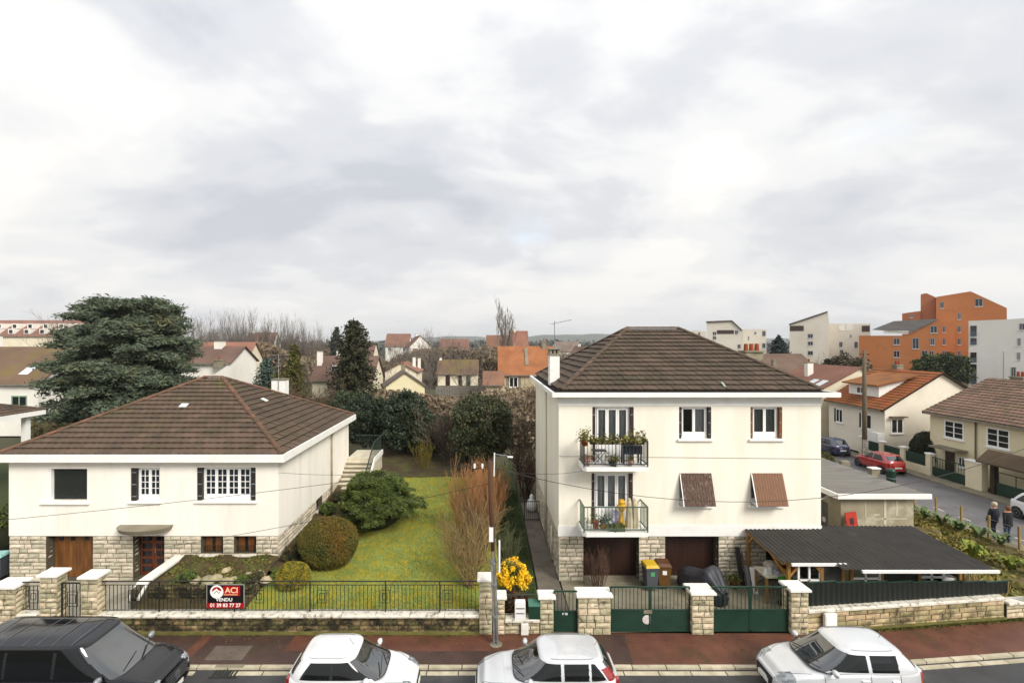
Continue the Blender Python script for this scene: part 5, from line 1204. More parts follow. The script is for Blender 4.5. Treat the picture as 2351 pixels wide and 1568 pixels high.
        for wx in p['wheels']:
            wr_ = p.get('wr', .30)
            MB().lathe([(wr_ + .055, 0), (wr_ + .055, .012)], n=28).xf(Matrix.Translation((wx, s_ * (hw(wx) + .002), wr_)) @ Matrix.Rotation(R(-90 * s_), 4, 'X')).build('wheel_arch', TRIM, t)
            yo = hw(wx) + .02; wh = MB().lathe([(wr_ * .62, -.2), (wr_ * .97, -.2), (wr_, -.16), (wr_, -.04), (wr_ * .96, 0), (wr_ * .66, .002)], n=28).xf(Matrix.Translation((wx, s_ * yo, wr_)) @ Matrix.Rotation(R(-90 * s_), 4, 'X')).build('wheel', TYRE, t, True)
            q = MB().lathe([(wr_ * .64, .0), (wr_ * .62, .006), (wr_ * .2, -.02), (wr_ * .12, .004)], n=20).xf(Matrix.Translation((wx, s_ * yo, wr_)) @ Matrix.Rotation(R(-90 * s_), 4, 'X')).build('rim', RIM, wh)
    MB().box(hl - .012, hl + .012, -.26, .26, .34, .45).build('number_plate', PLATE, t); MB().box(-hl - .012, -hl + .012, -.26, .26, p.get('rplate', .5), p.get('rplate', .5) + .11).build('number_plate', PLATE, t)
    zc = zb2 + .05
    for y0_, y1_ in ((-.55, .05), (.05, .6)):
        a = Vector((g['xf0'] - .02 - .12 * abs(y0_) / .6, y0_, zc)); b = Vector((g['xf0'] - .22, y1_, zc + .13)); MB().bar(a + Vector((.03, 0, .02)), b + Vector((.035, 0, .03)), .018).build('wiper', TRIM, t)
    ax_ = p.get('aerial')
    if ax_ is not None: MB().tube([(ax_, 0, H - .01), (ax_ - .12, 0, H + .17)], .006, 5).build('aerial', TRIM, t)
    hd = p.get('hood')
    if hd:
        for s_ in (1, -1):
            pts = []
            for i in range(10):
                x = hd[0] + (hd[1] - hd[0]) * i / 9; zt_ = lerp_tab(p['top'], x / hl); z0 = lerp_tab(p['bot'], x / hl); f = hd[2] + (hd[3] - hd[2]) * (i / 9) ** 1.5
                zz_ = [b + (d - b) * (a - f) / (a - c) for (a, b), (c, d) in zip(SEC, SEC[1:]) if a >= f >= c][-1]; pts.append(Vector((x, s_ * f * hw(x), z0 + (zt_ - z0) * zz_ + .002)))
            MB().tube(pts, .006, 4).build('bonnet_seam', TRIM, t)
    return t
def cls_hatch(hx0, hz, tx0, tz, gz_=(.32, .58), hy=.5, ty=.55):
    def f(x, y, z, left):
        if x > hx0 and hz[0] < z < hz[1] + .25 * (1 - x) and y > hy: return 'headlight|%d' % left
        if x < tx0 and tz[0] < z < tz[1] and y > ty: return 'tail_light|%d' % left
        if x > .965 and gz_[0] < z < gz_[1] and y < .5: return 'grille'
        if z < .27: return 'bumper_trim'
        return 'body'
    return f
SILV = carpaint('silver_white_paint', '#d0d2d5', .3, .34); WHT = carpaint('white_car_paint', '#d8d9da', .0, .3); SILV2 = carpaint('pale_silver_paint', '#c6c8cc', .25, .32)
BOT = [(-1, .34), (-.9, .24), (-.5, .2), (.5, .2), (.88, .22), (1, .32)]
make_car('small_hatchback', 'small white hatchback facing right, parked below the long mossy wall', 'car', (-3.55, 13.88, RZ), 0, dict(L=3.47, W=1.62, H=1.46, n=5,
    top=[(-1, .78), (-.93, .96), (-.6, .98), (.30, .93), (.62, .86), (.86, .74), (.97, .62), (1, .52)], bot=BOT, cls=cls_hatch(.80, (.58, .74), -.88, (.62, .98)),
    gh=dict(zb=.93, crown=.06, xf0=.92, xf1=.12, xr0=-1.62, xr1=-1.28, wb=.785, wr=.635, win=[(-.38, None, 0), (None, -.46, .42)], dark_pillars=True), handles=(-.28, -1.05), seams=(-.42, .82, -1.18), wheels=(1.14, -1.18), aerial=-.02, hood=(.95, 1.55, .86, .6)), WHT, 'cars parked along the near kerb')
make_car('hatchback', 'silver hatchback facing left beside the utility pole, with tall tail lights', 'car', (1.64, 13.88, RZ), math.pi, dict(L=3.82, W=1.65, H=1.44, n=5,
    top=[(-1, .72), (-.95, .93), (-.6, .96), (.28, .92), (.60, .86), (.86, .75), (.97, .62), (1, .5)], bot=BOT, cls=cls_hatch(.80, (.56, .70), -.90, (.56, .99), ty=.6),
    gh=dict(zb=.92, crown=.055, xf0=.92, xf1=.20, xr0=-1.80, xr1=-1.42, wb=.80, wr=.655, win=[(-.30, None, 0), (-1.02, -.38, 0), (None, -1.08, .30)], tl=True), handles=(-.18, -.92), seams=(-.34, .72, -1.05), wheels=(1.22, -1.27), aerial=-1.3, hood=(.98, 1.72, .88, .62)), SILV, 'cars parked along the near kerb')
make_car('hatchback', 'silver hatchback facing left with dark windows before the right stone wall', 'car', (9.72, 14.2, RZ), math.pi - R(1.5), dict(L=3.99, W=1.70, H=1.48, n=4.4,
    top=[(-1, .72), (-.94, .96), (-.6, 1.0), (.26, .94), (.58, .88), (.84, .76), (.96, .62), (1, .5)], bot=BOT, cls=cls_hatch(.76, (.60, .74), -.88, (.64, .94), ty=.55),
    gh=dict(zb=.95, crown=.06, xf0=1.02, xf1=.20, xr0=-1.84, xr1=-1.38, wb=.82, wr=.65, win=[(-.33, None, 0), (-1.12, -.42, 0)], dark_pillars=False), handles=(-.22, -1.0), seams=(-.38, .80, -1.15), wheels=(1.26, -1.32), aerial=-1.15, hood=(1.08, 1.8, .86, .55), tailmat=AMBER), SILV, 'cars parked along the near kerb')
vp = M('black_van_paint', '#07080d', None, 2, .12, spec=.3, coat=.25)
vn = make_car('van', 'black passenger van with glossy grooved roof parked at the left edge', 'van', (-11.0, 13.82, RZ), 0, dict(L=5.35, W=1.92, H=1.90, n=7, wr=.34,
    top=[(-1, 1.05), (-.97, 1.12), (.45, 1.12), (.62, 1.08), (.82, .98), (.94, .84), (1, .62)], bot=[(-1, .34), (-.9, .26), (.9, .26), (1, .36)], cls=cls_hatch(.86, (.66, .84), -.96, (.7, 1.1), (.50, .86), .52, .8),
    gh=dict(zb=1.08, crown=.07, xf0=1.72, xf1=.72, xr0=-2.64, xr1=-2.5, wb=.93, wr=.80, n=6.5, win=[(.10, None, 0), (-1.15, .02, 0), (-2.35, -1.22, 0)], dark_pillars=True), handles=(.25, -.2), seams=(.06, 1.3, -1.15), wheels=(1.75, -1.45), hood=(1.85, 2.45, .88, .7), mirrormat=GALV), vp, 'cars parked along the near kerb')
for x in (.35, -.15, -.55, -.9, -1.5, -2.1): MB().tube([(x, y, 1.83 + .07 * (1 - (y / .8) ** 2) + .004) for y in (-.68, -.5, -.3, 0, .3, .5, .68)], .008, 5).build('roof_groove', M('groove', '#5a5c66', None, 3, .4), vn)
for z in (.56, .64, .72, .80): MB().box(2.655, 2.685, -.46, .46, z, z + .025).build('grille_bar', RIM, vn)
MB().lathe([(.11, 0), (.11, .02), (.09, .03)], n=20).xf(Matrix.Translation((2.67, 0, .70)) @ Matrix.Rotation(R(90), 4, 'Y')).build('badge', RIM, vn)
MB().box(2.65, 2.675, -.48, .48, .50, .87).build('grille_back', TRIM, vn)
for s_ in (.5, -.5): MB().lathe([(.18, 0), (.22, .2), (.22, .7), (.13, .78), (.05, .8)], (.55, s_, .62), 10).build('seat', M('van_seat', '#4a4438', None, 3, .9), vn)
small = dict(L=3.65, W=1.62, H=1.42, n=5, top=[(-1, .72), (-.95, .92), (-.6, .96), (.28, .92), (.60, .86), (.86, .75), (.97, .62), (1, .5)], bot=BOT, cls=cls_hatch(.80, (.56, .70), -.93, (.60, .9), ty=.7),
    gh=dict(zb=.92, crown=.055, xf0=.9, xf1=.20, xr0=-1.70, xr1=-1.30, wb=.765, wr=.60, win=[(-.30, None, 0), (None, -.38, .35)]), handles=(-.18,), seams=(-.34, .72), wheels=(1.15, -1.2))
make_car('small_hatchback', 'red hatchback parked tail towards us in the side street', 'car', (29.75, 38.7, -.08), R(90), small, carpaint('red_car_paint', '#a81410', .1, .3), 'cars parked in the side street')
blue = dict(small); blue.update(L=4.2)
make_car('small_hatchback', 'dark blue car parked beyond the red one in the side street', 'car', (29.9, 44.6, -.08), R(90), small, carpaint('blue_car_paint', '#1c2650', .3, .3), 'cars parked in the side street')
make_car('small_hatchback', 'old white hatchback cut by the right edge of the side street', 'car', (29.95, 26.9, -.08), R(-90), small, carpaint('old_white_paint', '#dcdcdc', .0, .45), 'cars parked in the side street')
# ------------------------------------------------------------------ vegetation
def seg_mesh(name, segs, n=4):
    """tubes for many branch segments at once: rows of x0 y0 z0 x1 y1 z1 r0 r1"""
    A = np.array(segs, dtype=np.float64); p0, p1, r0, r1 = A[:, :3], A[:, 3:6], A[:, 6], A[:, 7]; d = p1 - p0; d /= np.linalg.norm(d, axis=1)[:, None] + 1e-9
    h = np.where(np.abs(d[:, 2:3]) < .9, np.array([[0, 0, 1.0]]), np.array([[1.0, 0, 0]])); x = np.cross(d, h); x /= np.linalg.norm(x, axis=1)[:, None] + 1e-9; y = np.cross(d, x); V = []
    for p, r_ in ((p0, r0), (p1, r1)):
        for k in range(n): a = 2 * math.pi * k / n; V.append(p + (x * math.cos(a) + y * math.sin(a)) * r_[:, None])
    V = np.stack(V, 1); m = len(A); F4 = []
    for k in range(n): F4.append([k, (k + 1) % n, n + (k + 1) % n, n + k])
    Fc = (np.array(F4)[None] + (np.arange(m) * 2 * n)[:, None, None]).reshape(-1, 4); return npmesh(name, V.reshape(-1, 3), Fc)
def grow(segs, p, d, L, r_, lev, rg, up=.15, spread=.7, kids=(3, 5), wob=.18, tip=.003, steps=4, shrink=.62):
    d = d / np.linalg.norm(d); q = p.copy(); pts = [p.copy()]
    for i in range(steps):
        d = d + rg.normal(0, wob, 3) + np.array([0, 0, up * .5]); d /= np.linalg.norm(d); q2 = q + d * L / steps
        ra = r_ * (1 - .55 * i / steps); rb = r_ * (1 - .55 * (i + 1) / steps); segs.append((*q, *q2, max(ra, tip), max(rb, tip))); q = q2; pts.append(q.copy())
    if lev <= 0: return
    for _ in range(rg.integers(kids[0], kids[1] + 1)):
        t = rg.uniform(.25, 1.0); k = min(int(t * steps), steps - 1); b = pts[k] + (pts[k + 1] - pts[k]) * (t * steps - k)
        nd = d + rg.normal(0, spread, 3); nd[2] += up; grow(segs, b, nd, L * shrink * rg.uniform(.75, 1.2), r_ * .5, lev - 1, rg, up, spread, kids, wob, tip, max(2, steps - 1), shrink)
def topz(me): return max(v.co.z for v in me.vertices)
def bare_tree_meshes(seed, H, trunk, lev=3, up=.25, spread=.55, kids=(4, 6), tip=.012, r0=.16, limbs=9, shrink=.6, wob=.12, lean=.0):
    rg = np.random.default_rng(seed); T = []; z = 0.0; p = np.zeros(3); d = np.array([lean, 0, 1.0]); pts = []
    for i in range(6):
        d = d + rg.normal(0, .05, 3); d /= np.linalg.norm(d); q = p + d * H * trunk / 6; T.append((*p, *q, r0 * (1 - .1 * i), r0 * (1 - .1 * (i + 1)))); pts.append((p, q)); p = q
    B = []
    for k in range(limbs):
        a = 2.4 * k + rg.uniform(-.4, .4); i = min(5, int(rg.uniform(2.2, 6))); b = pts[i][0] + (pts[i][1] - pts[i][0]) * rg.uniform(0, 1); el = rg.uniform(.3, 1.2) + up
        grow(B, b, np.array([math.cos(a), math.sin(a), el]), H * (1 - trunk) * rg.uniform(.6, .95), r0 * .42, lev, rg, up, spread, kids, wob, tip, 4, shrink)
    grow(B, p, d, H * (1 - trunk), r0 * .5, lev, rg, up, spread, kids, wob, tip, 5, shrink)
    return seg_mesh('trunk', T, 7), seg_mesh('branches', B, 3)
TW_G = M('twig_grey', '#6a5f52', '#51483e', 1.2, 1.0, rnd=.2); TW_B = M('twig_brown', '#6e4a2c', '#573a24', 2, 1.0, rnd=.15); TW_O = M('twig_orange', '#bd8a5a', '#9c7148', 1.5, 1.0); TW_P = M('twig_pale', '#a08858', '#7d6844', 2, 1.0); TW_R = M('twig_reddish', '#64483a', '#4c382e', 2, 1.0)
TW_F = M('twig_far', '#7a7168', '#686058', .3, 1.0, rnd=.18)
def plant(name, label, cat, loc, meshes, rz=0.0, sc=1.0, group=None):
    t = thing(name, label, cat, loc, rz, group, local=True); t.scale = (sc, sc, sc) if not isinstance(sc, tuple) else sc
    for nm, me, mt in meshes: put(nm, me, mt, t)
    return t
def clumped(g_, n, radii, clumps, cr, shell=.6, squash=1.0, bottom=-1.0, power=2.0):
    """leaf points gathered in clumps through an ellipsoid"""
    d = g_.normal(0, 1, (clumps * 3, 3)); d /= np.linalg.norm(d, axis=1)[:, None]; d = d[d[:, 2] > bottom][:clumps]; rr = g_.uniform(shell, 1.0, len(d)) ** .7
    c_ = d * rr[:, None] * np.array(radii); k = g_.integers(0, len(c_), n); o = g_.normal(0, 1, (n, 3)); o /= np.linalg.norm(o, axis=1)[:, None]; o *= (g_.uniform(0, 1, n) ** (1 / 2.2))[:, None]
    return c_[k] + o * cr * g_.uniform(.6, 1.25, len(c_))[k][:, None] * np.array([1, 1, squash])
def stems(segs, g_, n, h, r_, tip=.004, spread=.5, lev=1, kids=(2, 4), up=.3, base=.15, wob=.12):
    for i in range(n):
        a = g_.uniform(0, 2 * math.pi); b = np.array([math.cos(a) * base * g_.uniform(0, 1), math.sin(a) * base * g_.uniform(0, 1), 0.0]); t = g_.uniform(0, spread)
        grow(segs, b, np.array([math.cos(a) * t, math.sin(a) * t, 1.0]), h * g_.uniform(.6, 1.0), r_, lev, g_, up, .35, kids, wob, tip, 5, .5)
def leafmat(name, a, b, sc=6, island=.35, rough=.8): return M(name, a, b, sc, rough, island=island)
def shrub(name, label, loc, radii, n, clumps, cr, size, mat, seed, cat='shrub', shell=.6, bottom=-.6, group=None, flat=0.0, stem=TW_G, up=0.0, core=None):
    g_ = np.random.default_rng(seed); pts = clumped(g_, n, radii, clumps, cr, shell, 1.0, bottom); pts[:, 2] += radii[2]; pts = pts[pts[:, 2] > .02]
    sg_ = []; stems(sg_, g_, 7, radii[2] * 1.4, max(.02, radii[2] * .025), spread=.6)
    ms = [('foliage', leaf_mesh('foliage', pts, size, g_, flat, up=up), mat), ('stems', seg_mesh('stems', sg_, 4), stem)]
    if core:
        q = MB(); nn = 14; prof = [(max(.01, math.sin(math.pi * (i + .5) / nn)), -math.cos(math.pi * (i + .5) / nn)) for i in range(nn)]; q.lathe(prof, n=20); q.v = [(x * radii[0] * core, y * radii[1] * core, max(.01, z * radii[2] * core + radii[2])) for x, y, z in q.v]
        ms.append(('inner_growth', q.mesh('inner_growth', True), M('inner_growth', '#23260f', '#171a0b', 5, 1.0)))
    return plant(name, label, cat, loc, ms, g_.uniform(0, 6), 1.0, group)
# clipped shrubs of the lawn
LB = leafmat('clipped_leaf', '#4c4d1c', '#5a4a1c', 1.6, .35); MATS['clipped_leaf']
def clipped(name, label, loc, radii, n, size, mat, seed, rough=.035):
    g_ = np.random.default_rng(seed); d = g_.normal(0, 1, (n, 3)); d /= np.linalg.norm(d, axis=1)[:, None]; d = np.sign(d) * np.abs(d) ** .9; d /= np.linalg.norm(d, axis=1)[:, None]; d = d[d[:, 2] > -.85]
    w = 1 + rough * np.sin(d[:, 0] * 7 + d[:, 2] * 5) + rough * np.sin(d[:, 1] * 9 - d[:, 2] * 6) + g_.normal(0, .018, len(d)) - .06 * g_.uniform(0, 1, len(d)) ** 3; pts = d * w[:, None] * np.array(radii); pts[:, 2] += radii[2] * .93; pts = pts[pts[:, 2] > 0.01]
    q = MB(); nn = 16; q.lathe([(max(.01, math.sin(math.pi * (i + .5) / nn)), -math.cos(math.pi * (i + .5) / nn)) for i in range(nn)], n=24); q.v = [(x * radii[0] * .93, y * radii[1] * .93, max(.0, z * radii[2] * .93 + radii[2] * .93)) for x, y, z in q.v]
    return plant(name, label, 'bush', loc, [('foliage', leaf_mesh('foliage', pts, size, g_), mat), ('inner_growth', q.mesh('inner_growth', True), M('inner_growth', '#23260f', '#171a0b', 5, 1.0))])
cl_ = M('clipped_leaf_mix', '#50541a', '#6c5416', 1.1, .85, island=.35)
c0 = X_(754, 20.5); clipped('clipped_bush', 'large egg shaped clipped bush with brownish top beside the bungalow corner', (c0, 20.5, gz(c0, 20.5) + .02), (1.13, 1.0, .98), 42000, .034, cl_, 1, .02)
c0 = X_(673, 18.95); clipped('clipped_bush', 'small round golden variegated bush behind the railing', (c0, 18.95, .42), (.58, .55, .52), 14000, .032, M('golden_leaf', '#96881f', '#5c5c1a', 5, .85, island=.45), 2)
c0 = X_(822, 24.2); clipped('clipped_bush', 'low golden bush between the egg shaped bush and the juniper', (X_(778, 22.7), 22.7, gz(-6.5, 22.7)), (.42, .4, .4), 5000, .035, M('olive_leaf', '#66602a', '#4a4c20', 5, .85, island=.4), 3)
# spreading juniper with layered sprays
g_ = np.random.default_rng(5); pts = []; dirs = []
for k in range(210):
    a = g_.uniform(0, 2 * math.pi); h = g_.uniform(.1, 1) ** .8; Rm = (1.8 - .75 * h ** 1.6) * (1 + .42 * max(0, math.cos(a - .1)) ** 2 * (1 - h)); el = .1 + .25 * g_.uniform(); L = Rm * g_.uniform(.82, 1.05); m = 480; t = g_.uniform(.4, 1.0, m) ** .7
    wd = .24 * (1.15 - t) + .03; off = g_.normal(0, 1, m) * wd; x = math.cos(a) * t * L - math.sin(a) * off; y = math.sin(a) * t * L + math.cos(a) * off; z = .25 + h * 2.0 + el * t * L * .35 - .22 * (t ** 3) + g_.normal(0, .035, m); pts.append(np.stack([x, y, z], 1))
pts = np.concatenate(pts); pts = pts[pts[:, 2] > .03]; sg_ = []; stems(sg_, g_, 12, 1.9, .05, spread=.9)
c0 = X_(864, 24.0); q = MB(); nn = 14; q.lathe([(max(.01, math.sin(math.pi * (i + .5) / nn)), -math.cos(math.pi * (i + .5) / nn)) for i in range(nn)], n=20); q.v = [(x * 1.25, y * 1.25, max(0, z * 1.0 + 1.0)) for x, y, z in q.v]
plant('spreading_juniper', 'broad feathery green juniper mound on the lawn beside the bungalow', 'juniper', (c0, 24.0, gz(c0, 24.0)), [('foliage', leaf_mesh('foliage', pts, .036, g_, .65, 3.6), M('juniper_leaf', '#43531c', '#5a6626', 2.2, .85, island=.4)), ('inner_growth', q.mesh('inner_growth', True), M('inner_growth', '', None)), ('stems', seg_mesh('stems', sg_, 4), BARK)], 0, 1.1)
# brown twiggy shrubs on the boundary
def twiggy(name, label, loc, n, h, spread, mat, seed, lev=2, kids=(3, 5), base=.25, r_=.018, tip=.004, up=.3, wob=.1, cat='shrub'):
    g_ = np.random.default_rng(seed); s_ = []; stems(s_, g_, n, h, r_, tip, spread, lev, kids, up, base, wob); return plant(name, label, cat, loc, [('branches', seg_mesh('branches', s_, 3), mat)])
twiggy('bare_shrub', 'tall dense orange brown leafless shrub on the garden boundary', (-.55, 23.0, gz(-.55, 23)), 80, 2.35, .42, TW_O, 11, 2, (4, 6), .75, .018, .006)
twiggy('bare_shrub', 'second orange brown leafless shrub behind the utility pole', (.1, 24.2, gz(.1, 24) - .1), 50, 2.1, .42, TW_O, 12, 2, (4, 6), .7, .018, .006)
twiggy('bare_shrub', 'arching pale brown leafless shrub at the corner of the lawn', (-.62, 19.0, gz(-.6, 19)), 36, 2.3, .7, TW_P, 13, 2, (3, 5), .3, .02, .006, up=.12, wob=.16)
twiggy('bare_shrub', 'grey brown tangle of twigs along the lawn boundary', (-.35, 20.7, gz(-.3, 20.7)), 45, 2.0, .75, M('twig_greybrown', '#776248', '#57472f', 2, 1.0), 14, 2, (3, 5), .5, .018, .005, up=.15, wob=.18)
twiggy('bare_shrub', 'spiky grey green shrub right of the utility pole', (.95, 22.0, 0.0), 40, 1.5, 1.1, M('twig_greygreen', '#6d7050', '#585a3c', 2, 1.0), 15, 1, (4, 6), .2, .012, .006, up=.1)
twiggy('bare_shrub', 'reddish leafless shrub before the left garage door', (4.35, 20.0, .01), 26, 1.25, .65, TW_R, 16, 2, (3, 4), .3, .014, .005)
# forsythia in flower with brown plant below
g_ = np.random.default_rng(21); fpts = clumped(g_, 5200, (.56, .5, .52), 70, .15, .55, 1.1, -.7); fpts[:, 2] += 1.05; lp_ = clumped(g_, 700, (.45, .42, .5), 30, .16, .3, 1, -.6); lp_[:, 2] += 1.2; s_ = []; stems(s_, g_, 16, 1.4, .014, .004, .5, 1)
plant('forsythia', 'bright yellow flowering forsythia behind the letter boxes', 'shrub', (1.02, 18.75, 0), [('blossoms', leaf_mesh('blossoms', fpts, .06, g_, asp=1.2), M('forsythia_yellow', '#f2cc1e', '#e6b812', 9, .8, island=.3)), ('leaves', leaf_mesh('leaves', lp_, .06, g_), M('spring_leaf', '#6b7022', '#51591c', 7, .8, island=.3)), ('stems', seg_mesh('stems', s_, 4), TW_B)])
shrub('dry_shrub', 'low brown withered shrub under the forsythia', (1.15, 17.85, 0), (.55, .3, .42), 2600, 50, .13, .05, leafmat('dry_leaf', '#6a4526', '#4a3018', 7, .35), 22)
# evergreens at the back of the garden
EV = leafmat('evergreen_leaf', '#3a4628', '#2c3820', 3.5, .45, .6); EV2 = leafmat('evergreen_leaf_dark', '#303d24', '#243020', 3.5, .45, .6); EV3 = leafmat('evergreen_leaf_mix', '#3f4d30', '#484226', 1.6, .45, .65)
def big_shrub(label, u, Y, radii, seed, mat, n=15000, size=.10, cl=150, cr=.42, z=None, name='evergreen_shrub'):
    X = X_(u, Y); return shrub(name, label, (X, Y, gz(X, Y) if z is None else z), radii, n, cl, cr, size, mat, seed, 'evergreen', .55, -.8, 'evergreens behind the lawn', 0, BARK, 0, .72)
big_shrub('tall dark evergreen standing right of centre at the back of the lawn', 1106, 32.6, (1.9, 1.6, 2.5), 31, EV3, 24000, .09, 190)
big_shrub('broad dark evergreen in the middle behind the lawn', 930, 36.4, (2.1, 1.7, 2.1), 32, EV2, 20000)
big_shrub('smaller dark evergreen between the broad one and the twiggy gap', 985, 35.6, (1.3, 1.2, 1.5), 33, EV)
big_shrub('dark evergreen close behind the back steps of the bungalow', 838, 37.6, (1.9, 1.5, 2.0), 34, EV2, 17000)
big_shrub('pale green evergreen left of the back steps above the roof edge', 800, 41.5, (1.9, 1.7, 1.7), 35, EV)
big_shrub('green bush far behind the bungalow chimney', 742, 46, (1.8, 1.5, 1.0), 36, EV)
twiggy('bare_shrub', 'tangled leafless bush between the two large evergreens', (X_(1030, 34.8), 34.8, gz(-2.5, 34.8)), 24, 3.0, .75, TW_G, 37, 3, (3, 5), .4, .035, .008, up=.15, wob=.18)
twiggy('bare_shrub', 'leafless bush beside the wall of the cream house at the back', (X_(1205, 31.5), 31.5, .0), 30, 2.5, .6, TW_R, 38, 3, (3, 4), .5, .03, .007, up=.2, wob=.15)
twiggy('bare_shrub', 'low brown bramble behind the bungalow roof', (X_(720, 44), 44, 1.2), 40, 3.4, .8, M('bramble', '#6a5644', '#4e3e30', 1.5, 1.0), 39, 3, (3, 5), 1.4, .03, .01, up=.1, wob=.2)
twiggy('bare_shrub', 'leafless bush just right of the bungalow chimney', (X_(690, 41), 41, 1.2), 34, 3.6, .8, M('bramble', '', None), 40, 3, (3, 5), 1.0, .03, .01, up=.1, wob=.2)
tm, bm_ = bare_tree_meshes(41, 8.2, .28, 4, .18, .6, (3, 5), .012, .14, 7, .62, .16)
plant('bare_tree', 'dark leafless fruit tree left of the cream house at the back', 'tree', (X_(1192, 35.5), 35.5, 0.0), [('trunk', tm, BARK), ('branches', bm_, M('twig_dark', '#4a3d33', '#3a3029', 2, 1.0))], 0, 7.9 / topz(bm_))
# young yellow shrub sprouts on the soil
twiggy('bare_shrub', 'yellowish low shrub on the dark soil behind the lawn', (X_(975, 32.6), 32.6, gz(-3.8, 32.6)), 24, 1.3, .8, M('twig_yellow', '#80702a', '#5c5020', 2, 1.0), 42, 2, (3, 4), .4, .012, .006)
# rockery
ROCK = M('rockery_stone', '#a89e80', '#857b5c', 5, .95, bump=.8, bscale=14, rnd=.25)
def rock(x, y, z, s, seed, label):
    r_ = random.Random(seed); q = MB().lathe([(.35, -.3), (.9, -.1), (1, .25), (.7, .6), (.2, .75)], n=8); q.v = [(x_ * s * r_.uniform(.75, 1.2) * 1.3, y_ * s * r_.uniform(.75, 1.2), z_ * s * r_.uniform(.8, 1.2)) for x_, y_, z_ in q.v]
    o = q.xf(Matrix.Translation((x, y, z)) @ Matrix.Rotation(r_.uniform(0, 6), 4, 'Z')).build('rockery_stone', ROCK); tag(o, label, 'stone', 'pale stones of the rockery')
RL = ('pale weathered rock at the left end of the rockery', 'large pale rock next to the left end of the rockery', 'second large pale rock in the rockery', 'small rock low in the left half of the rockery', 'pale rock at the centre of the rockery', 'small rock below the right basement window', 'tilted pale rock at the right of the rockery', 'pale rock beside the golden bush end of the rockery', 'small rock high on the bed below the basement windows')
for k, (u, y, s) in enumerate(((450, 18.75, .2), (478, 18.7, .27), (497, 18.85, .22), (516, 18.62, .18), (535, 18.7, .2), (572, 19.0, .17), (596, 19.1, .2), (612, 18.75, .2), (520, 19.4, .15))):
    x = X_(u, y); rock(x, y, bz(x, y) + .03, s, 80 + k, RL[k])
CUSH = leafmat('cushion_leaf', '#4c6424', '#5e6c28', 5, .35)
for k, (u, y, r_) in enumerate(((430, 18.7, .38), (560, 18.65, .3), (588, 18.8, .3), (640, 19.0, .32), (545, 18.5, .22))):
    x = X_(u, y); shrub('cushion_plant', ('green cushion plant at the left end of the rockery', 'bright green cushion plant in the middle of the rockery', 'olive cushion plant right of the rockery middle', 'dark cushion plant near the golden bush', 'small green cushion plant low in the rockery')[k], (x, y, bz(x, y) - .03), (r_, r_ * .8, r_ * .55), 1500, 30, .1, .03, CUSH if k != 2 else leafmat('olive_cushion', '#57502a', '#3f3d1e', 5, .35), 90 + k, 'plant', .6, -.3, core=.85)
n = 2600; g_ = np.random.default_rng(95); x = g_.uniform(-12.0, -8.4, n); y = g_.uniform(18.35, 20.45, n); k_ = np.sin(x * 3.3) * np.sin(y * 4.1) + g_.normal(0, .5, n) > .15; x, y = x[k_], y[k_]
o = put('bed_moss', leaf_mesh('bed_moss', np.stack([x, y, np.array([bz(a, b) for a, b in zip(x, y)]) + .02], 1), .07, g_, .3), M('bed_moss_leaf', '#4f5a22', '#6a6028', 3, 1, island=.4)); tag(o, 'moss and low growth covering the rockery bed', 'moss', kind='stuff')
for k, (x, y, r_) in enumerate(((-7.75, 20.6, .4), (-7.6, 22.0, .42), (-7.5, 23.3, .45), (-7.8, 25.2, .4), (-7.6, 26.6, .4))):
    shrub('border_shrub', ('low brown green shrub at the front corner of the bungalow', 'low dark shrub behind the egg shaped bush', 'leafy border shrub half hidden by the egg shaped bush', 'leafy green border shrub below the side basement window', 'low border shrub near the garden steps')[k], (x, y, gz(x, y) + .12), (r_, r_, r_ * .7), 2200, 40, .13, .05, (leafmat('border_leaf', '#3d3c1c', '#4a3f22', 5, .4), CUSH)[k in (3,)], 100 + k, 'shrub', .5, -.5, core=.8)
# retaining wall and copings of the bed
t = thing('retaining_wall', 'low rough stone retaining wall in front of the rockery bed', 'wall', (-12.1, 18.3, 0)); MB().box(-12.1, -8.3, 18.33, 18.5, .2, .76).build('core', MORTAR_D, t); stones(t, STONE_D, faceT((-12.1, 18.28, 0), '-y'), 3.8, .3, .82, .14, .2, .5, .06, seed=17)
stones(t, STONE_D, faceT((-8.3, 18.3, 0), '+x'), 1.2, .35, .85, .14, .2, .4, .06, seed=18)
t = thing('stair_wall', 'low wall with pale sloping coping beside the bungalow entrance', 'wall', (-12.3, 18.4, 0)); MB().box(-12.32, -12.1, 17.75, 20.46, 0, .98).build('core', MORTAR, t); stones(t, STONE, faceT((-12.34, 20.46, 0), '-x'), 2.5, 0, .98, .165, .25, .5, .05, seed=19)
MB().bevbox(-12.42, -12.02, 18.3, 20.46, .985, 1.08, .02).build('coping_slab', CAP, t); MB().add([(-12.42, 17.75, .62), (-12.02, 17.75, .62), (-12.02, 18.29, .985), (-12.42, 18.29, .985), (-12.42, 17.75, .7), (-12.02, 17.75, .7), (-12.02, 18.29, 1.075), (-12.42, 18.29, 1.075)], [(0, 3, 2, 1), (4, 5, 6, 7), (0, 1, 5, 4), (1, 2, 6, 5), (2, 3, 7, 6), (3, 0, 4, 7)]).build('coping_slab', CAP, t)
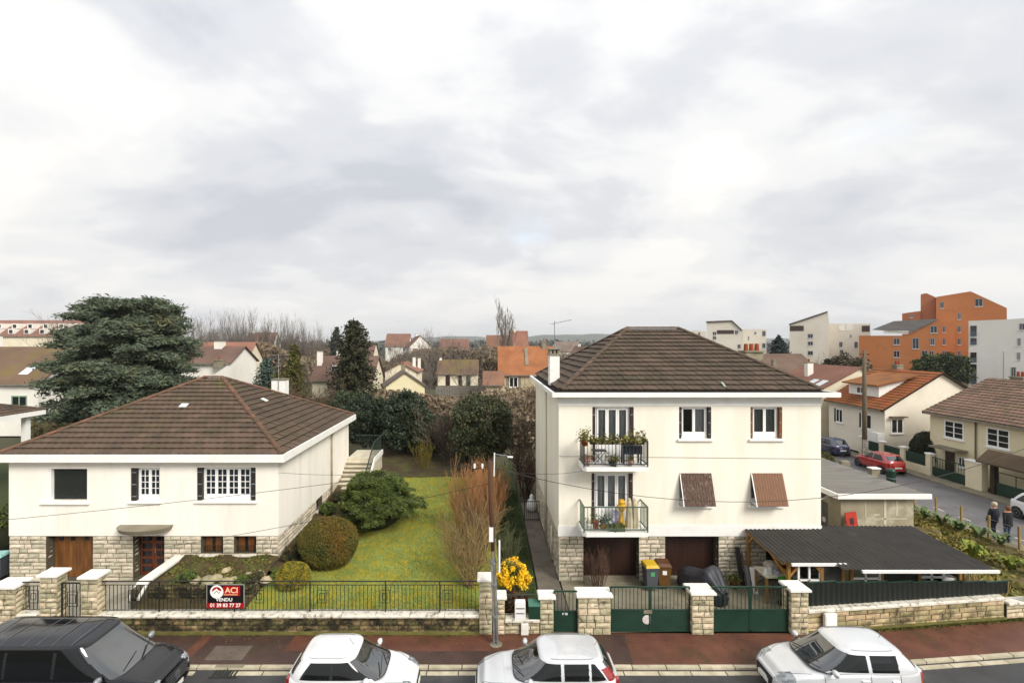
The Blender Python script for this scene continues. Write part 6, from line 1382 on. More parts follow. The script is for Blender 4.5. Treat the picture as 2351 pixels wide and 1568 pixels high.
# ------------------------------------------------------------------ lawn grass, moss
g_ = np.random.default_rng(61); n = 52000; x = g_.uniform(-7.4, .35, n); y = 17.1 + (31 - 17.1) * g_.uniform(0, 1, n) ** 1.25; z = np.array([gz(a, b) for a, b in zip(x, y)]); h = g_.uniform(.03, .075, n); a = g_.uniform(0, 6.28, n); w = g_.uniform(.008, .02, n)
bx = np.stack([x - np.cos(a) * w, y - np.sin(a) * w, z - .005], 1); by = np.stack([x + np.cos(a) * w, y + np.sin(a) * w, z - .005], 1); tp_ = np.stack([x + g_.normal(0, .03, n), y + g_.normal(0, .03, n), z + h], 1)
o = put('lawn_grass', npmesh('lawn_grass', np.stack([bx, by, tp_], 1).reshape(-1, 3), np.arange(3 * n).reshape(-1, 3)), M('grass_blade', '#88944a', '#748036', 1.3, .9, island=.3, dirt=('#a4982e', 2.6, .42, .68))); tag(o, 'short mossy yellow green grass of the lawn', 'grass', kind='stuff')
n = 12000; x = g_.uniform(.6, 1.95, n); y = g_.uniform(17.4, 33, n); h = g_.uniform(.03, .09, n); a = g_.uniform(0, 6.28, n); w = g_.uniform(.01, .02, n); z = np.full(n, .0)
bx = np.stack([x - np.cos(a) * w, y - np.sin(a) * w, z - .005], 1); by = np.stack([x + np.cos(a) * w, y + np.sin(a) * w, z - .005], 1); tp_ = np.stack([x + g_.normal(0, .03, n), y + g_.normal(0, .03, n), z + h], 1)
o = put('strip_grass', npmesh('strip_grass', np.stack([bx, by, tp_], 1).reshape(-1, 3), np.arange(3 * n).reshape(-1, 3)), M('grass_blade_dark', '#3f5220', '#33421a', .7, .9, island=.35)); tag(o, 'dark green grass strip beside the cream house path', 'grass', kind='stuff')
n = 5000; x = g_.uniform(-12.9, -.3, n); y = YW - np.abs(g_.normal(0, .045, n)); pts = np.stack([x, y, np.full(n, .012)], 1); pts = pts[np.sin(x * 3) + np.sin(x * 7.3) + g_.normal(0, 1, n) > -.6]
o = put('wall_foot_moss', leaf_mesh('wall_foot_moss', pts, .035, g_, .5), M('moss', '#5c5c1e', '#43461a', 3, 1, island=.3)); tag(o, 'moss and weeds along the foot of the long wall', 'moss', kind='stuff')
n = 4500; x = g_.uniform(10.8, 20, n); y = np.array([wallY(v) for v in x]) - np.abs(g_.normal(0, .07, n)); pts = np.stack([x, y, np.full(n, .015)], 1)
o = put('wall_foot_moss', leaf_mesh('wall_foot_moss', pts, .04, g_, .5), MATS['moss']); tag(o, 'moss along the foot of the pale wall at the right', 'moss', kind='stuff')
# fallen leaves on the pavement
# ------------------------------------------------------------------ annex, kitchen garden, side street
ANX = M('weathered_cement', '#a59b83', '#8f8670', .9, .95, bump=.3, bscale=30, dirt=('#c4bda8', .8, .55, .75)); ROOFF = M('bitumen_roof', '#7a7770', '#66635c', .7, .9, bump=.3, bscale=20, dirt=('#4f4c45', 1.1, .56, .7, 1), aniso=(.4, 2, 1))
t = thing('flat_roofed_annex', 'grey cement outbuilding with flat felt roof behind the shed', 'outbuilding', (16.1, 23.2, 0))
q = MB(); wallpanel(q, faceT((16.1, 23.2, 0), '-y'), 3.3, 2.55, [], .2, False); wallpanel(q, faceT((16.1, 31.0, 0), '-x'), 7.8, 2.55, [(6.05, 6.95, .0, 2.0)], .2); wallpanel(q, faceT((19.4, 23.2, 0), '+x'), 7.8, 2.55, [], .2, False); wallpanel(q, faceT((19.4, 31.0, 0), '+y'), 3.3, 2.55, [], .2, False)
q.build('wall', ANX, t)
rf = MB().box(15.8, 19.8, 22.95, 31.2, 2.62, 2.76).build('roof', ROOFF, t); MB().box(15.75, 19.95, 22.87, 22.947, 2.56, 2.78).build('edge_board', WHITE, rf); MB().box(15.7, 15.797, 22.95, 31.2, 2.56, 2.78).build('edge_board', WHITE, rf); MB().box(16.0, 19.5, 23.15, 31.1, 2.552, 2.615).build('slab', CONC, t)
Td = faceT((16.1, 31.0, 0), '-x') @ Matrix.Translation((6.05, 0, 0)); dr = MB().box(.02, .88, .1, .14, .02, 1.98).xf(Td).build('door', M('grey_door', '#6a6a66', '#55554f', 3, .6, dirt=('#3f3f3b', 2, .55, .8)), t); MB().lathe([(.13, 0), (.13, .01)], n=18).xf(Td @ Matrix.Translation((.45, .1, 1.1)) @ Matrix.Rotation(R(90), 4, 'X')).build('round_plate', PLASTW, dr)
aw = MB().bar((15.3, 23.95, 2.05), (15.3, 25.1, 2.05), .05).build('awning_frame', PVC, t); MB().bar((15.3, 23.95, 2.05), (16.08, 23.95, 2.4), .05).build('strut', PVC, aw); MB().bar((15.3, 25.1, 2.05), (16.08, 25.1, 2.4), .05).build('strut', PVC, aw); MB().quad((15.3, 23.95, 2.08), (15.3, 25.1, 2.08), (16.08, 25.1, 2.44), (16.08, 23.95, 2.44)).build('awning_sheet', GLASS, aw)
for k, (x0, x1, z0, z1) in enumerate(((17.2, 17.24, .9, 2.3), (18.05, 18.16, 1.3, 2.5), (17.2, 19.1, 1.55, 1.59), (17.55, 17.85, 1.5, 1.56), (17.55, 17.85, 1.72, 1.78), (18.6, 18.68, 1.7, 2.4))): MB().box(x0, x1, 23.190, 23.1995, z0, z1).build('plaster_patch', M('lime_plaster', '#cbc5b2', '#b5ae98', 5, .95), t)
t = thing('red_board', 'red board with dark print leaning on the cement outbuilding', 'board', (16.3, 22.5, .7)); Tb = faceT((16.05, 22.6, .85), '-y', R(14)) @ Matrix.Rotation(R(-10), 4, 'X')
MB().box(0, .62, 0, .03, 0, 1.15).xf(Tb).build('panel', M('red_board_paint', '#b02a10', '#982008', 3, .6), t)
for a in ((.2, .42, .62, .9), (.16, .34, .3, .5)): MB().box(a[0], a[1], -.008, -.0005, a[2], a[3]).xf(Tb).build('dark_mark', M('dark_print', '#2c1612', None, 3, .6), t)
MB().bar((16.25, 22.68, 0), (16.25, 22.68, 1.1), .06).build('support', TIMBER, t)
t = thing('iron_stand', 'rusty metal stand with tools before the cement outbuilding', 'stand', (17.2, 22.6, 0))
for a, b in (((16.95, 22.6, 0), (16.95, 22.6, 1.35)), ((17.5, 22.6, 0), (17.5, 22.6, 1.1)), ((16.95, 22.6, 1.35), (17.5, 22.6, 1.1)), ((16.95, 22.6, 1.0), (17.5, 22.6, .8))): MB().bar(a, b, .035).build('bar', BLACKM, t)
t = thing('green_traffic_cone', 'small green and white cone beside the red board', 'cone', (15.75, 22.3, .0)); MB().lathe([(.2, 0), (.2, .05), (.13, .06), (.05, 1.2), (.02, 1.22)], (15.75, 22.3, 0), 14).build('cone', M('green_cone', '#2f8a4a', '#27773e', 3, .5), t, True); MB().lathe([(.105, .45), (.085, .7)], (15.75, 22.3, 0), 14).build('stripe', PLASTW, t)
# kitchen garden east of the annex
def kz(x, y): return .12 + .25 * max(0, min(1, (y - 17.8) / 5)) + .05 * math.sin(x * 3.1) * math.sin(y * 2.7)
grid('kitchen_garden', 17.4, 23.7, 18.1, 31, 30, 50, lambda x, y: kz(x, y) if not (x < 19.5 and y > 23.1) else -.1, M('rough_garden_soil', '#6a5c36', '#504626', 1.2, 1, bump=.8, bscale=10, dirt=('#63682a', .8, .48, .66)))
g_ = np.random.default_rng(71); n = 9000; x = g_.uniform(17.5, 23.6, n); y = g_.uniform(18.2, 30, n); k = (x > 19.6) | (y < 22.8); x, y = x[k], y[k]; dens = np.sin(x * 1.7) * np.sin(y * 1.3) + g_.normal(0, .6, len(x)) > .1; x, y = x[dens], y[dens]; z = np.array([kz(a, b) for a, b in zip(x, y)]) + .05
o = put('garden_weeds', leaf_mesh('garden_weeds', np.stack([x, y, z], 1), .12, g_, 0, 2.2, .5), M('weed_leaf', '#6e6c2c', '#857a3a', 1.0, .9, island=.35)); tag(o, 'yellowing weeds covering the kitchen garden', 'weeds', kind='stuff')
ART = leafmat('artichoke_leaf', '#4f6434', '#6d7f52', 4, .35)
def leafy(name, label, x, y, h, n, mat, seed, w=.5, group='leafy plants of the kitchen garden'):
    g_ = np.random.default_rng(seed); vs = []; fs = []
    for i in range(n):
        a = g_.uniform(0, 6.28); L = w * g_.uniform(.7, 1.2); hh = h * g_.uniform(.6, 1.1); d = np.array([math.cos(a), math.sin(a)]); s_ = np.array([-d[1], d[0]]) * .07 * g_.uniform(.8, 1.4)
        for j, (t_, zz_, ws) in enumerate(((0, 0, .3), (.35, .55, 1), (.7, .9, .9), (1.0, .78, .05))):
            p = d * L * t_; vs += [(p[0] - s_[0] * ws, p[1] - s_[1] * ws, hh * zz_), (p[0] + s_[0] * ws, p[1] + s_[1] * ws, hh * zz_)]
        b = i * 8; fs += [(b + 2 * j, b + 2 * j + 1, b + 2 * j + 3, b + 2 * j + 2) for j in range(3)]
    return plant(name, label, 'plant', (x, y, kz(x, y)), [('leaves', MB().add(vs, fs).mesh('leaves'), mat)], 0, 1, group)
lab = ('nearest the outbuilding corner', 'second along the wire fence', 'third along the wire fence', 'middle of the row along the wire fence', 'fifth along the wire fence', 'close to the two walkers', 'last of the row at the right')
for k in range(7): leafy('artichoke_plant', 'grey green artichoke plant, ' + lab[k], 22.6 + .12 * k, 28.3 - .85 * k, .6, 20, ART, 200 + k, .5)
leafy('artichoke_plant', 'bright yellow green leafy plant in the middle of the kitchen garden', 20.6, 21.6, .8, 30, leafmat('lime_leaf', '#7f8a2c', '#69722a', 4, .3), 210, .5)
leafy('artichoke_plant', 'smaller yellowish leafy plant near the shed roof corner', 21.4, 20.9, .6, 24, leafmat('lime_leaf', '', None), 211, .45)
leafy('artichoke_plant', 'mustard coloured plant at the lower right of the kitchen garden', 21.9, 20.2, .6, 24, leafmat('mustard_leaf', '#8a7a22', '#6e5c1c', 4, .3), 212, .45)
t = thing('wire_fence', 'wire fence on wooden posts between kitchen garden and side street', 'fence', (23.6, 25, 0))
for y in (22.6, 24.0, 25.4, 26.8, 28.2, 29.6): MB().bar((23.6, y, 0), (23.6 + random.uniform(-.06, .06), y, 1.45), .08).build('post', TW_P, t)
for z in (.5, .9, 1.3): MB().bar((23.6, 22.6, z), (23.6, 29.6, z), .012).build('wire', GALV, t)
# roots and brush at the right end of the shed
twiggy('bare_shrub', 'dry brush and stakes at the right end of the shed', (18.0, 18.75, .2), 24, 1.0, .8, TW_P, 72, 1, (2, 4), .6, .03, .008)
# street furniture on the far kerb
t = thing('litter_bin', 'dark green street bin on the near kerb of the side street', 'bin', (27.25, 34.4, -.08)); MB().lathe([(.24, 0), (.26, .1), (.28, .95), (.3, 1.0), (.22, 1.12), (.05, 1.15)], (27.25, 34.4, -.08), 16).build('drum', GREEN_M, t, True); MB().lathe([(.285, .5), (.29, .56)], (27.25, 34.4, -.08), 16).build('band', GALV, t)
t = thing('concrete_bollard', 'grey concrete block beside the green street bin', 'bollard', (26.5, 35.0, -.08)); MB().bevbox(26.2, 26.75, 34.7, 35.1, -.08, .95, .04).build('block', CONC, t); MB().bevbox(26.15, 26.8, 34.65, 35.15, .952, 1.02, .03).build('cap', CAP, t)
t = thing('concrete_bollard', 'second grey concrete block left of the red car', 'bollard', (26.2, 37.4, -.08)); MB().bevbox(25.9, 26.5, 37.2, 37.6, -.08, .9, .04).build('block', CONC, t)
q = MB().box(24.6, 26.4, 38.2, 46, -.1, .3); struct(q, 'planter_kerb', CONC)
for k in range(4): shrub('hedge_bush', ('low olive hedge bush nearest the red car', 'second low olive hedge bush of the kerb planter', 'third low olive hedge bush of the kerb planter', 'low hedge bush beside the blue car')[k], (25.5, 39.0 + 1.8 * k, .25), (.9, .95, .42), 2600, 50, .2, .07, leafmat('hedge_olive', '#5c5c20', '#43441a', 4, .35), 220 + k, 'hedge', .6, -.3, 'hedge bushes of the kerb planter', core=.8)
up_ = thing('telegraph_pole', 'tall weathered wooden telegraph pole by the red car', 'pole', (30.95, 41.8, 0)); MB().tube([(30.95, 41.8, 0), (30.95, 41.8, 4.5), (30.92, 41.8, 8.9)], [.19, .17, .13], 12).build('shaft', M('old_pole_wood', '#6e6250', '#544a3a', 3, .95, aniso=(8, 8, .4)), up_, True)
MB().bar((30.55, 41.75, 8.55), (31.3, 41.75, 8.55), .1).build('cross_arm', POLEW, up_); MB().tube([(30.95, 41.7, .0), (30.95, 41.7, 1.6)], .2, 10).build('poster_wrap', M('torn_poster', '#c9c3b8', '#8e8676', 6, .9), up_)
p2 = thing('telegraph_pole', 'wooden telegraph pole at the corner of the side street, beyond the right edge', 'pole', (24.9, 19.5, 0)); MB().tube([(24.9, 19.5, 0), (24.9, 19.5, 8.0)], [.17, .12], 10).build('shaft', MATS['old_pole_wood'], p2, True); MB().bar((24.5, 19.5, 7.65), (25.3, 19.5, 7.65), .09).build('cross_arm', POLEW, p2)
# two walkers
def person(label, loc, rz, coat, trouser, hair, h=1.70, ph=0.0, haircol=None):
    t = thing('person', label, 'person', loc, rz, 'walkers in the side street', local=True); me = bpy.data.meshes.new('body'); s_ = h / 1.7
    J = {'pel': (0, 0, .93), 'bel': (0, .0, 1.08), 'che': (0, -.01, 1.30), 'nec': (0, 0, 1.47), 'hd0': (0, .01, 1.55), 'hd1': (0, .015, 1.66),
         'shl': (.17, 0, 1.41), 'ell': (.23, .03 - .06 * ph, 1.13), 'wrl': (.21, .10 - .1 * ph, .90), 'hal': (.20, .13 - .1 * ph, .80), 'shr': (-.17, 0, 1.41), 'elr': (-.23, .0 + .06 * ph, 1.13), 'wrr': (-.21, .06 + .1 * ph, .90), 'har': (-.20, .08 + .1 * ph, .80),
         'hil': (.09, 0, .88), 'knl': (.10, .08, .50), 'anl': (.10, .0, .09), 'tol': (.11, .16, .04), 'hir': (-.09, 0, .88), 'knr': (-.10, .02, .50), 'anr': (-.10, -.22, .12), 'tor': (-.11, -.08, .03)}
    Rr = dict(pel=.14, bel=.145, che=.155, nec=.06, hd0=.085, hd1=.09, shl=.085, shr=.085, ell=.06, elr=.06, wrl=.042, wrr=.042, hal=.04, har=.04, hil=.1, hir=.1, knl=.075, knr=.075, anl=.05, anr=.05, tol=.045, tor=.045)
    E = [('pel', 'bel'), ('bel', 'che'), ('che', 'nec'), ('nec', 'hd0'), ('hd0', 'hd1'), ('che', 'shl'), ('shl', 'ell'), ('ell', 'wrl'), ('wrl', 'hal'), ('che', 'shr'), ('shr', 'elr'), ('elr', 'wrr'), ('wrr', 'har'), ('pel', 'hil'), ('hil', 'knl'), ('knl', 'anl'), ('anl', 'tol'), ('pel', 'hir'), ('hir', 'knr'), ('knr', 'anr'), ('anr', 'tor')]
    ks = list(J); me.from_pydata([tuple(c * s_ for c in J[k]) for k in ks], [(ks.index(a), ks.index(b)) for a, b in E], []); o = put('body', me, None, t)
    sk = o.modifiers.new('skin', 'SKIN'); sv = me.skin_vertices[0].data
    for i, k in enumerate(ks): sv[i].radius = (Rr[k] * s_, Rr[k] * s_ * (.8 if k in ('che', 'bel', 'pel') else 1)); sv[i].use_root = k == 'pel'
    o.modifiers.new('sub', 'SUBSURF').render_levels = 2
    SK = M('skin', '#b98a70', '#a87860', 5, .6)
    m = bpy.data.materials.new('clothing'); m.use_nodes = True; N = m.node_tree.nodes; L = m.node_tree.links; tcn = N.new('ShaderNodeTexCoord'); sp = N.new('ShaderNodeSeparateXYZ'); L.new(tcn.outputs['Object'], sp.inputs[0]); rp = N.new('ShaderNodeValToRGB'); mr = N.new('ShaderNodeMapRange'); mr.inputs[2].default_value = 1.8 * s_; L.new(sp.outputs[2], mr.inputs[0]); L.new(mr.outputs[0], rp.inputs[0]); rp.color_ramp.interpolation = 'CONSTANT'
    el = rp.color_ramp.elements; el[0].position = 0; el[0].color = (.02, .02, .02, 1); el[1].position = .065; el[1].color = (*hexc(trouser), 1)
    for p_, c_ in ((.47, hexc(coat)), (.815, hexc('#b98a70'))): x = el.new(p_); x.color = (*c_, 1)
    L.new(rp.outputs[0], N['Principled BSDF'].inputs['Base Color']); N['Principled BSDF'].inputs['Roughness'].default_value = .85; me.materials.append(m)
    q = MB().lathe([(.03, -.13), (.085, -.09), (.112, -.02), (.11, .05), (.08, .1), (.02, .125)], n=14); q.v = [(x * s_, y * s_ * 1.05, z * s_) for x, y, z in q.v]; q.xf(Matrix.Translation((0, -.02 * s_, 1.655 * s_))).build('hair', M('hair_' + hair, hair, None, 30, .9, bump=.4, bscale=60), t, True)
    q = MB().tube([(0, 0, .78 * s_), (0, 0, .9 * s_), (0, 0, 1.15 * s_), (0, -.005, 1.35 * s_), (0, 0, 1.47 * s_)], [.2 * s_, .2 * s_, .19 * s_, .19 * s_, .09 * s_], 14); q.v = [(x, y * .75, z) for x, y, z in q.v]; q.build('coat', M('coat_' + coat, coat, None, 8, .9, bump=.3, bscale=12), t, True)
    for k in ('l', 'r'):
        sg_ = 1 if k == 'l' else -1; a = np.array(J['ha' + k]) * s_; S_ = []
        for f in range(4): b = a + np.array([.0, -.03 + .02 * f, -.03]) * s_; S_.append((*b, *(b + np.array([-.006 * sg_, .006, -.045]) * s_), .009, .008)); S_.append((*(b + np.array([-.006 * sg_, .006, -.045]) * s_), *(b + np.array([-.018 * sg_, .01, -.075 + .006 * f]) * s_), .008, .007))
        b = a + np.array([-.01 * sg_, .03, .0]); S_.append((*b, *(b + np.array([-.01 * sg_, .025, -.04])), .01, .008)); put('fingers', seg_mesh('fingers', S_, 6), SK, t)
    q = MB().lathe([(.004, 0), (.018, .02), (.012, .045)], n=8).xf(Matrix.Translation((0, .10 * s_, 1.595 * s_))); q.build('nose', SK, t, True)
    for sg_ in (1, -1): MB().lathe([(.004, -.008), (.012, 0), (.004, .008)], n=8).xf(Matrix.Translation((.032 * sg_, .092 * s_, 1.635 * s_))).build('eye', M('eye', '#2a1c14', None, 3, .3), t); MB().lathe([(.004, -.03), (.016, 0), (.004, .03)], n=8).xf(Matrix.Translation((.092 * sg_ * s_, .01, 1.62 * s_))).build('ear', SK, t)
    MB().bar((-.025, .098 * s_, 1.555 * s_), (.025, .098 * s_, 1.555 * s_), .008).build('mouth', M('lips', '#8a5046', None, 3, .6), t)
    return t
person('grey haired person in a dark jacket walking beside the other walker', (24.93, 25.1, 0), R(10), '#1b1f2b', '#20242e', '#b5aa94', 1.68, 1)
person('dark coated person with brown hair walking nearest the wire fence', (25.05, 24.55, 0), R(0), '#14161c', '#39465a', '#6b4a34', 1.66, -1)
# ------------------------------------------------------------------ background houses
def roofmat(name, a, b, ax='Z', ws=2.0, st=.8, dirt=None): return M(name, a, b, .35, .9, rnd=.1, wave=(ax, ws, st), dirt=dirt)
ORANGE = M('orange_roof_tile', '#985a2c', '#814a24', .5, .9, rnd=.1, island=.2, dirt=('#6a3a1e', .5, .55, .8)); TAN = M('tan_roof_tile', '#7b6250', '#675244', .6, .9, rnd=.1, island=.25, dirt=('#6a5232', .5, .55, .85))
FAR_OR = roofmat('far_orange_roof', '#8c6450', '#7a5646', 'Z', 1.6, .8); FAR_BR = roofmat('far_brown_roof', '#6e574b', '#5b473d', 'Z', 1.8, .8); FAR_RD = roofmat('far_rust_roof', '#866254', '#77584c', 'Z', 1.8, .6); FAR_GR = roofmat('far_grey_roof', '#77695f', '#675a52', 'Z', 1.8, .6); MOSSR = roofmat('mossy_brown_roof', '#6d5844', '#5a4a3a', 'Z', 1.6, .8, ('#6a5f2c', .25, .5, .7))
CRW = M('cream_wall', '#e2d9c2', '#d6cbb0', .5, .9, rnd=.05); WHW = M('white_wall', '#e8e5dd', '#dcd8cd', .4, .9); YEW = M('yellow_wall', '#e2d8b4', '#d6caa2', .4, .9); BEW = M('beige_stone_wall', '#c2b498', '#a6977a', 1.2, .95)
def swin(parent, T, x, z, w, h, fr=.07, mat=None, shut=None, bars=0, name='window'):
    q = MB(); y = -.03
    for a in ((x, x + w, z, z + fr), (x, x + w, z + h - fr, z + h), (x, x + fr, z + fr, z + h - fr), (x + w - fr, x + w, z + fr, z + h - fr), (x + w / 2 - fr / 2, x + w / 2 + fr / 2, z + fr, z + h - fr)): q.box(a[0], a[1], y, y + .028, a[2], a[3])
    for b in range(bars): zz_ = z + h * (b + 1) / (bars + 1); q.box(x + fr, x + w - fr, y + .002, y + .02, zz_ - .02, zz_ + .02)
    o = q.xf(T).build(name, mat or PVC, parent); MB().box(x + .01, x + w - .01, -.012, -.003, z + .01, z + h - .01).xf(T).build('pane', GLASSD, o)
    MB().box(x - .06, x + w + .06, -.1, -.004, z - .09, z - .004).xf(T).build('sill', WHITE, o)
    if shut:
        for sx in (x - .42, x + w + .04): MB().box(sx, sx + .38, -.05, -.006, z, z + h).xf(T).build('shutter', shut, o)
    return o
def gable(name, label, loc, rz, w, d, ze, zr, wall, roofm, oh=.35, group=None, tiles=None, base=0.0, hip=0.0, verge=.25):
    """house with the ridge along local x; front wall at local y=0, back at y=d; x 0..w"""
    t = thing(name, label, 'house', loc, rz, group, local=True); q = MB()
    q.add([(0, 0, base), (w, 0, base), (w, d, base), (0, d, base), (0, 0, ze), (w, 0, ze), (w, d, ze), (0, d, ze), (hip, d / 2, zr if hip == 0 else ze), (w - hip, d / 2, zr if hip == 0 else ze)],
          [(0, 1, 5, 4), (2, 3, 7, 6), (1, 2, 6, 9, 5), (3, 0, 4, 8, 7)] if hip == 0 else [(0, 1, 5, 4), (2, 3, 7, 6), (1, 2, 6, 5), (3, 0, 4, 7)]); q.build('wall', wall, t)
    s_ = (zr - ze) / (d / 2); lo = ze - s_ * oh; v = verge if hip == 0 else oh; A, B = (-v, -oh, lo), (w + v, -oh, lo); Cc, D = (w + v, d + oh, lo), (-v, d + oh, lo); r0, r1 = ((-v, d / 2, zr), (w + v, d / 2, zr)) if hip == 0 else ((hip, d / 2, zr), (w - hip, d / 2, zr)); th = .12
    q = MB()
    for f in ([A, B, r1, r0], [Cc, D, r0, r1]) + (([B, Cc, r1], [D, A, r0]) if hip else ()): q.quad(*f); q.quad(*[(p[0], p[1], p[2] - th) for p in reversed(f)])
    for a, b in ((A, B), (Cc, D)) + (((B, Cc), (D, A)) if hip else ((B, r1), (r1, Cc), (D, r0), (r0, A))): q.quad((a[0], a[1], a[2] - th), (b[0], b[1], b[2] - th), b, a)
    q.v = [(p[0], p[1], p[2] + th) for p in q.v]; rf = q.build('roof', roofm if not tiles else UNDER, t)
    if tiles:
        sl = [((A[0], A[1], A[2] + th), (B[0], B[1], B[2] + th), [(r1[0], r1[1], r1[2] + th), (r0[0], r0[1], r0[2] + th)]), ((Cc[0], Cc[1], Cc[2] + th), (D[0], D[1], D[2] + th), [(r0[0], r0[1], r0[2] + th), (r1[0], r1[1], r1[2] + th)])]
        if hip: sl += [((B[0], B[1], B[2] + th), (Cc[0], Cc[1], Cc[2] + th), [(r1[0], r1[1], r1[2] + th)]), ((D[0], D[1], D[2] + th), (A[0], A[1], A[2] + th), [(r0[0], r0[1], r0[2] + th)])]
        tile_roof(rf, sl, tiles, .32, .36, .05, 0)
    q = MB().box(-.05, w + .05, -oh - .1, -oh - .01, lo + .0, lo + .1); q.build('gutter', M('gutter_zinc', '#8d8678', '#756f62', 3, .6), t)
    t['w'] = w; return t, rf
def chim(t, x, y, z0, z1, w=.5, mat=None, pots=2):
    c = MB().box(x - w / 2, x + w / 2, y - w / 2, y + w / 2, z0, z1).build('chimney', mat or WHW, t); MB().box(x - w / 2 - .05, x + w / 2 + .05, y - w / 2 - .05, y + w / 2 + .05, z1 + .002, z1 + .1).build('chimney_cap', CONC, c)
    for i in range(pots): xx_ = x - w / 2 + w * (i + .5) / pots; MB().lathe([(.1, 0), (.08, .35)], (xx_, y, z1 + .102), 8).build('chimney_pot', TERRA, c)
# tan roofed house along the side street: its local x runs towards the camera, front wall faces the street
th_, rf = gable('tan_roof_house', 'yellow house with tan tiled roof at the right edge of the side street', (33.0, 38.0, 0), R(-90), 16, 9.2, 4.45, 6.75, M('pale_yellow_wall', '#e0d6b6', '#d5c9a6', .6, .9), TAN, .4, tiles=TAN)
Tt = Matrix.Identity(4)
for x, w_ in ((1.2, 1.5), (4.3, 1.5), (7.6, 1.5)): swin(th_, Tt, x, 2.75, w_, 1.25, .09, bars=2)
MB().box(.9, 3.0, -.9, -.01, 2.0, 2.12).build('porch_slab', CONC, th_); MB().box(1.3, 2.0, -.05, -.005, .1, 1.95).build('door', M('dark_door', '#3c3026', None, 3, .6), th_); swin(th_, Tt, 2.3, .9, .5, .7, .06)
MB().tube([(3.6, -.08, 4.3), (3.6, -.08, .1)], .05, 6).build('drain_pipe', M('rusty_pipe', '#7a6a4a', '#5a4a34', 9, .7), th_); chim(th_, 1.6, 5.2, 5.5, 7.0, .9, CONC, 3)
swin(th_, faceT((0, 9.2, 0), '-x'), 6.9, 2.6, .8, 1.5, .08)
# orange roofed house beyond it
oh_, rf = gable('orange_roof_house', 'white house with orange tiled roof and flat dormer along the side street', (32.6, 48.6, 0), R(-90), 6.8, 9.2, 4.1, 6.95, M('warm_white_wall', '#e6dfd0', '#dcd3c2', .6, .9), ORANGE, .35, tiles=ORANGE)
for x, w_ in ((1.0, .9), (4.2, 1.2)): swin(oh_, Tt, x, 2.15, w_, 1.25, .08, shut=None, bars=0); MB().box(x - .2, x - .02, -.05, -.005, 2.15, 3.4).build('shutter', SHUT, oh_)
dm = MB().prism([(.9, 4.55), (.9, 5.75), (3.6, 6.45), (3.6, 4.9)], 'x', 1.4, 5.0).build('dormer', WHITE, oh_); MB().prism([(.45, 5.78), (.45, 5.9), (3.9, 6.75), (3.9, 6.62)], 'x', 1.1, 5.4).build('dormer_roof', ORANGE, dm)
swin(dm, Matrix.Translation((0, .9, 0)), 2.4, 4.95, 1.0, .6, .07)
MB().box(5.5, 6.8, -.55, -.01, 1.0, 2.1).build('bay', WHITE, oh_)
Tg = faceT((6.8, 0, 0), '+x'); swin(oh_, Tg, .5, 2.1, 1.0, 1.2, .08); MB().box(.35, 1.65, -.35, -.01, 3.42, 3.5).xf(Tg).build('window_hood', TAN, oh_)
chim(oh_, 2.0, 4.9, 6.5, 7.4, .6, CONC, 2)
o2, rf = gable('orange_roof_house', 'orange roofed house with two skylights behind the telegraph pole', (31.6, 58, 0), R(-90), 8, 10, 4.3, 7.0, CRW, FAR_OR)
for x in (5.2, 6.6):
    s_ = (7.0 - 4.3) / 5; MB().add([(x, 1.2, 4.3 + s_ * 1.2 + .14), (x + .8, 1.2, 4.3 + s_ * 1.2 + .14), (x + .8, 2.3, 4.3 + s_ * 2.3 + .14), (x, 2.3, 4.3 + s_ * 2.3 + .14), (x, 1.2, 4.3 + s_ * 1.2 + .2), (x + .8, 1.2, 4.3 + s_ * 1.2 + .2), (x + .8, 2.3, 4.3 + s_ * 2.3 + .2), (x, 2.3, 4.3 + s_ * 2.3 + .2)], [(4, 5, 6, 7), (0, 1, 5, 4), (1, 2, 6, 5), (2, 3, 7, 6), (3, 0, 4, 7)]).build('skylight', M('skylight_glass', '#c8d0d6', None, 2, .1), rf)
chim(o2, 3.2, 3.0, 5.5, 7.3, .6, WHW, 1); swin(o2, faceT((8, 0, 0), '+x'), 4, 2.2, 1.2, 1.2)
t = thing('garage_doors', 'dark brown garage gate behind the blue car', 'gate', (32, 50, 0))
for y in (50.2, 52.8, 55.4): MB().box(32.05, 32.12, y, y + 2.4, .05, 2.1).build('leaf', WOODB, t); MB().box(31.95, 32.25, y - .25, y - .02, 0, 2.3).build('post', WHITE, t)
# walls and fences along the far pavement
FW = M('cream_fence_wall', '#e3d9bd', '#d5c9a8', .8, .9, bump=.1)
t = thing('cream_fence', 'low cream wall with pillars and dark green panels along the side street', 'fence', (31.9, 40, 0)); MB().box(31.85, 32.05, 36.9, 43.4, 0, .55).build('low_wall', FW, t)
for y in (36.6, 38.9, 41.0, 43.2): MB().box(31.78, 32.12, y, y + .38, 0, 1.5).build('pillar', FW, t); MB().bevbox(31.73, 32.17, y - .05, y + .43, 1.502, 1.6, .03).build('pillar_cap', WHITE, t)
for a, b in ((37.0, 38.88), (39.3, 40.98), (41.4, 43.18)): MB().box(31.92, 31.97, a, b, .6, 1.35).build('panel', GREEN_M, t)
t = thing('side_street_gate', 'green metal gate with bars between cream pillars of the yellow house', 'gate', (31.9, 34.3, 0)); MB().box(31.9, 31.94, 33.9, 36.55, .08, .7).build('panel', GREEN_M, t)
MB().bar((31.92, 33.9, 1.35), (31.92, 36.55, 1.35), .05).build('top_rail', GREEN_M, t)
for i in range(14): y = 33.95 + i * .2; MB().bar((31.92, y, .7), (31.92, y, 1.35), .02).build('bar', GREEN_M, t)
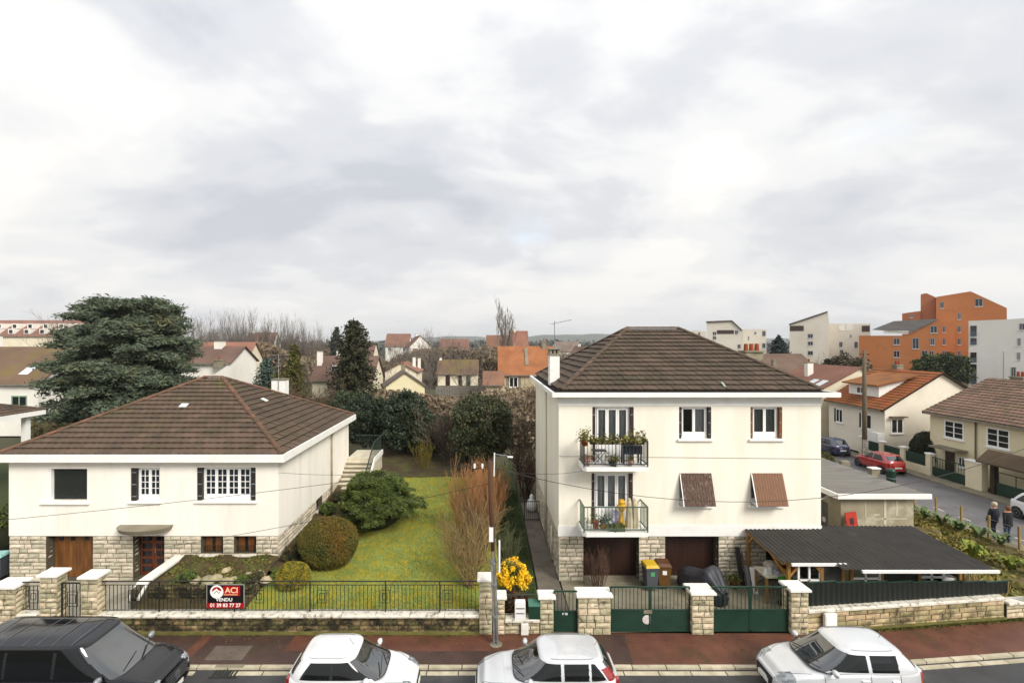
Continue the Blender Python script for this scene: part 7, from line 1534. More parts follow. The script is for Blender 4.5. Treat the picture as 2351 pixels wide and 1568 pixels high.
t = thing('gate_pier', 'broad cream gate pier beside the tiled gate roof', 'pillar', (31.9, 33.2, 0)); MB().box(31.75, 32.15, 32.75, 33.88, 0, 1.75).build('pier', FW, t); MB().bevbox(31.7, 32.2, 32.7, 33.93, 1.752, 1.85, .03).build('cap', WHITE, t)
t = thing('tiled_gate_roof', 'small mossy tiled roof over the gateway at the right edge', 'gate roof', (32, 30, 0)); MB().prism([(31.2, 2.05), (32.0, 2.75), (32.8, 2.05), (32.8, 1.95), (32.0, 2.62), (31.2, 1.95)], 'y', 27.0, 32.6).build('roof', MOSSR, t)
for y in (27.4, 32.2): MB().bar((32.0, y, 0), (32.0, y, 2.6), .28).build('post', M('dark_post', '#3a2d20', '#2c2218', 3, .9), t)
t = thing('side_street_gate', 'wide dark green gate below the tiled gate roof', 'gate', (32, 29.5, 0)); MB().box(31.95, 32.0, 27.6, 32.0, .08, .8).build('panel', GREEN_M, t); MB().bar((31.97, 27.6, 1.45), (31.97, 32.0, 1.45), .05).build('top_rail', GREEN_M, t)
for i in range(5): y = 27.7 + i * 1.05; MB().bar((31.97, y, .8), (31.97, y, 1.45), .03).build('bar', GREEN_M, t)
clipped('clipped_hedge', 'dark clipped block hedge before the orange roofed house', (33.6, 38.6, 0), (1.25, 1.3, 1.45), 9000, .07, leafmat('dark_hedge_leaf', '#2b3216', '#222810', 4, .4), 230)
# ------------------------------------------------------------------ houses behind the two main houses
def at(u, Y): return X_(u, Y)
h1, rf = gable('brown_roof_house', 'white house with large mossy brown roof and skylight at the left edge', (-58, 52, 0), 0, at(88, 52) + 58, 11, 5.4, 8.9, WHW, MOSSR); s_ = 3.5 / 5.5
xx_ = at(62, 53.5) + 58; MB().add([(xx_ - .5, 1.0, 5.4 + s_ * 1.0 + .16), (xx_ + .5, 1.0, 5.4 + s_ * 1.0 + .16), (xx_ + .5, 2.1, 5.4 + s_ * 2.1 + .16), (xx_ - .5, 2.1, 5.4 + s_ * 2.1 + .16)], [(0, 1, 2, 3)]).build('skylight', M('skylight_glass', '', None), rf); swin(h1, Tt, at(42, 52) + 57.3, 3.0, 1.6, 1.1, .12, M('green_frame', '#7f9a7c', None, 3, .6)); chim(h1, 3, 5.5, 8, 10.2, .8)
# carport of the left neighbour
cpt = thing('carport', 'open carport with brown hipped roof, white fascia and post at the left edge', 'carport', (-32, 28, 0)); x1 = -28.7; y1 = 33.4; ze_ = 5.15
hsC = hip_slopes(-38, x1, 23.5, y1, ze_, Vector((-33.4, 28.2, 6.7)), Vector((-33.2, 28.2, 6.7))); q = MB()
for A, B, tp in hsC: q.quad(A, B, *tp)
rf = q.build('roof', UNDER, cpt); tile_roof(rf, hsC, TILE, .32, .36, .05, 0); ridge_line(rf, Vector(hsC[2][0]) + up, Vector((-33.2, 28.2, 6.75)), RIDGE_R); ridge_line(rf, Vector(hsC[0][1]) + up, Vector((-33.2, 28.2, 6.75)), RIDGE_R)
q = MB()
for a in ((x1 - .1, x1, 23.5, y1), (-38, x1 - .1, 23.5, 23.6), (-38, x1 - .1, y1 - .1, y1)): q.box(*a, ze_ - .28, ze_ + .02)
q.build('fascia', WHITE, cpt); MB().box(-37.9, x1 - .1, 23.6, y1 - .1, ze_ - .2, ze_ - .12).build('ceiling', WHITE, cpt)
for x, y in ((x1 - .5, y1 - .9), (x1 - .5, 24.3), (-36, y1 - .9)): MB().bar((x, y, 0), (x, y, ze_ - .2), .32).build('post', WHITE, cpt)
MB().box(-37.8, -33.5, 25, 32, 0, ze_ - .21).build('wall', CRW, cpt)
shrub('garden_shrub', 'yellow green shrub between the carport and the cedar', (-24.6, 33.5, 0), (1.8, 1.8, 2.5), 9000, 110, .4, .09, leafmat('yellow_green_leaf', '#55521f', '#6a5a22', 2, .4), 240, 'shrub', .5, -.8, core=.7)
shrub('garden_shrub', 'dark brown green hedge under the carport roof', (-29.5, 36, 0), (2.6, 1.4, 1.9), 9000, 110, .4, .09, leafmat('brown_hedge_leaf', '#453a1e', '#33311a', 2, .4), 241, 'shrub', .5, -.8, core=.8)
shrub('garden_shrub', 'low green bush left of the bungalow wall', (-21.2, 23.0, 0), (1.3, 1.6, 1.2), 6000, 80, .3, .08, leafmat('mid_green_leaf', '#4c5a22', '#3d481c', 2, .4), 242, 'shrub', .5, -.8, core=.8)
bin_(-19.75, 20.75, R(10), GREYP, M('turquoise_lid', '#9cc9c2', '#86b3ac', 3, .5), 'grey bin with pale turquoise lid at the left corner of the bungalow')
# far mansard terrace and small gables at the left
mt, rf = gable('mansard_terrace', 'long far terrace with rust mansard roof and white dormers at the left edge', (-152, 150, 0), 0, 40, 14, 11.2, 16.0, CRW, FAR_RD)
for i in range(8):
    for j, zz_ in enumerate((12.0, 13.6)):
        x = 2.5 + i * 4.6; dm = MB().box(x, x + 1.7, .3 + j * 1.2, 4 + j * 2, zz_ - .2, zz_ + 1.3).build('dormer', WHW, mt); MB().box(x + .35, x + 1.35, .25 + j * 1.2, .299 + j * 1.2, zz_, zz_ + 1.0).build('pane', GLASSD, dm)
fh = [('white gabled cottage far left below the mansard terrace', -84, 92, 8, 4.6, 8.2, FAR_BR, R(8)), ('cream gabled house beside the cedar below the terrace', -80, 78, 9, 5.4, 8.6, FAR_OR, R(-4)), ('small gabled house at the far left edge', -74, 70, 7, 5.4, 8.3, FAR_GR, R(85)), ('rust roofed house half hidden by the cedar', -76, 100, 10, 6.4, 10.2, FAR_RD, R(5))]
for lb, x, y, w_, a, b, m_, rz in fh:
    o, rf = gable('far_house', lb, (x, y, 0), rz, w_, 8, a, b, CRW, m_); swin(o, Tt, 1.5, 2.5, 1.2, 1.3); swin(o, Tt, 4.5, 2.5, 1.2, 1.3)
    swin(o, faceT((w_, 0, 0), '+x'), 3, 3, 1.2, 1.3)
# white gabled house behind the bungalow
wg, rf = gable('white_gable_house', 'white gabled house with dark brown roof right of the cedar', (-40.5, 56.5, 0), 0, 12.3, 6.4, 7.3, 8.95, WHW, FAR_BR); chim(wg, 9.6, 3.0, 8.4, 9.6, .9, WHW, 0); chim(wg, 11.4, -.6, 6.8, 7.5, .8, CONC, 1)
MB().add([(10.2, -2.6, 0), (13.2, -2.6, 0), (13.2, -.01, 0), (10.2, -.01, 0), (10.2, -2.6, 5.0), (13.2, -2.6, 7.0), (13.2, -.01, 7.0), (10.2, -.01, 5.0)], [(0, 1, 5, 4), (1, 2, 6, 5), (2, 3, 7, 6), (3, 0, 4, 7), (4, 5, 6, 7)]).build('wing', WHW, wg)
MB().add([(6.5, -3.2, 3.0), (10.4, -2.9, 5.0), (10.4, .3, 5.1), (6.5, .3, 3.1)], [(0, 1, 2, 3)]).build('wing_roof', FAR_BR, wg); swin(wg, Matrix.Translation((0, -2.6, 0)), 11.4, 3.6, .7, .8)
o, rf = gable('far_house', 'orange roofed house peeping out right of the cedar', (-44, 76, 0), R(6), 8, 8, 6.6, 9.4, CRW, FAR_OR); swin(o, faceT((9, 0, 0), '+x'), 3, 5, 1.2, 1.4)
# house behind the spruce
o, rf = gable('slate_roof_house', 'house with steep brown roof and skylight left of the spruce', (at(716, 64), 64, 0), 0, 7.5, 7, 4.9, 7.6, CRW, FAR_BR); chim(o, .3, 2.2, 6, 8.3, .6, WHW, 0); chim(o, 2.2, 4, 7, 8.4, .5, WHW, 0); s_ = 2.7 / 3.5
MB().add([(2.0, 1.0, 4.9 + s_ * 1.0 + .15), (2.9, 1.0, 4.9 + s_ * 1.0 + .15), (2.9, 1.9, 4.9 + s_ * 1.9 + .15), (2.0, 1.9, 4.9 + s_ * 1.9 + .15)], [(0, 1, 2, 3)]).build('skylight', M('skylight_glass', '', None), rf); MB().box(2.0, 3.4, -.06, -.004, 1.5, 2.6).build('window', GLASSD, o)
# grey roofed yellow cottage, cream gable with orange roof, small brown roofed house, orange roofed house
o, rf = gable('yellow_cottage', 'yellow cottage with grey tiled roof right of the spruce', (at(868, 62), 66, 0), R(-78), 6, 4.6, 4.3, 5.9, YEW, FAR_GR); chim(o, 1.5, 2.3, 5.5, 6.6, .5, CONC, 1); swin(o, faceT((6, 0, 0), '+x'), 3.4, 2.2, .4, 1.3)
o, rf = gable('cream_gable_house', 'cream gabled house with orange roof and two white chimneys', (at(884, 80), 87, 0), R(-90), 7, 4.9, 4.9, 6.2, CRW, FAR_OR); chim(o, 3.0, 4.0, 5.3, 7.0, .45, WHW, 0); chim(o, 1.2, 4.6, 5.0, 6.8, .45, WHW, 0); Tg = faceT((7, 0, 0), '+x'); swin(o, Tg, 2.4, 3.3, 1.1, 1.2, .1); swin(o, Tt, 3, 2.5, 1.0, 1.2)
o, rf = gable('small_villa', 'low cream house with mossy brown roof and three dark doors in the centre', (at(1005, 104), 104, 0), 0, 8.1, 7, 3.15, 5.7, CRW, MOSSR)
for x, w_ in ((1.6, .9), (4.2, .75), (5.8, .85)): MB().box(x, x + w_, -.05, -.004, .1, 2.75).build('door', (WOODB, ROOM, GREEN_M)[int(x > 2) + int(x > 5)], o)
MB().box(3.9, 5.2, -.8, -.01, 2.8, 2.9).build('door_hood', CONC, o); chim(o, .3, 3.5, 5, 6.2, .5, WHW, 1)
t = thing('block_wall', 'grey concrete block garden wall behind the evergreens', 'wall', (-6, 84, 0)); MB().box(at(1000, 84), at(1115, 84), 84, 84.2, 0, 2.35).build('core', MORTAR, t); stones(t, M('grey_block', '#85807a', '#746f69', 3, .95, rnd=.1), faceT((at(1000, 84), 83.97, 0), '-y'), at(1115, 84) - at(1000, 84), .6, 2.3, .22, .42, .5, .06, gap=.03, seed=77)
o, rf = gable('orange_roof_house', 'stone house with bright orange roof and dark window left of the cream house', (at(1147, 75), 75, 0), 0, 8.2, 7.5, 4.95, 8.75, BEW, M('bright_orange_roof', '#a36a44', '#8e5a38', .6, .9, wave=('Z', 1.4, 1.0), dirt=('#8a4a28', .4, .55, .8))); swin(o, Tt, 1.4, 2.9, 1.3, 1.5, .1, shut=CONC); MB().box(3.9, 4.35, -.1, .5, 4.8, 5.0).build('flue_foot', CONC, o); s_ = 3.8 / 3.75
MB().bar((4.1, .9, 4.95 + s_ * .9 + .2), (4.1, 3.3, 4.95 + s_ * 3.3 + .25), .5, .12).build('flue', CONC, o); chim(o, 6.9, 3.6, 8, 9.6, .6, CONC, 1)
o, rf = gable('far_house', 'low outbuilding with orange lean-to roof before the bright orange house', (at(1112, 72), 72, 0), R(0), 2.6, 5, 3.6, 5.2, BEW, FAR_OR); swin(o, Tt, 1.2, 1.9, .7, 1.0)
for k, (lb, u, Y, w_, ze_, zr_, wm, rm, rz) in enumerate((('far house with rust roof and white gable left of centre', 885, 200, 9, 8.0, 12.6, WHW, FAR_RD, R(0)), ('second far white gabled house beside it', 930, 190, 8, 7.6, 11.6, WHW, FAR_RD, R(-70)), ('long far rust roof behind the bare trees', 1010, 215, 12, 6, 10.6, CRW, FAR_RD, R(0)), ('far low rust roofed house below the white gables', 945, 140, 12, 4.5, 7.5, CRW, FAR_RD, R(0)),
        ('far house with two orange roofs behind the poplar', 1118, 150, 12, 7.6, 11.4, CRW, FAR_OR, R(0)), ('taller far orange roofed house right of the poplar', 1172, 146, 5, 8.4, 12.6, CRW, FAR_OR, R(0)), ('far white house above the orange roof at right', 1285, 190, 10, 6, 9.5, WHW, FAR_GR, R(20)), ('small far white house left of the hipped roof', 1310, 165, 8, 5, 8.0, WHW, FAR_BR, R(-30)),
        ('far pale house behind the bare row of trees', 760, 170, 14, 5.5, 9.0, CRW, FAR_BR, R(0)), ('far house among the bare trees at left', 560, 165, 9, 8, 12.5, WHW, FAR_RD, R(0)))):
    o, rf = gable('far_house', lb, (at(u, Y), Y, 0), rz, w_, 8, ze_, zr_, wm, rm); swin(o, Tt, 1, ze_ - 2.2, 1.3, 1.5, .15); swin(o, Tt, w_ - 2.4, ze_ - 2.2, 1.3, 1.5, .15)
    if k % 2: chim(o, 1.5, 4, zr_ - 1, zr_ + .8, .7, WHW, 0)
# houses to the right behind the cream house
o, rf = gable('brown_roof_house', 'brown roofed house with concrete chimney behind the right roof slope', (at(1748, 62), 62, 0), R(0), 7.4, 9, 5.4, 7.9, CRW, FAR_BR); chim(o, 2.0, .8, 5.6, 7.3, .5, CONC, 0)
t = thing('concrete_chimney', 'stout concrete chimney with three pots behind the right roof slope', 'chimney', (at(1725, 34), 34, 0)); cx_ = at(1725, 34); MB().box(cx_ - .58, cx_ + .58, 33.6, 34.4, 0, 8.9).build('stack', M('old_concrete', '#9a917c', '#7d7562', 2, .95, dirt=('#55503f', 2, .5, .7)), t); MB().box(cx_ - .66, cx_ + .66, 33.5, 34.5, 8.902, 9.0).build('cap', CONC, t)
for i in (-.36, 0, .36): MB().lathe([(.15, 0), (.13, .45)], (cx_ + i, 34, 9.002), 10).build('chimney_pot', TERRA, t)
# ------------------------------------------------------------------ apartment blocks
def block(name, label, x0, y0, w, d, h, wall, rows, cols, z0=2.0, fl=2.75, ww=1.2, wh=1.3, slope=None, slopem=None, side='+', loc_rz=0.0, balc=()):
    t = thing(name, label, 'building', (x0, y0, 0), loc_rz, None, local=True)
    if slope: h0, h1 = slope
    else: h0 = h1 = h
    MB().add([(0, 0, 0), (w, 0, 0), (w, d, 0), (0, d, 0), (0, 0, h0), (w, 0, h1), (w, d, h1), (0, d, h0)], [(0, 1, 5, 4), (1, 2, 6, 5), (2, 3, 7, 6), (3, 0, 4, 7), (4, 5, 6, 7)]).build('wall', wall, t)
    if slopem: MB().add([(-.4, -.3, h0 + .02), (w + .1, -.3, h1 + .05), (w + .1, d, h1 + .05), (-.4, d, h0 + .02), (-.4, -.3, h0 + .3), (w + .1, -.3, h1 + .33), (w + .1, d, h1 + .33), (-.4, d, h0 + .3)], [(4, 5, 6, 7), (0, 1, 5, 4), (1, 2, 6, 5), (3, 0, 4, 7)]).build('roof', slopem, t)
    for r_ in range(rows):
        for c_ in cols:
            z = z0 + r_ * fl; hh = h0 + (h1 - h0) * (c_ + .5) / w
            if z + wh < hh - .3: swin(t, Tt, c_, z, ww, wh, .14, M('grey_frame', '#8f9094', None, 3, .5))
    return t
BLO = M('orange_render', '#bd7a4a', '#b06e40', .12, .9, dirt=('#a05e38', .2, .58, .8)); BLO2 = M('rust_brick', '#ad6e4c', '#a06244', .2, .9); BLW = M('block_white', '#d9d3c6', '#cdc6b8', .15, .9); BLG = M('block_white_right', '#dedcd6', '#d2d0ca', .15, .9)
def zv(x, y): return ((1640 + x * .3573) / 1.0549, (680 + y * .3573) / 1.0549)
def pblock(name, label, x0, Y0, rz, outline, depth, wall, wins=(), roof=None, dark=()):
    """block whose front plane starts at picture column x0 at depth Y0 and is turned by rz; outline and windows are measured on that plane"""
    u0, _ = zv(x0, 0); X0 = at(u0, Y0); c_, s_ = math.cos(rz), math.sin(rz)
    def lp2(x, y):
        u, v = zv(x, y); k = (u - PX) / F; w = (k * Y0 - X0) / (c_ - k * s_); Yw = Y0 + w * s_; return w, CH - (v - PY) / F * Yw
    t = thing(name, label, 'building', (X0, Y0, 0), rz, 'apartment blocks at the right', local=True); pts = [lp2(*p) for p in outline]; pts = [(pts[0][0], 0.0)] + pts + [(pts[-1][0], 0.0)]
    MB().prism(pts, 'y', 0, depth).build('wall', wall, t)
    for (x, y, w, h) in wins:
        a, z1 = lp2(x - w / 2, y - h / 2); b, z0 = lp2(x + w / 2, y + h / 2); swin(t, Tt, a, z0, b - a, z1 - z0, .12, M('grey_frame', '#8f9094', None, 3, .5))
    for (x, y, x2, y2) in dark:
        a, z1 = lp2(x, y); b, z0 = lp2(x2, y2); MB().box(a, b, -.06, -.004, z0, z1).build('dark_cladding', M('dark_cladding', '#3f2f2a', None, 3, .7), t)
    if roof:
        mt_, rp = roof; rp = [lp2(*p) for p in rp]; q = MB(); n = len(rp) - 1
        for (a, za), (b, zb_) in zip(rp, rp[1:]): q.add([(a, -.4, za + .03), (b, -.4, zb_ + .03), (b, depth, zb_ + .03), (a, depth, za + .03), (a, -.4, za + .33), (b, -.4, zb_ + .33), (b, depth, zb_ + .33), (a, depth, za + .33)], [(4, 5, 6, 7), (0, 1, 5, 4), (1, 2, 6, 5), (3, 0, 4, 7)])
        q.build('roof', mt_, t)
    return t, lp2
SLATE = M('dark_slate_roof', '#47423f', '#393533', .5, .8)
pblock('orange_tower', 'tall orange apartment block with sloping top at the right', 1755, 128, R(-40), [(1755, 110), (1990, 72), (2235, 185)], 12, BLO, [(1795, 165, 28, 44), (2045, 148, 55, 52)] + [(1912, y, 24, 45) for y in (240, 328, 412, 497, 583)])
pblock('orange_tower', 'narrow rust coloured stair tower of the orange block', 1652, 131, R(-40), [(1652, 92), (1690, 84), (1752, 112)], 9, BLO2)
pblock('orange_block', 'orange rooftop terrace storey left of the stair tower', 1525, 133, R(-40), [(1525, 222), (1650, 205)], 8, BLO2, [(1590, 240, 20, 20)])
t, lp2 = pblock('orange_block', 'lower orange apartment block with dark sloping roof in front of the tower', 1232, 122, R(-38), [(1232, 372), (1570, 372), (1775, 262), (1778, 300)], 11, BLO, [(1740, 330, 48, 48), (1488, 412, 44, 44), (1617, 425, 46, 74), (1730, 412, 32, 48), (1488, 497, 44, 46), (1678, 510, 42, 74), (1725, 497, 34, 44), (1488, 575, 44, 40), (1725, 580, 34, 44)])
(a, za), (b, zb_), (c2, zc2), (d2, zd2) = lp2(1318, 332), lp2(1585, 352), lp2(1775, 262), lp2(1360, 285)
MB().add([(a, -.3, za), (b, -.3, zb_), (c2, -.3, zc2 + .1), (d2 + 3, 9, zd2 + .6), (c2, 9, zc2 + .4)], [(0, 1, 2, 4, 3)]).build('roof', SLATE, t)
q = MB()
for i in range(12): x, z = lp2(1400 + i * 14, 355); q.box(x, x + .35, -.2, -.05, z - .2, z + .5)
tag(q.build('terrace_rail', WHW, t), kind='stuff')
pblock('orange_block', 'orange link wing between the lower block and the tower', 1778, 121, R(-38), [(1778, 285), (1885, 282)], 8, BLO, [(1810, 328, 24, 46), (1810, 412, 24, 46), (1812, 497, 30, 46)])
t, lp2 = pblock('white_block', 'white apartment block with stacked loggias at the right edge', 1975, 96, R(-44), [(1975, 272), (2240, 262), (2600, 235)], 14, BLG, [(2318, 415, 24, 52), (2315, 512, 24, 52), (2280, 625, 36, 82), (2280, 692, 34, 30), (2338, 312, 40, 46)])
for y0, y1 in ((305, 375), (388, 432), (485, 552), (565, 640), (650, 698)):
    a, z1 = lp2(1988, y0); b, z0 = lp2(2030, y1); o = MB().box(a, b, -.06, -.004, z0, z1).build('loggia', GLASSD, t); MB().box(a, b, -.16, -.062, z0, z0 + (z1 - z0) * .45).build('rail', M('blue_grey_rail', '#4a5462', None, 3, .5), o)
a, z1 = lp2(2212, 478); MB().tube([(a, -.3, z1 - 9), (a, -.3, z1)], .05, 5).build('aerial', GALV, t)
t, lp2 = pblock('white_block', 'pale apartment block with lean-to roof left of the orange blocks', 762, 150, R(-32), [(762, 300), (1022, 215), (1030, 290)], 12, BLW, [(903, 375, 36, 30), (903, 425, 36, 28), (903, 490, 36, 30)], (FAR_GR, [(758, 300), (1020, 213)]), [(764, 306, 858, 340)])
t, lp2 = pblock('white_block', 'lower pale wing with round windows beside the lean-to block', 1030, 152, R(-32), [(1030, 292), (1310, 292)], 12, BLW, [(1110, 432, 24, 36), (1213, 435, 24, 44), (1177, 375, 12, 22), (1115, 480, 24, 26)], None, [(1252, 305, 1305, 345)])
for x in (1122, 1165): a, z1 = lp2(x, 318); MB().lathe([(1.0, 0), (1.0, .05)], n=20).xf(Matrix.Translation((a, -.005, z1)) @ Matrix.Rotation(R(90), 4, 'X')).build('round_window', WHW, t)
pblock('white_block', 'far white apartment block with brown sloping roof above the tile roof', 200, 168, R(-24), [(200, 282), (372, 276), (440, 340)], 11, BLW, [(253, 358, 24, 24), (253, 388, 24, 22), (420, 445, 22, 28), (402, 350, 22, 26)], (FAR_BR, [(196, 282), (372, 275), (440, 338)]), [(270, 335, 385, 360)])
pblock('white_block', 'far pale block right of the brown roofed one', 442, 172, R(-24), [(442, 330), (605, 328)], 11, BLW, [(530, 355, 14, 18), (588, 358, 24, 36), (588, 440, 24, 34), (484, 390, 10, 26)])
pblock('white_block', 'farthest pale block just left of the brown roofed one', 85, 190, R(-22), [(85, 345), (120, 335), (195, 345)], 10, BLW, [(150, 360, 14, 20)])
# ------------------------------------------------------------------ big and far trees
# cedar
g_ = np.random.default_rng(300); T = [(0, 0, 0, 0, .1, 6, .55, .42), (0, .1, 6, .2, 0, 9.5, .42, .26), (.2, 0, 9.5, .1, .1, 12.4, .26, .08), (0, .1, 4.5, -1.6, .2, 9.5, .3, .1), (0, .1, 5, 1.8, -.2, 9.8, .28, .1)]; Bm = []; pts = []
for k in range(320):
    h = g_.uniform(.9, 12.5); a = g_.uniform(0, 6.28); Rm = 6.0 * math.sqrt(max(.05, 1 - (abs(h - 5.4) / 7.6) ** 3.2)) * g_.uniform(.6, 1.06); el = -.02 + .26 * g_.uniform() + .35 * max(0, (h - 9.5) / 3); p = np.array([0, 0, h * .92]); d = np.array([math.cos(a), math.sin(a), 0]); n = 6; prev = p.copy(); pathp = [p.copy()]
    for i in range(1, n + 1): t_ = i / n; q_ = p + d * Rm * t_ + np.array([0, 0, Rm * el * t_ - .6 * t_ ** 3 + g_.normal(0, .05)]); Bm.append((*prev, *q_, .09 * (1.1 - t_), .09 * (1.1 - t_ - .1))); prev = q_; pathp.append(q_.copy())
    m = 30; s_ = np.array([-d[1], d[0], 0])
    for j in range(m):
        t_ = g_.uniform(.3, 1.0) ** .75; i = min(int(t_ * n), n - 1); c_ = pathp[i] + (pathp[i + 1] - pathp[i]) * (t_ * n - i); off = g_.choice([-1, 1]) * g_.uniform(.1, 1.25) * (1.25 - t_ * .7); c_ = c_ + s_ * off + d * g_.normal(0, .12); kk = 22
        pts.append(c_ + g_.normal(0, 1, (kk, 3)) * np.array([.28, .28, .13]) + np.array([0, 0, .05]))
pts = np.concatenate(pts)
Yc = 44.5; plant('cedar_tree', 'large dark spreading cedar behind the bungalow roof', 'tree', (at(296, Yc), Yc, 0), [('trunk', seg_mesh('trunk', T, 9), BARK), ('limbs', seg_mesh('limbs', Bm, 4), BARK), ('foliage', leaf_mesh('foliage', pts, .10, g_, .5, 3.6), M('cedar_needles', '#4e5842', '#55614f', .8, .85, island=.5, dirt=('#5e5c36', .5, .55, .75)))], 0, (1, 1, 1.07))
# spruce and other conifers
def conifer(name, label, loc, H, Rb, mat, seed, n=150, droop=.3, start=.05, size=.14, irr=.25, group=None, pw=.65):
    g_ = np.random.default_rng(seed); B = []; pts = []
    for k in range(n):
        t_ = (k + .5) / n; h = H * (start + (1 - start) * t_ * .985); L = Rb * (1 - t_) ** pw * g_.uniform(1 - irr, 1 + irr * .6) + .1; a = 2.4 * k + g_.normal(0, .3); d = np.array([math.cos(a), math.sin(a), -droop]); p = np.array([0, 0, h]); q_ = p + d * L; B.append((*p, *q_, .035, .012)); m = int(10 + 26 * L)
        tt = g_.uniform(.15, 1.05, m)[:, None]; pts.append(p + (q_ - p) * tt + g_.normal(0, 1, (m, 3)) * np.array([.22, .22, .14]) * (.6 + .5 * L / Rb) + np.array([0, 0, -.05]))
    return plant(name, label, 'tree', loc, [('trunk', seg_mesh('trunk', [(0, 0, 0, 0, 0, H, H * .018, .02)], 8), BARK), ('branches', seg_mesh('branches', B, 3), BARK), ('foliage', leaf_mesh('foliage', np.concatenate(pts), size, g_, .2, 1.8), mat)], 0, 1, group)
conifer('spruce_tree', 'tall dark spruce with ragged top behind the lawn', (at(812, 58), 58, 0), 12.2, 3.0, M('spruce_needles', '#38361c', '#2f3620', .9, .85, island=.45), 310, 290, .25, .06, .17, .55, None, .42)
conifer('spruce_tree', 'small blue spruce right of the white gabled house', (at(612, 57), 57, 0), 7.9, 2.3, M('blue_needles', '#4d5f56', '#3d4d45', 1, .85, island=.3), 311, 130, .2, .05, .15, .25)
conifer('spruce_tree', 'yellow green conifer behind the bungalow chimney', (at(675, 60), 60, 0), 9.4, 2.2, M('yellow_needles', '#5a5a22', '#4a4a1c', 1, .85, island=.35), 312, 150, .25, .05, .15, .35)
conifer('spruce_tree', 'second yellow green conifer left of the chimney', (at(640, 54), 54, 0), 6.6, 2.2, M('yellow_needles', '', None), 313, 120, .25, .05, .15, .35)
conifer('spruce_tree', 'small far dark spruce above the bare trees', (at(773, 120), 120, 0), 13.2, 3.0, M('far_needles', '#3d453c', '#333b33', .5, .9, island=.3), 314, 90, .3, .1, .3, .25)
conifer('spruce_tree', 'blue green conifer between the pale apartment blocks', (at(1788, 118), 118, 0), 11.2, 3.6, M('blue_green_needles', '#3a4a46', '#2f3d39', .5, .9, island=.3), 315, 110, .25, .1, .3, .25)
for k, (u, Y, r_, lb) in enumerate(((2142, 96, 3.2, 'green bush on the slope before the orange block'), (2185, 92, 3.0, 'dark green tree crown right of it before the orange block'), (1940, 74, 3.4, 'dark leafy tree left of the telegraph pole'))):
    shrub('round_tree', lb, (at(u, Y), Y, 1.2), (r_, r_, 3.0), 7000, 110, .8, .26, leafmat('round_tree_leaf' + str(k), ('#4a5a26', '#37441f', '#3d3c22')[k], ('#3d4a20', '#2b361a', '#4a4030')[k], .8, .4), 320 + k, 'tree', .5, -.6, core=.7)
# bare trees: a few shapes, copied one by one
shapes = [bare_tree_meshes(330 + k, 15.5, .32, 3, .55, .38, (3, 5), .016, .2, 8, .6, .08) for k in range(4)]
round_ = [bare_tree_meshes(340 + k, 10.5, .28, 3, .2, .55, (3, 5), .016, .18, 9, .62, .13) for k in range(3)]
r_ = random.Random(9)
def sow(name, labels, spots, forms, group, s0):
    for k, (u, Y, hv) in enumerate(spots):
        tm, bm_ = forms[k % len(forms)]; hh = topz(bm_); want = CH + (PY - hv) / F * Y; sc = want / hh
        plant(name, labels(k), 'tree', (at(u, Y), Y, 0), [('trunk', tm, TW_F), ('branches', bm_, TW_F)], r_.uniform(0, 6), sc, group)
row = [(455, 128, 722), (468, 134, 712), (484, 126, 708), (500, 132, 704), (518, 128, 706), (534, 133, 700), (550, 127, 708), (566, 131, 702), (582, 126, 700), (598, 134, 704), (612, 128, 716), (628, 133, 722), (644, 127, 718), (658, 131, 712), (672, 134, 716), (688, 128, 712), (703, 132, 722), (718, 127, 730), (734, 133, 738), (750, 129, 744), (764, 134, 752)]
nth = lambda k: ('first', 'second', 'third', 'fourth', 'fifth', 'sixth', 'seventh', 'eighth', 'ninth', 'tenth', 'eleventh', 'twelfth', 'thirteenth', 'fourteenth', 'fifteenth', 'sixteenth', 'seventeenth', 'eighteenth', 'nineteenth', 'twentieth', 'twenty-first', 'twenty-second', 'twenty-third', 'twenty-fourth')[k]
sow('bare_tree', lambda k: nth(k) + ' tall leafless tree from the cedar in the far row', row, shapes, 'row of tall leafless trees beyond the houses', 19.5)
mid = [(905, 120, 775), (935, 112, 768), (962, 118, 752), (985, 108, 742), (1008, 122, 764), (1030, 112, 770), (1050, 118, 766), (1072, 110, 768), (1094, 120, 772), (1112, 114, 774), (1216, 122, 775), (1238, 116, 772), (1262, 126, 776), (1300, 120, 778)]
sow('bare_tree', lambda k: nth(k) + ' rounded leafless tree from the left in the centre distance', mid, round_, 'leafless trees in the centre distance', 14.0)
for u, Y, hv, lb in ((118, 110, 708, 'leafless tree left of the cedar top'), (150, 118, 716, 'second leafless tree behind the left side of the cedar'), (410, 116, 690, 'leafless tree behind the right side of the cedar top'), (1915, 78, 800, 'rounded leafless tree left of the telegraph pole'), (1120, 66, 838, 'leafless tree before the small brown roofed villa'), (900, 72, 822, 'leafless tree before the cream gable with orange roof'), (955, 96, 806, 'leafless tree behind the two white chimneys'), (1062, 92, 812, 'leafless tree right before the small villa roof'), (700, 70, 800, 'leafless tree left of the steep brown roof'), (1025, 125, 760, 'taller leafless tree in the gap of the centre distance'), (985, 90, 800, 'leafless tree behind the small villa')):
    sow('bare_tree', lambda k: lb, [(u, Y, hv)], [round_[int(u) % 3]], 'single leafless trees', 14.0)
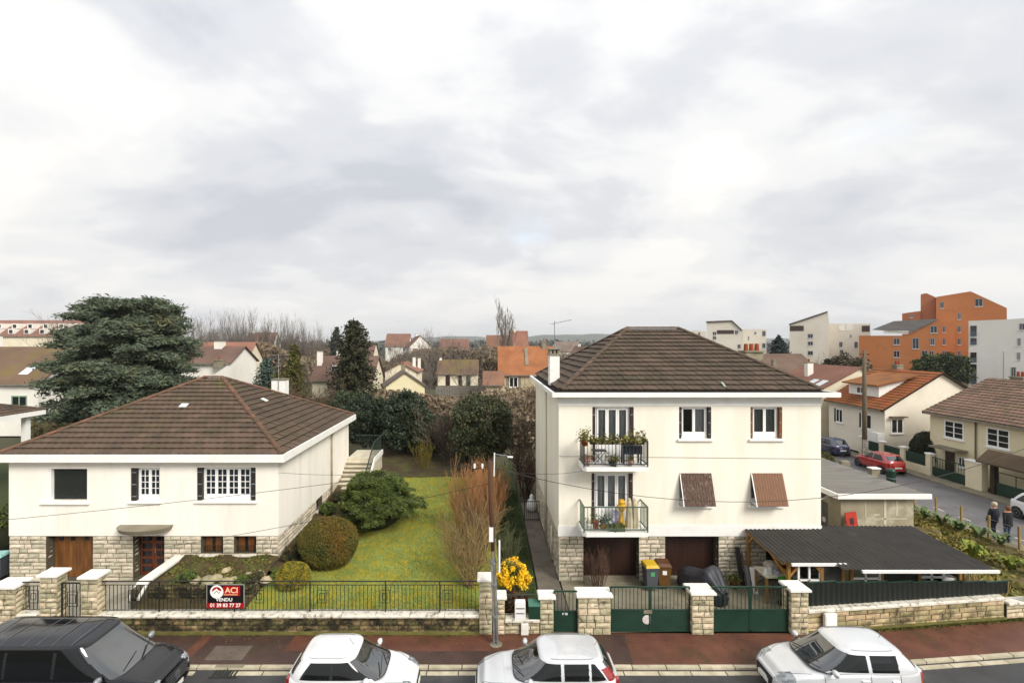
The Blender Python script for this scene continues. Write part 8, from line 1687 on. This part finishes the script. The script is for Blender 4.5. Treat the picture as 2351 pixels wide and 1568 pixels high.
# poplar
rg = np.random.default_rng(350); B = []; T = [(0, 0, 0, 0, 0, 19, .35, .05)]
for k in range(46): h = rg.uniform(2, 16.5); a = rg.uniform(0, 6.28); grow(B, np.array([0, 0, h]), np.array([math.cos(a) * .55, math.sin(a) * .55, 1.0]), rg.uniform(3.0, 5.5), .06, 2, rg, .5, .22, (3, 5), .05, .022, 4, .6)
bmp = seg_mesh('branches', B, 3); sp_ = 19.8 / topz(bmp); plant('poplar_tree', 'tall narrow leafless poplar in the centre distance', 'tree', (at(1160, 110), 110, 0), [('trunk', seg_mesh('trunk', T, 6), TW_F), ('branches', bmp, TW_F)], 0, (1.15, 1.15, sp_))
# brown woodland and gardens between the far houses: uncountable scrub
def scrub(name, label, u0, u1, y0, y1, h0, h1, n, size, mat, seed, z0=0.0):
    g_ = np.random.default_rng(seed); Y = g_.uniform(y0, y1, n); u = g_.uniform(u0, u1, n); X = (u - PX) / F * Y; hh = h0 + (h1 - h0) * (.5 + .25 * np.sin(X * .31 + Y * .2) + .25 * np.sin(X * .12 + 2)); z = z0 + hh * g_.uniform(0, 1, n) ** .8
    o = put(name, leaf_mesh(name, np.stack([X, Y, z], 1), size, g_, 0, 2.4, .4), mat); tag(o, label, 'scrub', kind='stuff')
SCB = M('scrub_brown', '#85755f', '#72634e', .15, 1, island=.3); SCG = M('scrub_olive', '#5b5634', '#665d44', .12, 1, island=.3)
scrub('far_woodland', 'brown winter woodland below the far row of trees', 440, 790, 118, 140, 4, 9.5, 22000, .4, SCB, 401); scrub('far_woodland', 'brown winter scrub in the centre distance', 850, 1150, 112, 135, 3.5, 8.5, 16000, .4, SCB, 402)
scrub('garden_scrub', 'mixed garden scrub behind the bungalow', 560, 880, 48, 60, 1.5, 4.2, 15000, .25, SCG, 403); scrub('garden_scrub', 'mixed garden scrub behind the evergreens', 860, 1260, 46, 64, 1.2, 4.4, 18000, .25, SCB, 404)
scrub('far_woodland', 'distant scrub left of the hipped roof', 1200, 1420, 130, 200, 3, 7.5, 8000, .6, SCB, 405); scrub('far_woodland', 'distant scrub between the apartment blocks', 1690, 2000, 95, 125, 2, 7, 9000, .5, SCB, 406); scrub('garden_scrub', 'garden scrub under the cedar', 60, 480, 44, 62, 1, 3.0, 12000, .3, SCG, 407)
scrub('far_woodland', 'far tree belt along the horizon', -200, 2500, 300, 800, 5, 11, 26000, 1.6, M('far_belt', '#5a5c58', '#4c504e', .02, 1, island=.2), 408)
# hills on the horizon
def hill(name, u0, u1, Y, v, seed, mat):
    q = MB(); n = 60; rr_ = random.Random(seed); ph = [rr_.uniform(0, 6) for _ in range(4)]; top = []; x0, x1 = at(u0, Y), at(u1, Y)
    for i in range(n + 1):
        t_ = i / n; h = (CH + (PY - v) / F * Y) * (math.sin(math.pi * min(1, max(0, t_))) ** .5) * (.86 + .1 * math.sin(t_ * 7 + ph[0]) + .05 * math.sin(t_ * 19 + ph[1]) + .02 * math.sin(t_ * 53 + ph[2])); x = x0 + (x1 - x0) * t_; top += [(x, Y - 500, -.2), (x, Y, max(.5, h)), (x, Y + 500, -.2)]
    q.add(top, [(3 * i, 3 * i + 3, 3 * i + 4, 3 * i + 1) for i in range(n)] + [(3 * i + 1, 3 * i + 4, 3 * i + 5, 3 * i + 2) for i in range(n)]); struct(q, name, mat)
HILL = M('wooded_hill', '#3e463a', '#4a4f44', .01, 1.0, bump=1.0, bscale=.05)
hill('hill', 1160, 1640, 3000, 762, 1, HILL); hill('hill', 850, 1330, 3600, 771, 2, HILL); hill('hill', -300, 700, 3800, 774, 3, HILL); hill('hill', 1500, 2700, 3600, 772, 4, HILL)
# ------------------------------------------------------------------ air
hz = bpy.data.materials.new('haze_air'); hz.use_nodes = True; N = hz.node_tree.nodes; N.clear(); vo = N.new('ShaderNodeVolumePrincipled'); ho = N.new('ShaderNodeOutputMaterial'); hz.node_tree.links.new(vo.outputs[0], ho.inputs['Volume'])
vo.inputs['Color'].default_value = (.90, .93, .97, 1); vo.inputs['Density'].default_value = 0.00016; vo.inputs['Anisotropy'].default_value = .2
tag(MB().box(-4400, 4400, -500, 4600, -1.2, 110).build('haze', hz), 'thin blue winter haze over the town', 'haze', kind='stuff')
